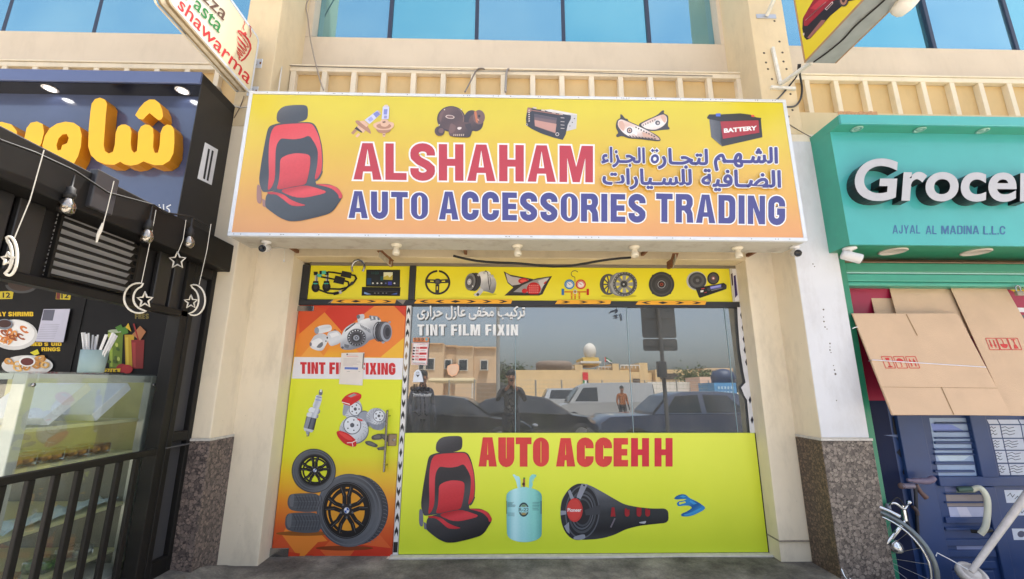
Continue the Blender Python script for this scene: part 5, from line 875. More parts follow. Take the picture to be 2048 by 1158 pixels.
lett([(436, 540), (442, 500), (458, 478), (482, 471), (506, 480), (516, 500), (510, 560), (504, 640), (500, 700), (506, 728), (524, 740), (545, 732), (553, 700), (558, 640), (568, 612), (585, 601), (605, 600), (625, 610), (634, 632), (630, 690), (634, 722), (646, 737), (660, 728), (664, 680), (667, 635), (680, 610), (700, 600), (720, 603), (738, 618), (741, 660), (738, 710), (746, 737), (762, 736), (770, 700), (774, 640), (786, 612), (806, 600), (828, 606), (840, 626), (841, 690), (836, 740), (818, 775), (785, 796), (745, 797), (712, 786), (692, 778), (665, 793), (630, 799), (598, 792), (580, 780), (552, 795), (510, 793), (468, 777), (438, 748), (425, 705), (428, 620)])
lett([(652, 555), (672, 522), (696, 494), (720, 480), (746, 480), (768, 496), (782, 528), (786, 560), (778, 576), (764, 580), (744, 564), (722, 545), (704, 560), (690, 577), (668, 572)])
lett([(204, 700), (216, 655), (240, 618), (275, 596), (315, 587), (355, 592), (384, 612), (394, 650), (390, 705), (376, 755), (350, 800), (310, 850), (250, 900), (205, 910), (230, 860), (260, 800), (235, 770), (212, 740)], [(272, 700), (282, 668), (302, 648), (322, 646), (331, 666), (324, 690), (300, 700), (294, 722), (278, 726)])
lett([(118, 665), (128, 618), (148, 592), (178, 586), (206, 598), (212, 640), (200, 690), (170, 740), (120, 790), (60, 810), (90, 750), (112, 700)])
lett([(-260, 640), (-200, 600), (-60, 590), (10, 588), (55, 600), (80, 630), (84, 670), (60, 730), (-60, 780), (-260, 770)])
a = Art(Y=-.7605, T=(0, 0, 520/1254)); a.text(shape('كافت'), 690, 1030, 826, 985, (216, 220, 226), bold=.01); a.build('small_lettering', es)
a = Art(X=-2.478, T=(0, 0, 520/1254), start=.0012); a.poly([(988, 686), (1051, 722), (1020, 893), (951, 860)], (222, 222, 226)); a.poly([(1003, 716), (1012, 720), (988, 866), (978, 860)], (40, 40, 44)); a.poly([(1021, 724), (1030, 729), (1004, 874), (995, 869)], (40, 40, 44)); a.build('slotted_label', es)
# the kiosk itself
kx = -2.40
ks = thing('food_kiosk', (-2.9, -1.6, 0), 'black metal food kiosk with louvre, slatted front and menu boards inside', 'kiosk')
b = MB(); b.box(-2.54, -2.30, -3.6, -.47, 2.325, 2.56, BLACK, .008); b.build('awning_beam', ks)
p = atX(212, 372, -2.28); b = MB(); b.box(-2.32, -2.275, p.y-.07, p.y+.07, 2.36, 2.585, P((58, 58, 62), .35, key='junction_box'), .006); b.build('junction_box', ks)
b = MB(); y = -3.6
while y < -.84:
    y1 = y+.145
    if not (y1 > -1.78 and y < -1.2): b.box(-2.46, -2.43, y, y1-.022, 1.95, 2.324, P((40, 40, 42), .4, key='slat_paint', var=.15), .004)
    y += .15
b.box(-2.5, -2.47, -3.6, -.73, 1.95, 2.324, BLACK2); b.build('slatted_front', ks)
b = MB(); LG_ = P((186, 186, 190), .5, .1, key='louvre_grey'); b.box(-2.445, -2.425, -1.75, -1.735, 1.96, 2.322, BLACK); b.box(-2.445, -2.425, -1.235, -1.22, 1.96, 2.322, BLACK)
for i in range(8):
    z = 1.975+i*.0455; b.box(-2.47, -2.428, -1.734, -1.236, z, z+.005, LG_, mat=None); b.bar((-2.462, -1.734, z+.034), (-2.462, -1.236, z+.034), .004, .045, LG_, up=(.75, 0, 1)); b.box(-2.44, -2.424, -1.734, -1.236, z-.006, z+.008, BLACK)
b.build('louvre', ks)
b = MB(); b.box(-2.48, -2.405, -3.6, -.73, 1.90, 1.948, BLACK, .004); b.build('lintel', ks)
MESH, t_, b_ = nm('perforated_sheet'); tc_ = N(t_, 'ShaderNodeTexCoord'); mp_ = N(t_, 'ShaderNodeMapping'); mp_.inputs['Scale'].default_value = (1, 60, 90); vo_ = N(t_, 'ShaderNodeTexVoronoi', i_Scale=1, i_Randomness=.1); t_.links.new(tc_.outputs['Object'], mp_.inputs[0]); t_.links.new(mp_.outputs[0], vo_.inputs['Vector']); r_ = ramp(t_, [(.3, lin((16, 16, 18))), (.42, lin((64, 64, 68)))]); t_.links.new(vo_.outputs['Distance'], r_.inputs[0]); t_.links.new(r_.outputs[0], b_.inputs['Base Color']); b_.inputs['Roughness'].default_value = .5
b = MB(); b.box(-2.5, -2.405, -.80, -.73, .0, 2.325, BLACK, .005); b.box(-2.47, -2.40, -.729, -.68, .08, 2.325, BLACK, .005); b.box(-2.47, -2.40, -.53, -.482, .08, 2.325, BLACK, .005); b.box(-2.47, -2.40, -.679, -.531, 2.24, 2.325, BLACK, .004); b.box(-2.47, -2.40, -.679, -.531, .99, 1.06, BLACK, .004); b.box(-2.47, -2.40, -.679, -.531, .08, .2, BLACK, .004); b.box(-2.43, -2.392, -.729, -.482, .955, .962, P((90, 90, 94), .4, key='worn_edge')); b.build('door_frame', ks)
for z0, z1 in ((1.061, 2.239), (.201, .989)):
    b = MB(); b.box(-2.452, -2.44, -.679, -.531, z0, z1, MESH); b.build('mesh_panel', ks)
b = MB(); b.box(-6, -2.47, -.5, -.485, 0, 2.6, P((20, 20, 22), .6, spec=.2, key='kiosk_back')); b.build('back_wall', ks)
C5 = (0, 420, 300/1022); YM = (222, 184, 30); KM = (24, 22, 24)
b = MB(); x0, x1 = atY(-250, 600, -.505).x, atY(172, 600, -.505).x; b.box(x0, x1, -.505, -.5005, 1.3, 2.3, P((26, 25, 27), .6, spec=.2, key='menu_print')); mb1 = b.build('menu_board', ks, label='menu board with fried shrimp and squid')
b = MB(); x2 = atY(350, 600, -.505).x; b.box(x1+.03, x2, -.505, -.5005, 1.3, 2.2, P((24, 23, 26), .6, spec=.2, key='menu_print')); mb2 = b.build('menu_board', ks, label='menu board with tall cold drinks')
a = Art(Y=-.505, T=C5)
a.word('AY SHRIMB', -20, 724, 228, 694, YM, .25, .68, .08); a.word('FRIED SQUID', 165, 926, 420, 902, YM, .25, .66, .08); a.word('RINGS', 284, 962, 412, 936, YM, .25, .7, .08)
a.poly([(-30, 556), (95, 552), (86, 606), (-30, 608)], (196, 176, 40)); a.text('12', 20, 598, 72, 562, KM, bold=.03); a.poly([(386, 556), (490, 558), (480, 612), (382, 608)], (196, 176, 40)); a.poly([(388, 556), (416, 557), (410, 608), (384, 606)], (110, 40, 36)); a.text('12', 420, 602, 470, 566, KM, bold=.03)
a.el(150, 510, 110, 58, (70, 70, 72), a0=0, a1=180); a.el(150, 505, 92, 48, (60, 44, 36)); 
FR1 = (196, 112, 52); FR2 = (220, 150, 80); FR3 = (150, 76, 36)
a.el(100, 850, 160, 104, (200, 198, 196)); a.el(100, 840, 140, 90, (226, 224, 222)); rnd = random.Random(4)
for i in range(16): q = rnd.uniform(0, 6.28); rr = rnd.uniform(10, 90); a.el(90+rr*1.2*math.cos(q), 840+rr*.75*math.sin(q), rnd.uniform(22, 40), rnd.uniform(12, 22), (FR1, FR2, FR3)[i % 3], rot=rnd.uniform(0, 180), a0=0, a1=290, hole=.45, up=True)
a.el(40, 780, 56, 36, (120, 126, 136)); a.el(40, 776, 46, 26, (66, 36, 32))
a.el(195, 1060, 175, 70, (206, 204, 202)); 
for i in range(18): q = rnd.uniform(0, 6.28); rr = rnd.uniform(50, 130); a.el(190+rr*1.1*math.cos(q), 1040+rr*.45*math.sin(q), rnd.uniform(24, 36), rnd.uniform(14, 22), ((206, 150, 80), (190, 130, 60), (222, 176, 104))[i % 3], rot=rnd.uniform(-40, 40), hole=.55)
a.el(200, 1032, 56, 36, (226, 224, 222)); a.el(200, 1034, 44, 26, (96, 34, 34)); a.poly([(220, 972), (270, 950), (284, 980), (250, 992)], (206, 196, 40))
a.poly([(312, 678), (492, 676), (446, 902), (258, 898)], (190, 188, 206)); a.poly([(314, 682), (390, 682), (374, 756), (300, 754)], (96, 96, 112)); 
for i in range(9): a.line([(300-i*4.4, 780+i*12), (420-i*4.4, 782+i*12)], 2.4, (150, 148, 164), up=False)
a.build('menu_print', mb1)
a = Art(Y=-.505, T=C5); a.word('FRES', 920, 742, 1015, 706, (110, 96, 40), .25, .6, .08)
def cup(x0, x1, y0, y1, c, c2):
    d = (x1-x0)*.1; a.poly([(x0, y0), (x1, y0), (x1-d, y1), (x0+d, y1)], c); a.poly([(x0+6, y0+18), (x0+d*1.8+14, y0+18), (x0+d+22, y1-8), (x0+d+8, y1-8)], c2)
cup(735, 840, 822, 1075, (96, 120, 30), (150, 170, 60)); cup(850, 915, 850, 1070, (186, 150, 30), (206, 180, 60)); cup(895, 985, 885, 1080, (130, 24, 28), (160, 50, 50))
for i in range(12): x, y = rnd.uniform(745, 825), rnd.uniform(850, 1060); a.el(x, y, 14, 10, (60, 86, 24) if i % 2 else (176, 186, 90), rot=rnd.uniform(0, 90))
a.el(790, 826, 48, 12, (170, 180, 150))
for p in ([(790, 800), (830, 780), (850, 820), (810, 830)], [(820, 812), (870, 790), (880, 840), (840, 850)], [(860, 800), (880, 770), (900, 830)]): a.poly(p, (70, 120, 40) if p[0][0] < 850 else (206, 170, 40))
a.poly([(905, 850), (960, 790), (1000, 830), (960, 890)], (170, 110, 70)); a.line([(916, 775), (950, 890)], 10, (150, 30, 30)); a.el(838, 1078, 40, 30, (150, 20, 34)); a.el(872, 1084, 38, 30, (170, 30, 40)); a.poly([(680, 1082), (828, 1080), (824, 1104), (678, 1104)], YM); a.text('/12/14', 684, 1106, 810, 1086, KM, bold=.02); a.build('menu_print', mb2)
# railing
rl = thing('railing', (-2.42, -1.9, .1), 'black flat bar railing in front of the glass display case', 'railing')
b = MB(); b.box(-2.445, -2.405, -3.4, -.801, .925, .965, BLACK, .006); b.build('top_rail', rl)
b = MB(); b.box(-2.44, -2.41, -3.4, -.801, .09, .12, BLACK, .004); b.build('bottom_rail', rl)
y = -.94
while y > -3.35:
    b = MB(); b.box(-2.437, -2.413, y-.019, y+.019, .121, .924, BLACK, .003); b.build('baluster', rl); y -= .131
# display case
CASEG = glass('case_glass', (.94, .97, .96), .0, (1, 1, 1), 0, .09, .2, .03); SST = P((204, 205, 200), .35, .3, var=.12, key='case_steel'); CB = P((192, 186, 124), .5, key='case_lime')
X0, X1, Y0, Y1, ZT = -3.7, -2.62, -1.54, -.63, 1.475
dc = thing('display_case', ((X0+X1)/2, (Y0+Y1)/2, 0), 'glass and steel display case with food trays behind the black railing', 'display case')
b = MB(); b.box(X0, X1-.012, Y1-.03, Y1, .92, ZT-.03, CB); b.box(X0, X1-.012, Y1-.03, Y1, .1, .919, P((120, 120, 108), .5, key='case_grey')); b.box(X0, X1-.012, Y0+.02, Y1-.03, .1, .2, SST); b.build('cabinet_body', dc)
b = MB(); b.box(X1-.085, X1-.008, Y0+.002, Y0+.06, .2, ZT-.012, SST, .004); b.box(X1-.06, X1-.008, Y1-.05, Y1-.002, .2, ZT-.012, SST, .004); b.box(X1-.05, X1-.008, Y0+.061, Y1-.051, ZT-.06, ZT-.012, SST, .004); b.box(X0, X1-.086, Y0+.002, Y0+.03, ZT-.045, ZT-.012, SST); b.build('frame', dc)
b = MB(); b.box(X0, X1-.012, Y0+.0, Y1, ZT-.0118, ZT-.006, CASEG); b.build('glass_top', dc)
shz = []
for px_, py_ in ((170, 846), (140, 1035), (150, 1128), (120, 925)):
    z = atX(px_, py_, -2.68).z; shz.append(z); b = MB(); b.box(X0+.021, X1-.05, Y0+.065, Y1-.035, z-.022, z, P((216, 212, 164), .35, .1, key='shelf_edge'), .003); b.build('shelf', dc)
b = MB(); b.box(X1-.006, X1, Y0, Y1, .15, ZT, CASEG); b.build('glass_panel', dc)
b = MB(); b.box(X0, X1-.007, Y0-.006, Y0, .15, ZT, CASEG); b.build('glass_panel', dc)
b = MB()
for y in (Y0+.035, Y1-.03):
    for z in (1.4,): b.lathe((X1, y, z), (1, 0, 0), [(.011, 0), (.011, .006), (0, .008)], STEEL, 12)
b.build('glass_screws', dc)
def wbox(p, q, s, lab):
    b = MB(); M = Matrix.Translation(p) @ Matrix.Rotation(R(q), 4, 'X'); b.box(-s[0]/2, s[0]/2, -s[1]/2, s[1]/2, 0, s[2], P((222, 224, 232), .5, key='white_card'), .003, M); b.box(-s[0]/2+.004, s[0]/2-.004, -s[1]/2+.004, s[1]/2-.004, s[2]+.0005, s[2]+.004, P((206, 210, 220), .5, key='box_lid'), .001, M)
    b.build('pastry_box', label=lab, cat='box', group='white boxes in the display case')
wbox(Vector((-2.85, -1.36, shz[0]+.03)), -48, (.4, .06, .3), 'white pastry box leaning back on the nearer half of the top shelf of the case')
wbox(Vector((-2.85, -1.06, shz[0]+.03)), -48, (.4, .06, .3), 'white pastry box leaning back on the farther half of the top shelf')
CLR = glass('clear_plastic', (.9, .92, .92), .12, (1, 1, 1), .1); ORF = P((214, 150, 50), .6, var=.3, scale=30, key='pastry')
for i, (y, zi, c) in enumerate(((-1.36, 3, ORF), (-1.2, 3, ORF), (-1.04, 3, ORF), (-1.3, 2, ORF), (-1.05, 2, P((96, 150, 60), .6, var=.3, scale=30, key='salad')), (-.86, 2, P((206, 206, 200), .6, var=.2, scale=30, key='cream_food')), (-.88, 3, ORF))):
    z = shz[zi]+.001; t = thing('food_tub', (-2.78, y, z), ('clear tub of orange pastries at the near end of the middle deck', 'clear tub of orange pastries second from the near end of the middle deck', 'clear tub of orange pastries third along the middle deck', 'clear tub of pastries on the lowest shelf of the case', 'clear tub of green salad on the lowest shelf of the case', 'clear tub of pale food at the far end of the lowest shelf', 'clear tub of orange pastries at the far end of the middle deck')[i], 'food tub', 'clear tubs in the display case')
    b = MB(); b.box(-2.85, -2.71, y-.065, y+.065, z, z+.07, CLR, .01); b.build('tub', t)
    b = MB()
    for k in range(6): b.ball((-2.82+.045*(k % 3), y-.03+.06*(k//3), z+.035), (.024, .03, .022), c, 10)
    b.build('food', t)
b = MB(); pts = []; 
for i in range(13):
    for j in range(5): pts.append((-2.70-.05*j+.01*math.sin(i*2+j), -1.4+.06*i, shz[1]+.004+.03*abs(math.sin(i*1.7+j*.9))+.008*math.sin(j*3+i)))
b.add(pts, [[i*5+j, i*5+j+1, i*5+j+6, i*5+j+5] for i in range(12) for j in range(4)], P((196, 216, 226), .6, key='blue_paper')); b.build('wrapping_paper', label='crumpled pale blue paper on the lower shelf of the display case', cat='paper')
p = atY(182, 741, -1.12); cz = ZT+.001
st = thing('straw_cup', (p.x, -1.12, cz), 'grey green cup full of paper wrapped straws on the case', 'straw cup')
b = MB(); b.lathe((p.x, -1.12, cz), (0, 0, 1), [(0, 0), (.062, 0), (.065, .005), (.07, .145), (.066, .145), (.06, .02), (0, .02)], P((150, 172, 172), .35, key='cup_plastic'), 28); b.build('cup', st)
b = MB(); rnd = random.Random(2)
for i in range(16): q = rnd.uniform(0, 6.28); r0 = rnd.uniform(.005, .04); d = Vector((.045*math.cos(q)*1.6, .03*math.sin(q), .235-.02*rnd.random())); s0 = Vector((p.x+r0*math.cos(q), -1.12+r0*math.sin(q), cz+.025)); b.tube([s0, s0+d], .0055, P((226, 226, 230), .6, key='straw_paper'), 6)
b.build('straws', st)
# festoon bulbs, moons and stars
FX = -2.275
AMB = glass('bulb_glass', (.75, .68, .58), .28, (1, .95, .88)); 
def bulb(px_, py_, top, lab):
    p = atX(px_, py_, FX); q = atX(top[0], top[1], FX); t = thing('festoon_bulb', p, lab, 'light bulb', 'unlit bulbs on the black cable')
    s = (p.y+4)/852*1.0; h = .038
    b = MB(); b.lathe(p, (0, 0, 1), [(0, -.048), (.02, -.045), (.034, -.03), (.0385, -.008), (.034, .014), (.022, .032), (.017, .046)], AMB, 22); b.build('bulb', t)
    b = MB(); b.lathe(p, (0, 0, 1), [(0, .028), (.007, .01), (.005, -.01), (0, -.012)], P((206, 190, 160), .3, .5, key='filament'), 10); b.build('filament', t)
    b = MB(); b.lathe(p, (0, 0, 1), [(.017, .044), (.024, .046), (.025, .07), (.02, .08), (.02, .1), (.006, .112), (.0045, max(.115, q.z-p.z))], P((30, 30, 32), .6, key='bakelite'), 16); b.build('socket', t)
bulb(134, 412, (150, 350), 'silvered bulb on the black cable below the shelf like junction box'); bulb(293, 472, (308, 412), 'silvered bulb above the open crescent moon'); bulb(377, 484, (385, 436), 'silvered bulb nearest the cream pillar')
b = MB(); pts = [(-60, 230), (0, 280), (70, 305), (150, 342), (215, 385), (308, 410), (330, 425), (385, 434), (420, 455)]
b.tube([atX(x, y, FX) for x, y in pts], .006, CABLE, 6); b.build('festoon_cable', label='black cable strung along the awning beam carrying the bulbs', cat='cable')
ROPE = P((214, 210, 200), .6, var=.12, scale=60, key='white_rope')
def orn(name, px_, py_, Y, loops, strg, lab, cat, grp=None):
    b = MB()
    for lp_, cl in loops: b.tube([atY(px_+x, py_+y, Y) for x, y in lp_], .0055, ROPE, 6, closed=cl)
    b.tube([atY(x, y, Y) for x, y in strg], .0022, ROPE, 5); b.build(name, label=lab, cat=cat, group=grp)
def starp(cx, cy, r, ri, rot=0): return [(cx+(r if i % 2 == 0 else ri)*math.cos(R(-90+36*i+rot)), cy+(r if i % 2 == 0 else ri)*math.sin(R(-90+36*i+rot))) for i in range(10)]
def moon(r, k, tilt_=0): 
    o = [(r*math.cos(R(a_)), r*math.sin(R(a_))) for a_ in range(62, 300, 14)]; i_ = [(r*.42+k*r*math.cos(R(a_)), k*r*math.sin(R(a_))) for a_ in range(250, 100, -14)]
    return o+i_
orn('crescent_ornament', 278, 596, -1.35, [(moon(30, .8), True), (starp(12, 4, 16, 7), True)], [(312, 420), (303, 470), (283, 566)], 'white rope crescent moon with a star hanging from the awning, the fully open one', 'ornament', 'rope ornaments on the awning')
Y_ = -1.0; orn('crescent_ornament', 388, 600, Y_, [([(-x*.8, y*1.1) for x, y in moon(28, .84)], True), (starp(-6, 4, 14, 6), True)], [(422, 448), (414, 500), (398, 570)], 'white rope crescent moon with a star nearest the cream pillar', 'ornament', 'rope ornaments on the awning')
orn('crescent_ornament', 14, 512, -2.2, [([(-x*.55+4, y*1.3) for x, y in moon(30, .8)], True), (starp(2, 6, 13, 6), True)], [(88, 300), (60, 400), (28, 478)], 'white rope crescent moon at the outer left end of the awning', 'ornament', 'rope ornaments on the awning')
orn('star_ornament', 355, 521, -1.1, [(starp(0, 0, 17, 8), True)], [(372, 440), (366, 480), (356, 505)], 'white rope star hanging between two crescent moons', 'ornament', 'rope ornaments on the awning')
b = MB(); b.tube([atY(x, y, -1.78) for x, y in ((228, 362), (214, 420), (206, 450))], .0022, ROPE, 5); b.tube([atY(x, y, -1.78) for x, y in ((206, 446), (200, 462), (196, 470), (193, 485))], [.005, .009, .008, .004], ROPE, 6); b.build('rope_tassel', label='bunched white rope end hanging in front of the grey louvre', cat='ornament', group='rope ornaments on the awning')
# hanging sign over the eatery
hs = thing('blade_sign', (-2.36, -1.05, 3.96), 'cream projecting sign with red, green and brown brush lettering', 'projecting sign')
CRM = zgrad('cream_face', 1, -.5, .5, [(0, (226, 224, 214)), (.35, (226, 222, 206)), (.6, (224, 212, 180)), (1, (222, 206, 168))], rough=.35, spec=.4)
by0, by1, bz0, bz1 = -1.53, -.555, 3.965, 4.565
def rrect(y0, y1, z0, z1, r): return [(y1-r+r*math.cos(R(a_)), z1-r+r*math.sin(R(a_))) for a_ in range(0, 91, 15)]+[(y0+r+r*math.cos(R(a_)), z1-r+r*math.sin(R(a_))) for a_ in range(90, 181, 15)]+[(y0+r+r*math.cos(R(a_)), z0+r+r*math.sin(R(a_))) for a_ in range(180, 271, 15)]+[(y1-r+r*math.cos(R(a_)), z0+r+r*math.sin(R(a_))) for a_ in range(270, 361, 15)]
f3 = lambda y, z, d: (d, y, z)
b = MB(); b.prism(rrect(by0+.025, by1-.025, bz0+.025, bz1-.025, .03), f3, -2.3035, -2.3005, CRM); fb = b.build('sign_face', hs)
b = MB(); o = rrect(by0, by1, bz0, bz1, .05); i_ = rrect(by0+.024, by1-.024, bz0+.024, bz1-.024, .03)
for xa, xb in ((-2.315, -2.299), (-2.417, -2.401)):
    A = [Vector((xb if xa > -2.35 else xa, y, z)) for y, z in o]; Bq = [Vector((xb if xa > -2.35 else xa, y, z)) for y, z in i_]; n = len(A); b.add(A+Bq, [[k, (k+1) % n, n+(k+1) % n, n+k] for k in range(n)], ALUW)
    b.add([Vector((xa, y, z)) for y, z in o]+[Vector((xb, y, z)) for y, z in o], [[k, (k+1) % n, n+(k+1) % n, n+k] for k in range(n)], PLW)
b.prism(rrect(by0+.012, by1-.012, bz0+.012, bz1-.012, .045), f3, -2.4, -2.316, P((158, 138, 106), .6, var=.25, scale=14, key='dusty_channel')); b.prism(rrect(by0+.004, by1-.004, bz0+.004, bz1-.004, .045), f3, -2.375, -2.345, P((206, 196, 176), .6, var=.25, scale=14, key='dusty_rib')); b.build('casing', hs)
C7 = (300, 0, 340/1640); a = Art(X=-2.3, T=C7, start=.0012, step=.0004)
a.text('shawarma', 262, 72, 975, 690, (200, 44, 50), bold=.006, shear=.2, rb=(948, 822)); a.text('Pasta', 338, -10, 694, 190, (40, 130, 60), bold=.006, shear=.2, rb=(668, 328)); a.text('Pizza', 382, -122, 738, 75, (96, 62, 44), bold=.006, shear=.2, rb=(712, 208))
RS = (196, 50, 50)
for q in ([(842, 298), (865, 300), (905, 335), (945, 385), (965, 430), (968, 470), (945, 520), (910, 565), (875, 588)],): a.line(q, 17, RS)
for q in ([(845, 305), (900, 370), (940, 430), (945, 455), (925, 450), (870, 385), (842, 350), (850, 372), (905, 440), (930, 480), (925, 492), (880, 450), (842, 405), (850, 430), (895, 480), (915, 515), (905, 520), (860, 475), (838, 455), (850, 480), (880, 520), (890, 540), (870, 530), (840, 495), (845, 520), (870, 555), (855, 552), (860, 580)],): a.line(q, 8, RS)
a.line([(880, 330), (915, 315), (925, 340)], 14, RS); a.line([(905, 205), (912, 228), (898, 250), (896, 270), (905, 292)], 7, RS); a.line([(955, 245), (970, 262), (962, 290), (972, 325), (960, 360)], 7, RS); a.build('sign_lettering', fb)
b = MB()
for z in (4.36, 4.06): b.box(-2.38, -2.33, -.554, -.481, z-.02, z+.02, ALU, .002); b.box(-2.39, -2.29, -.4865, -.4805, z-.05, z+.05, ALUW, .002); b.box(-2.31, -2.296, -.492, -.487, z-.01, z+.01, RUST)
b.build('wall_bracket', hs)
# ================================================================ the grocery on the right
def spline(ctrl, n=6):
    c = [Vector(p) for p in ctrl]; out = []
    for i in range(len(c)-1):
        p0, p1, p2, p3 = c[max(0, i-1)], c[i], c[i+1], c[min(len(c)-1, i+2)]
        for k in range(n):
            t = k/n; out.append(.5*((2*p1)+(-p0+p2)*t+(2*p0-5*p1+4*p2-p3)*t*t+(-p0+3*p1-3*p2+p3)*t**3))
    return out+[c[-1]]
TEAL = P((68, 165, 166), .3, spec=.5, coat=.3, var=.09, scale=2.2, key='teal_panel'); TEALD = P((60, 152, 132), .4, var=.08, key='teal_side'); GRN = P((44, 128, 100), .35, var=.1, key='green_metal')
gs = thing('grocery_sign', (5.4, -.71, 2.535), 'teal sign box with raised white black edged Latin letters under a hood', 'shop sign')
GX = 2.852
b = MB(); b.box(GX+.003, 8.5, -.712, -.69, 2.54, 3.574, TEAL); gp = b.build('sign_panel', gs)
b = MB(); b.box(GX, GX+.0025, -.713, -.3, 2.537, 3.5735, TEALD); b.box(GX, 8.5, -.842, -.82, 3.572, 3.66, TEAL, .003); b.box(GX, 8.5, -.8195, -.3, 3.5745, 3.659, TEALD); b.box(GX+.003, 8.5, -.689, -.3, 2.536, 2.55, GRN); b.build('casing', gs)
C8 = (1580, 180, 468/1290); text3d('Grocer', (345, 611), (1400, 618), (1400, 385), C8, -.80, -.712, P((176, 177, 184), .35, key='letter_face'), P((24, 26, 30), .35, var=.3, key='letter_return'), bold=.022, parent=gs)
a = Art(Y=-.7125, T=C8); GT = (66, 104, 150)
for w_, x0, x1, y1 in (('AJYAL', 565, 718, 745), ('AL', 748, 808, 748), ('MADINA', 834, 1042, 748), ('L.L.C', 1066, 1186, 750)): a.word(w_, x0, y1+47, x1, y1, GT, .16, .62, .12)
a.build('small_lettering', gp)
RING = P((150, 190, 180), .35, .4, key='downlight_ring')
for x_ in (1715, 1840, 1966, 2110):
    p = atY(x_, 262, -.77); b = MB(); b.lathe((p.x, -.768, 3.572), (0, 0, -1), [(.044, 0), (.045, .004), (.032, .007), (.03, .001), (.018, .001), (.016, .006), (0, .006)], RING, 22); b.build('downlight', gs)
for x_ in (1787, 1953):
    p = atY(x_, 509, -.56); b = MB(); b.lathe((p.x, -.56, 2.5355), (0, 0, -1), [(.1, 0), (.102, .006), (.09, .012), (.086, .006), (0, .006)], P((196, 186, 180), .35, key='soffit_lamp'), 30); b.build('soffit_light', gs)
t = camera_bullet((atY(1700, 503, -.64).x, -.64, 2.535), (1, -.35, -.45), 'white bullet camera under the left end of the teal sign', P((212, 212, 214), .3, key='camera_white'), P((60, 60, 66), .3, key='camera_lens'), 1.1)
shx = 2.945
fr = thing('roller_shutter', (4.0, -.35, 0), 'green roller shutter frame and box of the grocery', 'shutter')
b = MB(); b.box(shx, shx+.075, -.44, -.3, -.2, 2.5, GRN, .004); b.box(shx+.0755, shx+.1, -.4, -.3, -.2, 2.4, GRN, .003); b.build('guide_rail', fr)
b = MB(); b.box(shx+.076, 7, -.43, -.3, 2.385, 2.47, GRN, .01); b.box(shx+.076, 7, -.425, -.3, 2.372, 2.384, RING); b.box(shx+.076, 7, -.42, -.3, 2.30, 2.371, TEALD, .01); b.box(shx+.076, 7, -.42, -.3, 2.26, 2.299, TEALD, .014); b.box(shx+.076, 7, -.43, -.3, 2.471, 2.478, P((140, 110, 90), .6, key='dusty_lip')); b.build('shutter_box', fr)
b = MB(); b.box(shx+.1005, 7, -.31, -.3, 1.28, 2.3, P((150, 24, 62), .4, var=.08, key='magenta_panel')); b.build('magenta_panel', fr)
a = Art(Y=-.31, T=(1560, 520, 488/1662)); a.poly([(1560, 200), (1760, 200), (1760, 250), (1640, 240), (1590, 215)], (206, 170, 50)); a.line([(1560, 338), (1800, 344)], 30, (216, 216, 220)); a.line([(1590, 385), (1800, 388)], 20, (90, 90, 96)); a.build('poster_print', fr)
p = atY(2036, 580, -.44); t = thing('padlock', (p.x, -.44, p.z-.05), 'steel padlock hanging from the shutter bottom rail', 'padlock')
b = MB(); b.box(p.x-.032, p.x+.032, -.455, -.43, p.z-.052, p.z-.01, P((150, 140, 126), .4, .7, key='lock_body'), .006); b.build('lock_body', t)
b = MB(); b.tube([(p.x-.02+.0, -.442, p.z-.01)]+[(p.x-.02*math.cos(R(q)), -.442, p.z+.02+.02*math.sin(R(q))) for q in range(0, 181, 20)]+[(p.x+.02, -.442, p.z-.01)], .0055, STEEL, 8); b.build('shackle', t)
# flattened boxes
CRD = P((204, 175, 147), .8, var=.1, scale=3, bump=.5, key='cardboard', spec=.2); CRDE = P((140, 112, 80), .9, var=.3, scale=60, key='cardboard_edge'); CC = (1560, 520, 488/1662)
_c0 = atY(1560+490*488/1662, 520+368*488/1662, -.47); _cn = Vector((0, -.8, .235)).normalized()
def cpt(x, y, off=0): # the sheets lean outwards towards their lower edge; off moves a sheet back
    v = ray(CC[0]+x*CC[2], CC[1]+y*CC[2]); c = _c0-_cn*off; return EYE+v*((c-EYE).dot(_cn)/v.dot(_cn))
def sheet(b, pts, off, th=.005):
    P_ = [cpt(x, y, off) for x, y in pts]; nrm = (P_[1]-P_[0]).cross(P_[2]-P_[0]).normalized(); nrm = nrm if nrm.y < 0 else -nrm
    b.sheet([P_], CRD, th, nrm)
def ic(a_, x, y, s, kind, flip=False, sk=.39):
    f = lambda u, v: (x+u*s+sk*(v if not flip else 1-v)*s*1.15, y+(v if not flip else 1-v)*s*1.15)
    Rr = (196, 60, 56); bd = [(0, 0), (1, 0), (1, 1), (0, 1), (0, 0)]
    for q in range(4): a_(stroke([f(*bd[q]), f(*bd[q+1])], 4.5), Rr)
    if kind == 0:
        for pts in ([(.3, .1), (.75, .1), (.62, .45), (.4, .45)],): a_([f(*p) for p in pts], Rr)
        a_(stroke([f(.52, .45), f(.52, .85)], 7), Rr); a_(stroke([f(.3, .87), f(.74, .87)], 7), Rr)
    if kind == 1: a_([f(.5+.38*math.cos(R(q)), .5-.36*math.sin(R(q))) for q in range(0, 181, 20)], Rr); a_(stroke([f(.5, .5), f(.5, .85), f(.38, .9)], 5), Rr)
    if kind == 2:
        for u in (.3, .7): a_([f(u-.14, .45), f(u, .12), f(u+.14, .45)], Rr); a_(stroke([f(u, .4), f(u, .85)], 8), Rr)
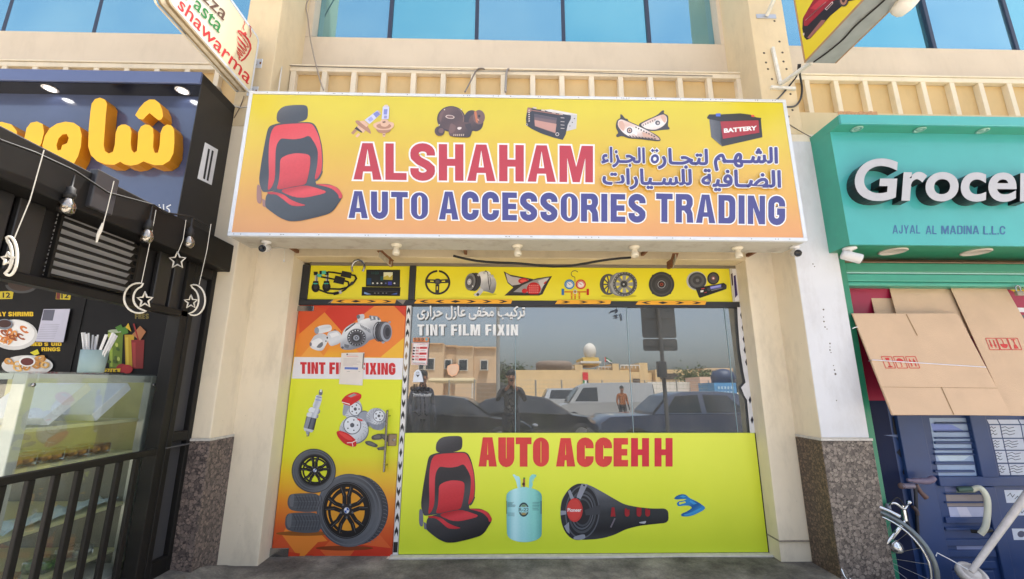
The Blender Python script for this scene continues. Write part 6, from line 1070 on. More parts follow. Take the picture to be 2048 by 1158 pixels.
def icons(x, y, order, off, th, parent, flip=False, dx=82):
    b = MB(); P0 = [cpt(490, 368, off), cpt(1190, 368, off), cpt(765, 1055, off)]; n_ = (P0[1]-P0[0]).cross(P0[2]-P0[0]).normalized(); n_ = n_ if n_.y < 0 else -n_; n_ = n_*(th+.0012)
    def put(pts, c): b.sheet([[cpt(u, v, off)+n_ for u, v in pts]], ink(*c))
    for i, k in enumerate(order): ic(put, x+i*dx, y, 68, k, flip)
    b.build('handling_marks', parent)
t = thing('cardboard_sheet', cpt(1400, 1050, .05), 'large brown flattened box with upside down red marks behind the tied bundle', 'cardboard', 'flattened boxes over the shutter')
b = MB(); sheet(b, [(1130, 126), (1515, 140), (1530, 180), (1700, 480), (1960, 1068), (1560, 1060), (1300, 500)], .05); b.build('board', t); icons(1395, 535, (2, 1, 0), .05, .006, t, True, 74)
b = MB(); sheet(b, [(722, 110), (740, 112), (1128, 126), (1245, 420), (1290, 520), (860, 520), (790, 368)], .075); b.build('cardboard_sheet', label='brown flattened box between the far sheet and the large one', cat='cardboard', group='flattened boxes over the shutter')
b = MB(); sheet(b, [(584, 106), (720, 104), (1365, 120), (1372, 140), (1300, 520), (690, 520), (640, 350)], .11); b.build('cardboard_sheet', label='brown flattened box furthest left and behind the others', cat='cardboard', group='flattened boxes over the shutter')
t = thing('cardboard_bundle', cpt(1100, 1055, 0), 'bundle of flattened boxes tied with white string, red marks upright', 'cardboard bundle')
for i in range(7):
    j = random.uniform(-3, 3); b = MB(); sheet(b, [(490+j-i*1.2, 368+j), (1186, 366), (1215, 382), (1566+j, 1058-j), (765+j-i*1.5, 1055+j)], .012*i, .0055); b.build('board', t)
b = MB()
for q in ([(855, 372), (930, 516)], [(1092, 866), (1178, 1054)]): b.sheet([[cpt(x, y, 0)+Vector((0, -.0075, .0015)) for x, y in stroke(q, 6)]], CRDE)
b.sheet([[cpt(x, y, 0)+Vector((0, -.0075, .0015)) for x, y in stroke([(690, 866), (1476, 874)], 2)]], CRDE); b.build('flap_cuts', t)
icons(685, 660, (0, 1, 2), 0, .0065, t)
b = MB(); L_ = [cpt(600, 690, .08), cpt(600, 690, 0), cpt(625, 684, 0), cpt(1394, 733, 0)]; b.tube([p+Vector((0, -.009, .003)) for p in L_], .004, P((222, 220, 230), .5, key='string'), 6); b.tube([cpt(*p)+Vector((0, -.011, .003)) for p in ((488, 470), (505, 462), (522, 460))], .004, PW, 6); b.build('string', t)
# blue cabinet
CBT = (1740, 820, 308/1055); NV = P((36, 62, 112), .42, var=.12, scale=4, key='blue_paint'); NVD = P((24, 34, 62), .45, key='blue_dark'); PAP = P((196, 204, 220), .6, var=.1, scale=20, key='newsprint')
bc = thing('blue_cabinet', (4.0, -.2, -.2), 'dark blue metal cabinet with slotted openings showing papers', 'cabinet')
cx0 = atY(1740+165*.292, 900, -.3).x
def cq(x, y, Y=-.3): return atY(CBT[0]+x*CBT[2], CBT[1]+y*CBT[2], Y)
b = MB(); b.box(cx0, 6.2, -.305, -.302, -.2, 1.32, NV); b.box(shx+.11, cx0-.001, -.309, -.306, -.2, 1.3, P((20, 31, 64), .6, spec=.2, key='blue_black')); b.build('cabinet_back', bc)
b = MB()
def bp(x0, x1, y0, y1, d=.03):
    A, B_ = cq((x0+x1)/2, y0), cq((x0+x1)/2, y1); b.box(cq(x0, (y0+y1)/2).x, cq(x1, (y0+y1)/2).x, -.302-d, -.3022, B_.z, A.z, NV, .006)
bp(262, 440, 30, 1200, .036); bp(690, 800, 20, 455, .04); bp(448, 2400, 448, 515, .034); bp(830, 905, 520, 1200, .03); bp(1100, 1150, 20, 445, .03); bp(448, 828, 1090, 1200, .03)
x = 448
b.build('door_frame', bc)
b = MB()
for y0, y1 in ((85, 96), (142, 152), (186, 196), (214, 232), (262, 274), (294, 308), (352, 372), (410, 425)): A, B_ = cq(560, y0), cq(560, y1); b.box(cq(430, y0).x, cq(700, y0).x, -.322, -.306, B_.z, A.z, NV, .003)
for y0, y1 in ((566, 576), (624, 634), (730, 770), (800, 820), (880, 925), (955, 1000), (1030, 1080)): A, B_ = cq(680, y0), cq(680, y1); b.box(cq(500, y0).x, cq(840, y0).x, -.322, -.306, B_.z, A.z, NV, .003)
b.build('louvre_slats', bc)
a = Art(Y=-.305, T=CBT); a.poly([(405, 55), (660, 55), (730, 452), (470, 452)], (150, 172, 206)); a.poly([(415, 92), (560, 100), (640, 142), (430, 142)], (120, 140, 206)); a.poly([(450, 300), (700, 300), (640, 345), (480, 352)], (180, 200, 220)); a.build('stored_papers', bc); a = Art(Y=-.305, T=CBT); a.poly([(505, 508), (610, 508), (600, 560), (515, 560)], (90, 100, 140)); a.poly([(600, 508), (760, 510), (720, 566), (590, 566)], (110, 130, 120)); a.poly([(515, 566), (800, 566), (820, 660), (530, 660)], (150, 140, 140)); a.poly([(535, 664), (810, 664), (826, 735), (548, 735)], (180, 186, 216)); a.poly([(590, 664), (660, 664), (700, 735), (620, 735)], (206, 206, 226)); a.build('stored_papers', bc); a = Art(Y=-.305, T=CBT); a.poly([(590, 925), (840, 925), (850, 955), (596, 955)], (130, 140, 180)); a.build('stored_papers', bc)
a = Art(Y=-.305, T=CBT)
for r, (y0, y1) in enumerate(((66, 96), (104, 190), (198, 272), (280, 360), (370, 446))):
    o_ = r*19
    for x0, x1 in ((800+o_, 868+o_), (876+o_, 1010+o_), (1018+o_, 1120+o_)):
        a.poly([(x0, y0), (x1, y0), (x1+16, y1), (x0+16, y1)], PAP, up=False)
a.off += .0003
for r, (y0, y1) in enumerate(((104, 190), (198, 272), (280, 360), (370, 446))):
    for x0, w_ in ((815+r*19, 50), (890+r*19, 110)):
        for k in range(3): 
            xa = x0+random.uniform(2, 14); ya = y0+14+k*(y1-y0-20)/3; a.line([(xa, ya+6), (xa+w_*.3, ya-4), (xa+w_*.5, ya+8), (xa+w_*.85, ya)], 4.5, (70, 76, 96), up=False)
a.build('newspapers', bc); a = Art(Y=-.305, T=CBT); a.poly([(918, 548), (1060, 548), (1070, 636), (935, 636)], PAP); scr = lambda x0, y0: a.line([(x0, y0+20), (x0+20, y0), (x0+35, y0+26), (x0+50, y0+8)], 5, (70, 76, 96), up=False)
scr(940, 570); scr(990, 590); a.build('newspapers', bc)
a = Art(Y=-.305, T=CBT); a.poly([(975, 660), (1080, 660), (1090, 722), (990, 722)], PAP); scr(1005, 680); a.build('newspapers', bc)
a = Art(Y=-.305, T=CBT); a.poly([(970, 812), (1060, 812), (1070, 890), (985, 890)], PAP); a.el(1035, 850, 26, 22, (80, 84, 110)); a.build('newspapers', bc)
a = Art(Y=-.3065, T=CBT, start=.003); KB = P((16, 20, 34), .5, key='flaked_paint'); a.poly([(150, 50), (200, 45), (260, 110), (275, 210), (240, 240), (190, 210), (160, 150)], KB); a.poly([(180, 290), (220, 240), (275, 235), (240, 290), (210, 325)], KB); a.poly([(220, 420), (240, 380), (270, 350), (280, 400), (250, 440), (225, 440)], KB); a.poly([(90, 172), (240, 165), (290, 180), (280, 230), (250, 200), (150, 180)], (96, 112, 150)); a.poly([(225, 180), (260, 170), (276, 205), (240, 210)], (150, 160, 190)); a.build('torn_sticker', bc)
b = MB(); b.tube(spline([cq(700, 545, -.36), cq(755, 535, -.4), cq(800, 600, -.42), cq(805, 700, -.42), cq(790, 800, -.42), cq(755, 850, -.4)]), .021, P((214, 214, 196), .45, var=.1, key='white_grip'), 10); b.tube([cq(600, 545, -.34), cq(720, 540, -.37)], .018, P((70, 96, 88), .5, key='green_sleeve'), 8); b.tube([cq(690, 830, -.36), cq(760, 835, -.40), cq(830, 825, -.34)], .013, BLACK, 8); b.build('cabinet_handle', bc)
# bicycle, partly hidden by the pillar
bk = thing('bicycle', (3.15, -.42, -.2), 'old chrome bicycle parked between the granite pillar and blue cabinet', 'bicycle')
BY = -.43; wr = .33; wc = cq(437, 960, BY-.28)-Vector((.57*wr, 0, 0)); wc.y = BY; wc.z = wr-.2; d = Vector((.62, -.784, 0)).normalized(); d = Vector((math.cos(R(-55)), math.sin(R(-55)), 0))
wp = lambda q, r: wc+d*(r*math.cos(R(q)))*1.0+Vector((0, 0, r*math.sin(R(q))))
TYR = P((112, 120, 124), .3, .5, var=.15, key='grey_tyre')
wl = MB(); wl.tube([wp(q, wr) for q in range(0, 360, 9)], .016, TYR, 10, closed=True); wlo = wl.build('wheel', bk)
b = MB(); b.tube([wp(q, wr-.03) for q in range(0, 360, 9)], .009, CHROME, 8, closed=True)
for q in range(0, 360, 20): b.tube([wp(q, .02), wp(q+6, wr-.035)], .0014, STEEL, 4)
b.lathe(wc-Vector((d.y, -d.x, 0))*.04, Vector((d.y, -d.x, 0)), [(.0, 0), (.02, 0), (.02, .08), (0, .08)], CHROME, 12); b.build('rim', wlo)
b = MB(); b.tube([wp(q, wr+.035) for q in range(60, 190, 10)], .016, CHROME, 8); b.build('mudguard', bk)
hd = cq(232, 700, BY-.03)
b = MB(); n_ = Vector((-d.y, d.x, 0))*.055
for s_ in (-1, 1): b.tube(spline([wc+n_*s_, (wc+hd)/2+n_*s_+d*.02, hd+Vector((0, 0, -.06))+n_*s_*.6]), .011, CHROME, 8)
b.tube([hd-Vector((0, 0, .06)), hd+Vector((0, 0, .05))], .017, CHROME, 10); b.build('fork', bk)
b = MB(); b.tube(spline([cq(125, 650, BY-.03), cq(170, 638, BY-.06), hd+Vector((-.02, -.02, .03)), hd+Vector((.03, 0, .045)), cq(268, 628, BY+.03)]), .0105, CHROME, 8); b.tube([cq(122, 648, BY-.03), cq(130, 690, BY-.05)], .017, P((120, 124, 136), .4, key='grip'), 8); b.ball(cq(266, 632, BY), .018, CHROME, 12); b.tube(spline([cq(290, 660, BY), cq(318, 690, BY), cq(326, 720, BY)]), .014, P((60, 46, 50), .5, key='lever'), 8); b.build('handlebar', bk)
b = MB(); b.tube(spline([cq(130, 655, BY-.05), cq(190, 600, BY-.06), cq(250, 690, BY-.04), cq(262, 760, BY-.02)]), .0035, CABLE, 6); b.build('brake_cable', bk)
b = MB(); c_ = cq(165, 940, BY-.05); b.lathe(c_, (.35, -.8, .35), [(0, -.05), (.03, -.045), (.042, 0), (.044, .03), (.036, .045), (0, .04)], CHROME, 18); b.build('headlamp', bk)
b = MB(); sp_ = cq(310, 520, BY); b.tube(spline([cq(255, 480, BY), cq(330, 485, BY), cq(400, 485, BY), cq(442, 462, BY)]), [.012]*4+[.02]*4+[.024]*6+[.026]*2+[.022]*2+[.012], P((112, 100, 122), .45, key='saddle_leather'), 10); b.tube([cq(215, 520, BY), cq(300, 520, BY)], .02, P((112, 104, 120), .4, key='saddle_leather'), 10); b.tube([cq(318, 510, BY), cq(345, 560, BY), cq(385, 600, BY)], [.012, .016, .02], P((96, 72, 70), .5, key='brown_rubber'), 8); b.lathe(cq(216, 520, BY), (-.6, -1, 0), [(.024, 0), (.022, .012), (0, .012)], P((90, 70, 70), .5, key='rubber_cap'), 12); b.build('saddle', bk)
b = MB(); b.tube([sp_, sp_+Vector((-.02, .05, -.45))], .013, P((26, 30, 46), .5, key='dark_frame_tube'), 8); b.tube([hd-Vector((0, 0, .05)), sp_+Vector((-.02, .05, -.45))], .016, P((26, 30, 46), .5, key='dark_frame_tube'), 8); b.build('frame', bk)
# pole in a round base
pt = thing('parasol_pole', (3.5, -.5, -.2), 'white weathered pole leaning out of a round white base', 'pole')
PWH = P((206, 198, 192), .55, var=.2, scale=16, key='weathered_white'); b = MB(); p0, p1 = cq(690, 1110, -.55), cq(1400, 130, -.5); b.tube([p0, p0.lerp(p1, .5), p1], [.019, .026, .03], PWH, 14); b.build('pole', pt)
b = MB(); c_ = cq(710, 1105, -.55); ax_ = Vector((.0, -.55, .85)); b.lathe(c_-ax_.normalized()*.06, ax_, [(0, 0), (.088, 0), (.092, .03), (.086, .05), (.066, .052), (.062, .03), (.05, .028), (.045, .055), (.03, .06), (0, .06)], PWH, 28); b.build('base', pt)
b = MB(); b.tube([cq(452, 1002, -.52), cq(460, 978, -.52), cq(560, 1030, -.54), cq(672, 1095, -.57)], .004, PW, 6); b.build('wire_stay', pt)
b = MB(); b.tube(spline([(2.527, -.51, .075), (2.53, -.53, .03), (2.545, -.535, .01), (2.57, -.53, .018)]), .005, CHROME, 6); b.build('bent_wire', label='small bent wire hook at the foot of the right pillar', cat='hook')
# ================================================================ overhead on the right: yellow blade sign, brackets, cables
bs = thing('blade_sign', (2.765, -1.3, 4.16), 'yellow projecting sign with a red car on it and grey underside', 'projecting sign')
x0, x1, y0, y1, z0, z1 = 2.63, 2.905, -1.85, -.835, 4.165, 5.1
b = MB(); b.box(x0, x0+.004, y0+.015, y1-.015, z0+.015, z1-.015, zgrad('blade_yellow', 2, 0, 1, [(0, (224, 200, 34)), (1, (224, 206, 40))], rough=.35, spec=.4)); b.box(x1-.004, x1, y0+.015, y1-.015, z0+.015, z1-.015, P((222, 200, 40), .35, key='blade_yellow_back')); fb = b.build('sign_face', bs)
BR = P((176, 140, 108), .5, .3, var=.2, scale=20, key='brown_edge'); b = MB()
for x in (x0, x1): b.box(x-.006, x+.006, y0, y1, z0, z0+.0145, BR, .003); b.box(x-.006, x+.006, y0, y1, z1-.0145, z1, BR); b.box(x-.006, x+.006, y1-.0145, y1, z0+.0146, z1-.0146, BR, .003); b.box(x-.006, x+.006, y0, y0+.0145, z0+.0146, z1-.0146, BR)
b.box(x0+.0065, x1-.0065, y0, y1, z0+.004, z0+.012, P((160, 164, 166), .5, .2, var=.2, scale=8, key='grey_sheet')); b.box(x0+.0065, x1-.0065, y1-.012, y1, z0+.0125, z1, ALUW); b.build('casing', bs)
CR = (1460, 0, 588/2048); a = Art(X=x0, T=CR, start=.0012, step=.0004); K = (28, 24, 28)
a.poly([(508, 130), (540, 70), (600, -30), (660, -90), (900, -120), (900, -40), (870, 0), (820, 10), (760, 60), (700, 110), (620, 200), (560, 268), (535, 278), (518, 260), (504, 200)], (40, 28, 32)); a.poly([(512, 120), (545, 62), (600, -30), (700, -90), (860, -110), (800, -40), (700, 20), (640, 80), (600, 120), (540, 180), (516, 180)], (150, 26, 40)); a.poly([(560, 60), (640, -20), (740, -70), (690, 0), (610, 70)], (190, 50, 60))
for i in range(8): a.line([(526+i*14, 142-i*13), (526+i*14+46, 142-i*13-38)], 4, (196, 150, 150), up=False)
a.off += .0004; a.poly([(662, 62), (716, 8), (722, 22), (676, 72)], (206, 190, 190)); a.poly([(668, 62), (712, 18), (716, 24), (678, 66)], (110, 40, 46)); a.poly([(540, 262), (640, 140), (668, 140), (655, 165), (556, 270)], (150, 96, 90)); a.el(794, 0, 34, 46, (60, 54, 58)); a.el(794, 0, 24, 34, (170, 120, 100)); a.el(794, 0, 12, 18, (60, 40, 40)); a.poly([(510, 232), (522, 228), (522, 246), (512, 248)], (206, 190, 180)); a.build('printed_car', fb)
b = MB(); c = [atX(1460+x*CR[2], y*CR[2], 2.76) for x, y in ((640, 445),)]
b.tube(spline([(2.70, -.85, z0+.001), (2.73, -.95, z0-.004), (2.76, -1.1, z0-.002), (2.75, -1.25, z0-.005), (2.78, -1.5, z0-.003), (2.77, -1.8, z0-.003)]), .006, CABLE, 6); b.build('supply_cable', bs)
p = atX(1795, -6, x1+.005); lt = thing('wall_lamp', p, 'white round glass lamp on the side of the yellow sign', 'lamp')
b = MB(); b.lathe(p, (.75, 0, -.66), [(0, -.02), (.05, -.015), (.058, 0), (.058, .02)], PLW, 24); b.build('lamp_base', lt)
b = MB(); b.lathe(p, (.75, 0, -.66), [(.06, .018), (.088, .03), (.094, .06), (.09, .1), (.07, .125), (.03, .135), (0, .137)], P((226, 224, 220), .25, key='opal_glass'), 28); b.build('shade', lt)
br = thing('sign_bracket', (2.6, -.48, 4.2), 'white angle iron bracket holding the yellow projecting sign', 'bracket')
WB = P((216, 214, 206), .5, .2, var=.25, scale=20, key='white_steel'); q0 = atY(1563, 172, -.5)
b = MB(); q1, q2 = atY(1545, 95, -.5), atY(1561, 168, -.5); b.bar(q1, q2, .028, .028, WB, b=.003); b.build('upright', br)
b = MB(); b.bar(q2, Vector((2.69, -.84, 4.17)), .03, .03, WB, b=.003); b.build('arm', br)
b = MB(); b.bar(atY(1541, 175, -.49), atY(1590, 178, -.49), .03, .03, WB, b=.002); b.build('foot_plate', br)
br = thing('sign_bracket', (2.6, -.48, 4.9), 'short white arm on a bolted plate above the drilled holes', 'bracket')
q0 = atY(1533, 32, -.49); b = MB(); b.bar(q0, Vector((2.66, -1.0, q0.z+.32)), .03, .03, WB, b=.003); b.build('arm', br)
b = MB(); b.box(q0.x-.1, q0.x+.1, -.489, -.481, q0.z-.025, q0.z+.025, ALU, .002); b.build('bolted_plate', br)
for x_, y_ in ((1549, 42), (1559, 83), (1528, 106), (1565, 105), (1532, 125), (1567, 123), (1536, 138), (1573, 138), (1544, 158), (1557, 165), (1581, 188), (1577, 233), (1585, 220)): b = MB(); b.lathe(atY(x_, y_, -.4803), (0, -1, 0), [(0, .001), (.011, .001), (.012, 0)], P((84, 76, 70), .9, key='drill_hole'), 8); b.build('drill_hole', pr)
def cable(pts, r, m, lab, cat='cable', name='cable', grp=None): b = MB(); b.tube(spline(pts, 5), r, m, 6); return b.build(name, label=lab, cat=cat, group=grp)
g = lambda x, y, Y: atY(x, y, Y)
cable([g(1597, 128, -.6), g(1594, 150, -.55), g(1584, 165, -.5), g(1570, 182, -.49), g(1557, 196, -.6), g(1552, 200, -.75)], .008, CABLE, 'black cable from the yellow projecting sign down to the big sign, shorter one')
cable([g(1600, 128, -.6), g(1600, 150, -.55), g(1604, 175, -.5), g(1601, 198, -.49), g(1590, 212, -.52), g(1572, 214, -.75)], .009, CABLE, 'black cable looping to the right beside the big sign corner')
cable([g(1473, 0, -.1), g(1477, 40, -.15), g(1487, 85, -.2), g(1497, 130, -.215), g(1502, 147, -.22)], .013, P((110, 104, 100), .5, key='conduit'), 'grey conduit running down beside the right pillar', 'conduit', 'conduit')
cable([(-2.2, -.02, 5.9), g(594, 0, -.1), g(585, 40, -.15), g(575, 95, -.2), g(571, 127, -.215)], .016, P((130, 120, 112), .5, key='conduit'), 'brown conduit running down beside the left pillar', 'conduit', 'conduit')
cable([(-2.19, -.1, 5.9), g(596, 0, -.2), g(588, 30, -.22), g(578, 85, -.24), g(566, 120, -.3), g(560, 160, -.42), g(556, 190, -.47)], .007, CABLEW, 'thin white cable clipped beside the brown conduit')
cable([(-1.98, .05, 5.9), g(616, 0, -.05), g(617, 45, -.08), g(622, 85, -.12), g(632, 130, -.22), g(640, 160, -.3), g(647, 180, -.5)], .007, P((150, 138, 126), .5, key='cable_grey'), 'thin grey cable hanging from the upper window to the big sign')
cable([g(930, 184, -.5), g(940, 165, -.3), g(952, 142, -.215), g(960, 137, -.215), g(970, 138, -.2)], .008, P((120, 110, 100), .5, key='cable_grey'), 'short grey cable bent over the frieze left of the middle')
cable([g(1011, 184, -.5), g(1012, 160, -.3), g(1014, 142, -.22), g(1018, 138, -.2)], .012, P((140, 132, 124), .5, key='cable_grey'), 'thick grey cable rising from the big sign near its middle')
cable([g(428, 172, -.7), g(440, 178, -.6), g(446, 195, -.5), g(460, 208, -.49), g(480, 215, -.5), g(498, 213, -.7)], .007, CABLEW, 'white cable looping from the eatery sign to the big sign')
cable([g(488, 192, -.49), g(484, 205, -.485), g(478, 218, -.485), g(468, 236, -.485)], .004, P((120, 104, 90), .6, key='cable_grey'), 'thin frayed wire on the left pillar beside the big sign')
cable([g(570, 131, -.215), g(700, 135, -.214), g(900, 141, -.214), g(1100, 143, -.214), g(1300, 149, -.214), g(1425, 152, -.214)], .004, P((120, 110, 98), .6, key='cable_grey'), 'thin wire lying along the top of the frieze')
cable([g(1574, 246, -.485), g(1600, 262, -.485), g(1622, 274, -.49)], .004, P((110, 100, 92), .6, key='cable_grey'), 'thin wire between the big sign and the teal sign')
b = MB(); q = atY(1715, 226, -.301); rn_ = random.Random(3); o_ = [(q.x-.2+.4*i/12, q.z+.012+rn_.uniform(-.006, .012)) for i in range(13)]+[(q.x+.2-.4*i/12, q.z-.018+rn_.uniform(-.012, .006)) for i in range(13)]; b.prism(o_, lambda x, z, d_: (x, d_, z), -.301, -.304, P((196, 150, 116), .9, var=.4, scale=40, key='exposed_render')); b.build('broken_plaster', bld)
# ================================================================ across the street: what the shop window mirrors
VIL = stucco('villa_wall', (206, 176, 142), amount=.2); VIL2 = stucco('sandy_wall', (214, 184, 138), amount=.3); VILW = P((206, 200, 190), .8, var=.15, key='white_wall'); GLD = P((40, 48, 56), .15, spec=.8, key='far_glass')
def bx(px0, px1, pt, pb, d, depth, m, b=None, zb=None, out=0):
    A, B_ = behind(px0, pt, d), behind(px1, pb, d); own = b is None; b = b or MB()
    b.box(A.x, B_.x, -d+out, -d-depth, B_.z if zb is None else zb, A.z, m); return b
W1 = lambda x, y: (800+x*.2418, 600+y*.2418); W2 = lambda x, y: (1140+x*.2418, 600+y*.2418)
vl = thing('villa', (-7, -41, -.2), 'two storey beige villa across the street mirrored at the left of the shop window', 'house')
b = MB(); D = 41
for x0, x1, yt, o in ((-700, 360, 362, 0), (360, 472, 374, -1.2), (472, 605, 392, 0), (605, 795, 392, -.8)): A, B_ = W1(x0, yt), W1(x1, 700); bx(A[0], B_[0], A[1], B_[1], D, 9, VIL, b, -.2, o)
b.build('wall', vl)
b = MB()
for x0, x1, yt, o in ((-700, 366, 356, .15), (366, 468, 368, -1.05), (468, 608, 384, .15), (608, 800, 384, -.65)): A, B_ = W1(x0, yt), W1(x1, yt+14); bx(A[0], B_[0], A[1], B_[1], D, 9.2, P((196, 160, 122), .8, key='parapet'), b, None, o+.12)
b.build('parapet', vl)
for x0, x1, y0, y1, o in ((160, 205, 490, 580, 0), (216, 290, 482, 582, 0), (372, 430, 492, 572, -1.2), (490, 566, 490, 590, 0), (668, 732, 496, 584, -.8), (-120, -20, 490, 580, 0)):
    A, B_ = W1(x0, y0), W1(x1, y1); w_ = bx(A[0], B_[0], A[1], B_[1], D, .1, VILW, None, None, o+.09).build('window', vl); A, B_ = W1(x0+7, y0+8), W1(x1-7, y1-8); bx(A[0], B_[0], A[1], B_[1], D, .05, GLD, None, None, o+.13).build('pane', w_)
A, B_ = W1(240, 650), W1(612, 690); b = MB(); p0, p1 = behind(A[0], A[1], 33), behind(B_[0], B_[1], 33); n = 30
for i in range(n):
    x = p0.x+(p1.x-p0.x)*i/n; b.tube([(x, -33-4*k/6, p1.z+(p0.z-p1.z)*math.sin(math.pi*(.1+.8*k/6))) for k in range(7)], .11, P((196, 176, 136), .6, key='awning_sheet'), 5)
for x in (240, 414, 605): q = behind(*W1(x, 690), 33); b.tube([(q.x, -33, -.2), q], .06, VILW, 6)
b.build('carport', label='beige ribbed carport canopy in front of the mirrored villa', cat='carport')
b = MB(); A, B_ = W1(640, 690), W1(830, 700); bx(A[0], B_[0], A[1], B_[1], 30, .3, P((128, 104, 80), .6, var=.3, scale=2, key='brown_gate'), b, -.2); b.build('street_gate', label='brown metal gate beside the mirrored villa', cat='gate')
b = MB(); A, B_ = W1(-300, 690), W1(238, 700); bx(A[0], B_[0], A[1], B_[1], 30, .3, VIL, b, -.2); b.build('street_wall', label='beige street wall in front of the mirrored villa', cat='wall')
b = MB(); A, B_ = W1(920, 582), W1(1900, 700); bx(A[0], B_[0], A[1], B_[1], 36, .4, VIL2, b, -.2); b.build('street_wall', label='long plain sandy compound wall in the middle of the reflection', cat='wall')
hs_ = thing('far_house', (9, -44, -.2), 'low yellow house with roof pavilion and balustrades in the reflection', 'house'); D = 44
b = MB()
for x0, x1, yt, o in ((0, 40, 570, 0), (36, 104, 540, .6), (104, 236, 576, 0), (236, 340, 578, 0), (340, 400, 532, .6), (400, 560, 600, .8), (556, 634, 526, .6)): A, B_ = W2(x0, yt), W2(x1, 700); bx(A[0], B_[0], A[1], B_[1], D, 8, VIL2, b, -.2, o)
b.build('wall', hs_)
b = MB(); A, B_ = W2(112, 490), W2(244, 545); bx(A[0], B_[0], A[1], B_[1], D+1, 5, P((214, 178, 92), .8, key='ochre_wall'), b); A, B_ = W2(92, 508), W2(262, 526); bx(A[0], B_[0], A[1], B_[1], D+.4, 6.4, VILW, b); A, B_ = W2(108, 478), W2(240, 492); bx(A[0], B_[0], A[1], B_[1], D+1, 5, P((214, 178, 92), .8, key='ochre_wall'), b); b.build('roof_pavilion', hs_)
for x0, x1, y0, y1, o in ((0, 40, 552, 572, 0), (236, 342, 552, 580, 0), (402, 556, 542, 572, .8)):
    b = MB(); A = behind(*W2(x0, y0), D); B_ = behind(*W2(x1, y1), D); k = max(4, int((B_.x-A.x)/.35))
    b.box(A.x, B_.x, -D+o-.1, -D+o+.1, A.z-.12, A.z, VILW); 
    for i in range(k+1): x = A.x+(B_.x-A.x)*i/k; b.tube([(x, -D+o, B_.z), (x, -D+o, A.z)], .07, VILW, 5)
    b.build('balustrade', hs_)
for x0, x1, y0, y1 in ((230, 390, 650, 700), (412, 480, 660, 700), (500, 560, 655, 700)): A, B_ = W2(x0, y0), W2(x1, y1); bx(A[0], B_[0], A[1], B_[1], D, .05, P((74, 58, 46), .8, key='dark_opening'), None, None, .9).build('doorway', hs_)
h2_ = thing('far_house', (17, -50, -.2), 'low sandy house with dark doorway right of the sign post in the reflection', 'house'); D = 50; b = MB()
for x0, x1, yt, o in ((634, 700, 600, -1), (700, 1066, 578, 0), (1066, 1330, 568, .5)): A, B_ = W2(x0, yt), W2(x1, 700); bx(A[0], B_[0], A[1], B_[1], D, 8, VIL2 if x0 < 1000 else VIL, b, -.2, o)
b.build('wall', h2_)
for x0, x1, y0, y1 in ((740, 880, 610, 660), (935, 960, 625, 655), (880, 900, 625, 655)): A, B_ = W2(x0, y0), W2(x1, y1); bx(A[0], B_[0], A[1], B_[1], D, .05, P((66, 58, 54), .8, key='dark_opening'), None, None, .1).build('window', h2_)
for x in (1165, 1215, 1290): A, B_ = W2(x-14, 588), W2(x+14, 606); bx(A[0], B_[0], A[1], B_[1], D, .05, P((66, 58, 54), .8, key='dark_opening'), None, None, .6).build('window', h2_)
b = MB(); A, B_ = W2(640, 680), W2(1066, 700); bx(A[0], B_[0], A[1], B_[1], 34, .3, VILW, b, -.2); b.build('street_wall', label='low white wall behind the wire fence at the right of the reflection', cat='wall')
b = MB(); A, B_ = W2(1066, 640), W2(1190, 700); bx(A[0], B_[0], A[1], B_[1], 32, 3, P((214, 180, 160), .8, key='pink_wall'), b, -.2); b.build('guard_hut', label='pale pink hut beside the blue cabin in the reflection', cat='hut')
t = thing('blue_cabin', (18, -24, -.2), 'blue painted cabin with a dark water tank on its roof in the reflection', 'cabin')
b = MB(); A, B_ = W2(1186, 690), W2(1365, 700); bx(A[0], B_[0], A[1], B_[1], 24, 2.4, P((80, 140, 186), .6, var=.2, scale=3, key='cabin_blue'), b, -.2)
for r in range(4):
    for c in range(5): x0 = 1215+c*26; y0 = 720+r*40; A, B_ = W2(x0, y0), W2(x0+14, y0+22); bx(A[0], B_[0], A[1], B_[1], 24, .04, P((180, 206, 226), .6, key='cabin_pane'), b, None, .05)
b.build('cabin_wall', t); b = MB(); p = behind(*W2(1265, 690), 25); b.lathe((p.x, -25, p.z), (0, 0, 1), [(0, 0), (.75, 0), (.78, .4), (.6, .75), (.2, .9), (0, .92)], P((40, 56, 86), .5, key='tank_plastic'), 18); b.build('roof_tank', t)
p = behind(*W1(1278, 580), 42); b = MB(); q = behind(*W1(1278, 512), 42); b.lathe(p, (0, 0, 1), [(0, 0), (1.9, 0), (1.95, q.z-p.z-.2), (1.6, q.z-p.z), (0, q.z-p.z+.05)], P((128, 110, 96), .7, var=.2, key='old_tank'), 20); b.build('water_tank', label='grey brown cylindrical water tank standing behind the sandy wall', cat='water tank')
p = behind(*W2(168, 478), 45.5); b = MB(); b.ball(p+Vector((0, 0, .7)), (.75, .7, .95), VILW, 16); b.build('dome_finial', label='white round dome on top of the yellow roof pavilion', cat='dome')
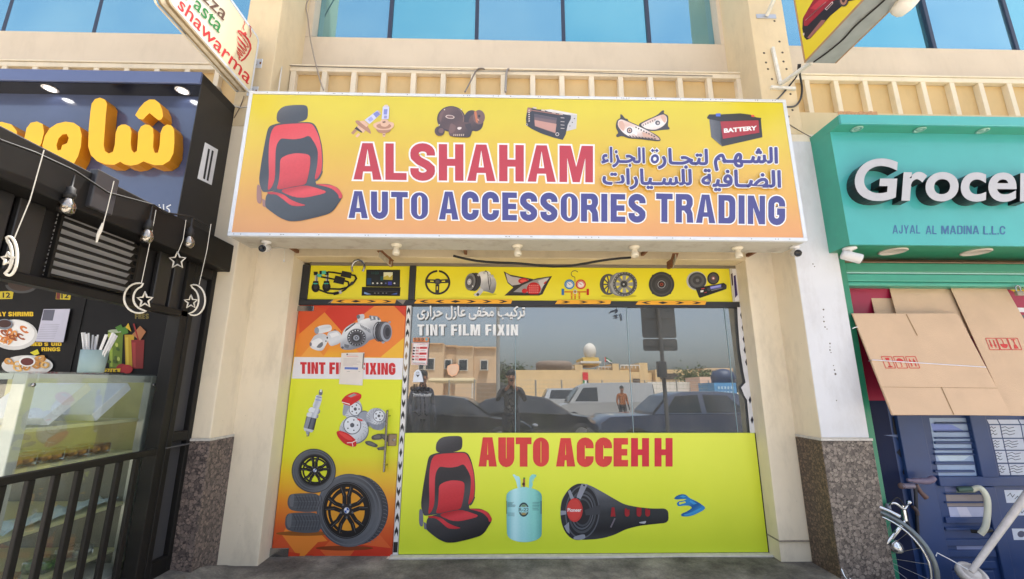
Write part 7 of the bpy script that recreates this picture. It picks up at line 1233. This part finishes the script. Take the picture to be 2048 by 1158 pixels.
def flag(px_, d, y0, y1, h, slanted, lab):
    p, q = behind(px_, y1, d), behind(px_, y0, d); t = thing('flag', p, lab, 'flag'); b = MB(); b.tube([p, q], .05, ALU, 6); b.build('flag_pole', t); L = (q.z-p.z)*.62; wd = L*.6 if slanted else L
    for i, c in enumerate(((0, 122, 60), (228, 228, 228), (30, 30, 30))):
        b = MB(); n = 8; z1_ = q.z-L*.1-i*L*.25; vs = [(p.x+.3*L+k*L*.14, -d+.12*math.sin(k), z1_-j*L*.25-(.08*k*L if slanted else 0)) for k in range(n) for j in (0, 1)]; b.add(vs, [[2*k, 2*k+1, 2*k+3, 2*k+2] for k in range(n-1)], P(c, .7, key='cloth')); b.build('stripe', t)
    b = MB(); b.add([(p.x+.04, -d, q.z-L*.1), (p.x+.3*L, -d, q.z-L*.1), (p.x+.3*L, -d, q.z-L*.85), (p.x+.04, -d, q.z-L*.85)], [[0, 1, 2, 3]], P((200, 30, 40), .7, key='cloth')); b.build('stripe', t)
flag(1140+286*.2418, 43, 600+472*.2418, 600+550*.2418, 1, True, 'small national flag flying on the roof in the reflection')
b = MB(); A, B_ = W2(108, 602), W2(156, 700); p, q = behind(A[0], A[1], 35.9), behind(B_[0], B_[1], 35.9); wd = q.x-p.x
for i, c in enumerate(((0, 122, 60), (220, 220, 220), (30, 30, 30))): b.box(p.x+wd*i/3, p.x+wd*(i+1)/3, -35.95, -35.9, q.z, p.z-.7, P(c, .7, key='painted_flag'))
b.box(p.x, q.x, -35.95, -35.9, p.z-.699, p.z, P((200, 30, 40), .7, key='painted_flag')); b.build('wall_banner', label='vertical flag banner on the sandy compound wall', cat='banner')
def tree(px_, d, yt, r, lab, seed):
    p = behind(px_, yt, d); t = thing('street_tree', (p.x, -d, -.2), lab, 'tree', 'trees across the street'); rn = random.Random(seed); H = p.z+.2
    b = MB(); b.tube([(p.x, -d, -.2), (p.x+.2, -d, H*.3), (p.x-.1, -d, H*.6), (p.x, -d, H*.85)], [.22, .18, .12, .04], P((96, 74, 54), .9, key='bark'), 8)
    for k in range(6): q = rn.uniform(0, 6.28); b.tube([(p.x, -d, H*.4), (p.x+r*.7*math.cos(q), -d+r*.7*math.sin(q), H*rn.uniform(.6, .85))], [.09, .03], P((96, 74, 54), .9, key='bark'), 6)
    b.build('trunk', t); b = MB(); ms = [P(c, .8, var=.25, key='leaf') for c in ((70, 88, 50), (86, 104, 60), (58, 76, 44))]
    for k in range(1500):
        c = rn.randrange(9); q = c*2.4; cx, cz = p.x+r*.55*math.cos(q), H*(.55+.05*(c % 5)); v = Vector((rn.gauss(0, r*.26), rn.gauss(0, r*.26), rn.gauss(0, r*.24))); o = Vector((cx, -d+r*.4*math.sin(q), cz))+v; s_ = rn.uniform(.08, .17)
        u = Vector((rn.gauss(0, 1), rn.gauss(0, 1), rn.gauss(0, 1))).normalized(); w_ = u.orthogonal().normalized(); b.add([o+u*s_, o+w_*s_*.6, o-u*s_, o-w_*s_*.6], [[0, 1, 2, 3]], ms[k % 3])
    b.build('crown', t)
tree(W1(920, 500)[0], 48, W1(920, 505)[1], 2.2, 'green tree between the villa and the sandy wall in the reflection', 3); tree(W1(1015, 530)[0], 50, W1(1015, 535)[1], 1.0, 'small tree peeping over the left end of the sandy wall', 5); tree(W2(1020, 560)[0], 46, W2(1020, 560)[1], 2.3, 'bushy tree in front of the low sandy house in the reflection', 9)
fn = thing('wire_fence', (5, -25, -.2), 'wire mesh fence on thin posts along the sand in the reflection', 'fence'); b = MB(); GP = P((150, 148, 142), .5, .5, key='galvanised')
xs = [W1(x, 0)[0] for x in (415, 625, 1130, 1343)]+[W2(x, 0)[0] for x in (270, 620, 878, 1140)]; pts = [behind(x, 600+665*.2418, 25) for x in xs]
for p in pts: b.tube([(p.x, -25, -.2), (p.x, -25, pts[0].z)], .05, GP, 6)
b.build('posts', fn); b = MB(); zt = pts[0].z
for i in range(9): z = -.1+(zt+.1)*i/8; b.tube([(pts[0].x, -25, z), (pts[-1].x, -25, z)], .008, GP, 4)
x = pts[0].x
while x < pts[-1].x: b.tube([(x, -25, -.15), (x, -25, zt)], .006, GP, 3); x += .3
b.build('mesh', fn)
p = behind(1000, 790, 15); b = MB(); b.tube([(p.x, -15, -.2), (p.x-.1, -15, 9)], [.09, .06], P((150, 146, 138), .6, key='lamp_post'), 10); b.bar((p.x-.1, -15, 8.9), (p.x-.1, -13.6, 9.2), .12, .08, GP); b.build('lamp_post', label='tall pale lamp post mirrored between the villa and sandy wall', cat='lamp post')
# the back of a road sign on its post
p = behind(1326, 707, 5.5); q = behind(1288, 640, 5.5); r_ = behind(1362, 707, 5.5); D = -5.5
t = thing('road_sign', (p.x, D, -.2), 'dark back of two stacked road sign plates on a post mirrored in the window', 'road sign')
SB = P((62, 64, 68), .6, .2, key='sign_back'); z0 = p.z; ht = (behind(1326, 682, 5.5).z-z0)
def rp(xa, xb, za, zb, r): return [(xb-r+r*math.cos(R(a_)), zb-r+r*math.sin(R(a_))) for a_ in range(0, 91, 30)]+[(xa+r+r*math.cos(R(a_)), zb-r+r*math.sin(R(a_))) for a_ in range(90, 181, 30)]+[(xa+r+r*math.cos(R(a_)), za+r+r*math.sin(R(a_))) for a_ in range(180, 271, 30)]+[(xb-r+r*math.cos(R(a_)), za+r+r*math.sin(R(a_))) for a_ in range(270, 361, 30)]
for za, zb in ((z0, z0+ht-.01), (z0+ht+.01, z0+ht+.95)):
    b = MB(); b.prism(rp(q.x+.015, r_.x, za, zb, .05), lambda x, z, d_: (x, D+d_, z), .0, .004, SB); b.bar((q.x+.1, D+.012, (za+zb)/2), (r_.x-.1, D+.012, (za+zb)/2), .02, .05, SB); b.build('plate', t)
b = MB(); b.tube([(p.x+.02, D+.07, -.2), (p.x+.02, D+.07, z0+ht+.95)], .045, P((66, 66, 68), .6, key='post_grey'), 10); b.build('post', t)
b = MB(); m_ = behind(1326, 760, 5.5).z; b.box(p.x-.13, p.x+.06, D+.07, D+.2, m_, m_+.34, P((52, 54, 58), .5, key='meter_box'), .01); b.build('meter_box', t)
# vehicles
CG_ = P((22, 26, 30), .08, spec=.9, key='car_glass'); TYC = P((24, 24, 26), .8, key='tyre_black')
def car(name, x, y, hd, L, W, prof, cabin, paint, lab, cat, ws=.33, wx=(.19, .8), wins=(), gz=-.2):
    """prof and cabin: outlines (along length 0..1, height in m); the cabin leans inwards"""
    t = thing(name, (x, y, gz), lab, cat); M = Matrix.Translation((x, y, gz)) @ Matrix.Rotation(R(hd), 4, 'Z')
    def loft(pts, w0, w1, zb, zt, m, nm_):
        b = MB(); sec = []; 
        for s_, k in ((-1, .0), (-1, .35), (-1, 1), (1, 1), (1, .35), (1, 0)): pass
        rows = []
        for f, ins in ((-1, .06), (-.93, 0), (-.3, 0), (.3, 0), (.93, 0), (1, .06)):
            row = []
            cx = sum(p_[0] for p_ in pts)/len(pts); cz = sum(p_[1] for p_ in pts)/len(pts)
            for u, z in pts:
                wz = w0+(w1-w0)*max(0, min(1, (z-zb)/(zt-zb))); row.append(M @ Vector(((u-(u-cx)*ins*.4-.5)*L, f*wz/2, z-(z-cz)*ins*.5)))
            rows.append(row)
        n = len(pts); vs = [v for r0 in rows for v in r0]; fs = [[i*n+j, i*n+(j+1) % n, (i+1)*n+(j+1) % n, (i+1)*n+j] for i in range(5) for j in range(n)]
        b.add(vs, fs, m, True); 
        for row in (rows[0], rows[-1]):
            tr = tessellate_polygon([row]); b.add(row, [list(q) for q in tr], m)
        return b.build(nm_, t)
    zt = max(p_[1] for p_ in cabin); zb = min(p_[1] for p_ in cabin)
    loft(prof, W, W*.98, 0, zb, paint, 'body'); loft(cabin, W*.96, W*.74, zb, zt, paint, 'cabin')
    for s_ in (-1, 1):
        for wn in wins:
            b = MB(); pp = [M @ Vector(((u-.5)*L, s_*(W*.96+(W*.74-W*.96)*(z-zb)/(zt-zb))/2+s_*.012, z)) for u, z in wn]; b.sheet([pp], CG_); b.build('side_window', t)
    fr_ = [p_ for p_ in cabin]
    for (u0, z0_), (u1, z1_), nm_ in ((cabin[0], cabin[1], 'windscreen'), (cabin[-1], cabin[-2], 'rear_window')):
        b = MB(); e_ = -.006 if nm_ == 'windscreen' else .006; f = lambda u, z, s_: M @ Vector(((u+e_-.5)*L, s_*(W*.9+(W*.68-W*.9)*(z-zb)/(zt-zb))/2, z+.015))
        a0_, a1_ = (u0+(u1-u0)*.08, z0_+(z1_-z0_)*.08), (u0+(u1-u0)*.92, z0_+(z1_-z0_)*.92); b.add([f(*a0_, -1), f(*a0_, 1), f(*a1_, 1), f(*a1_, -1)], [[0, 1, 2, 3]], CG_); b.build(nm_, t)
    for u in wx:
        for s_ in (-1, 1):
            c = M @ Vector(((u-.5)*L, s_*(W/2-.1), ws)); ax = (M.to_3x3() @ Vector((0, s_, 0))); b = MB(); b.lathe(c, ax, [(ws*.62, .115), (ws*.95, .11), (ws, .07), (ws, -.1), (0, -.1)], TYC, 24); wo = b.build('wheel', t); b = MB(); b.lathe(c, ax, [(0, .1), (ws*.2, .11), (ws*.55, .095), (ws*.62, .115)], ALU, 20); b.build('rim', wo)
    b = MB()
    for s_ in (-1, 1): c = M @ Vector((-.49*L, s_*W*.36, .66)); b.ball(c+Vector((.07, 0, 0)), (.09, .15, .05), P((120, 124, 130), .15, key='headlight'), 10)
    b.build('headlights', t); return t
sed = [(0, .3), (.01, .62), (.06, .76), (.28, .9), (.62, .95), (.9, .93), (.99, .85), (1, .4), (.97, .24), (.03, .22)]; sedc = [(.24, .88), (.40, 1.36), (.52, 1.43), (.64, 1.42), (.76, 1.30), (.88, .92)]
sw = ([(.33, .93), (.415, 1.3), (.535, 1.37), (.545, .94)], [(.56, .94), (.55, 1.37), (.66, 1.35), (.745, 1.22), (.80, .96)])
DKP = P((24, 25, 28), .12, spec=.7, coat=.8, var=.04, key='black_paint'); DKP2 = P((30, 31, 36), .12, spec=.7, coat=.8, var=.04, key='dark_paint')
def bp_(px_, d): return behind(px_, 790, d).x
car('parked_sedan', bp_(905, 8.5), -8.5, 180, 4.7, 1.85, sed, sedc, DKP, 'black sedan mirrored at the left of the window behind the standing man', 'car', wins=sw)
car('parked_sedan', bp_(1060, 9.6), -9.8, 180, 4.9, 1.88, sed, sedc, DKP2, 'dark sedan mirrored in the middle of the window with bright window trim', 'car', wins=sw)
car('parked_suv', bp_(1168, 21), -21.5, 180, 4.6, 1.85, [(0, .4), (.01, .8), (.05, 1.0), (.25, 1.08), (.9, 1.1), (1, 1.0), (1, .4), (.03, .3)], [(.24, 1.05), (.34, 1.62), (.6, 1.72), (.94, 1.68), (1.0, 1.1)], P((160, 162, 164), .3, coat=.4, key='white_paint'), 'white sport utility car mirrored behind the white van', 'car', .36, wins=([(.33, 1.12), (.37, 1.54), (.6, 1.62), (.6, 1.12)], [(.62, 1.12), (.62, 1.62), (.9, 1.6), (.93, 1.14)]))
car('parked_van', bp_(1206, 17), -17, 0, 4.6, 1.8, [(0, .4), (.005, .8), (.06, .95), (.2, 1.05), (.98, 1.1), (1, 1.0), (1, .35), (.03, .3)], [(.12, 1.0), (.25, 1.78), (.33, 1.92), (.7, 1.95), (.985, 1.92), (1.0, 1.08)], P((150, 150, 150), .4, coat=.2, key='van_white'), 'white delivery van mirrored in the middle of the shop window', 'van', .32, (.17, .8), wins=([(.19, 1.1), (.28, 1.7), (.42, 1.72), (.42, 1.1)],))
PKB = P((58, 66, 86), .14, spec=.6, coat=.7, var=.03, key='blue_grey_paint')
car('pickup_truck', bp_(1378, 7.2), -7.4, 0, 4.9, 1.8, [(0, .4), (.005, .8), (.05, .95), (.24, 1.0), (.62, 1.02), (1, 1.02), (1, .45), (.03, .36)], [(.27, 1.0), (.37, 1.46), (.44, 1.54), (.62, 1.55), (.72, 1.5), (.79, 1.02)], PKB, 'blue grey double cab pickup mirrored at the right of the window', 'pickup truck', .36, (.18, .8), wins=([(.33, 1.05), (.395, 1.43), (.51, 1.47), (.51, 1.05)], [(.535, 1.05), (.535, 1.47), (.655, 1.45), (.735, 1.06)]))
# people
def person(loc, face, lab, shirt, trous, arms, phone=False, orange=None):
    """standing figure, one skinned body; arms: elbow and hand of the right arm in body space (the left mirrors it)"""
    t = thing('person', loc, lab, 'person'); M = Matrix.Translation(loc) @ Matrix.Rotation(R(face), 4, 'Z')
    V = []; E_ = []; Rd = []
    def add(p, r, par=None): V.append(Vector(p)); Rd.append(r); (E_.append((par, len(V)-1)) if par is not None else None); return len(V)-1
    hip = add((0, 0, .95), .13); w_ = add((0, .01, 1.1), .125, hip); ch = add((0, .02, 1.3), .15, w_); nk = add((0, .01, 1.47), .065, ch); hd0 = add((0, .0, 1.545), .06, nk); h1_ = add((0, -.02, 1.62), .085, hd0); add((0, -.005, 1.7), .088, h1_)
    for s_ in (-1, 1):
        th = add((s_*.095, 0, .87), .095, hip); kn = add((s_*.11, -.02, .5), .06, th); cf = add((s_*.115, .01, .33), .056, kn); an = add((s_*.115, .02, .09), .04, cf); add((s_*.125, -.15, .04), .032, an)
        sh = add((s_*.185, .02, 1.41), .065, ch); e_, hnd = arms; el_ = add((s_*e_[0], e_[1], e_[2]), .044, sh); wr_ = add((s_*(hnd[0]), hnd[1], hnd[2]), .028, el_)
        dv = (Vector((s_*hnd[0], hnd[1], hnd[2]))-Vector((s_*e_[0], e_[1], e_[2]))).normalized(); pm = Vector((s_*hnd[0], hnd[1], hnd[2]))+dv*.07; pi_ = add(pm, .03, wr_)
        sd_ = dv.cross(Vector((s_, 0, 0))); sd_ = sd_.normalized() if sd_.length > .1 else Vector((0, 1, 0))
        for k, ln in ((-1.5, .075), (-.5, .085), (.5, .08), (1.5, .065)): a_ = add(pm+sd_*k*.02+dv*.04, .0095, pi_); add(pm+sd_*k*.021+dv*(.04+ln)+Vector((-s_*.03, 0, 0)), .008, a_)
        tb = add(pm-sd_*.045-dv*.02, .011, pi_); add(pm-sd_*.06+dv*.03, .009, tb)
    me = bpy.data.meshes.new('body'); me.from_pydata([M @ v for v in V], E_, []); o = bpy.data.objects.new('skin', me); COL.objects.link(o); sk = o.modifiers.new('s', 'SKIN'); sub = o.modifiers.new('d', 'SUBSURF'); sub.levels = 2
    for i, q in enumerate(me.skin_vertices[0].data): q.radius = (Rd[i], Rd[i]); q.use_root = (i == 0)
    bpy.context.view_layer.update(); m2 = bpy.data.meshes.new_from_object(o.evaluated_get(bpy.context.evaluated_depsgraph_get())); bpy.data.objects.remove(o)
    SK = P((150, 104, 80), .55, key='skin'); b = MB(); vs = [v.co.copy() for v in m2.vertices]; inv = M.inverted()
    for p_ in m2.polygons:
        c = inv @ (sum((vs[k] for k in p_.vertices), Vector())/len(p_.vertices)); hz = c.z
        m = SK if (hz > 1.475 or (phone and c.y < -.3 and hz > 1.38)) else shirt if hz > .98 else trous if hz > .09 else BLACK2
        b.add([vs[k] for k in p_.vertices], [list(range(len(p_.vertices)))], m, True)
    # weld the shared vertices again
    ob = b.build('body', t); bm = bmesh.new(); bm.from_mesh(ob.data); bmesh.ops.remove_doubles(bm, verts=bm.verts[:], dist=1e-5); bm.to_mesh(ob.data); bm.free()
    hb = MB(); hb.ball(M @ Vector((0, .012, 1.70)), (.092, .1, .1), P((20, 18, 18), .7, key='hair'), 16); hb.build('hair', t)
    fb_ = MB()
    for s_ in (-1, 1): fb_.ball(M @ Vector((s_*.033, -.098, 1.655)), .012, P((30, 26, 24), .3, key='eye'), 8); fb_.ball(M @ Vector((s_*.088, .0, 1.645)), (.012, .022, .032), SK, 8)
    fb_.ball(M @ Vector((0, -.108, 1.628)), (.014, .018, .024), SK, 8); fb_.ball(M @ Vector((0, -.1, 1.592)), (.024, .008, .007), P((110, 60, 54), .5, key='lips'), 8); fb_.build('face', t)
    if phone: b = MB(); c = M @ Vector((0, -.36, 1.50)); b.box(c.x-.04, c.x+.04, c.y-.005, c.y+.005, c.z-.08, c.z+.08, BLACK, .003); b.build('phone', None, label='dark phone held up by the mirrored photographer', cat='phone')
    return t
SHD = P((44, 42, 44), .8, key='dark_shirt'); TRD = P((36, 38, 46), .8, key='dark_trousers')
person((.09, -4.42, -.03), 180, 'dark clothed person holding up a phone, mirrored in the middle of the window', SHD, TRD, ((.27, -.1, 1.2), (.08, -.31, 1.43)), True)
x_ = behind(853, 745, 4.6).x; person((x_, -4.6, -.04), 150, 'person in dark clothes mirrored beside the white headdress sticker', P((60, 62, 74), .8, key='grey_shirt'), TRD, ((.24, .03, 1.13), (.24, -.1, .9)))
x_ = behind(1246, 790, 15.3).x; person((x_, -15.3, -.2), 170, 'person in an orange top mirrored in front of the white van', P((150, 84, 34), .8, key='orange_shirt'), TRD, ((.24, .03, 1.13), (.24, -.1, .9)))
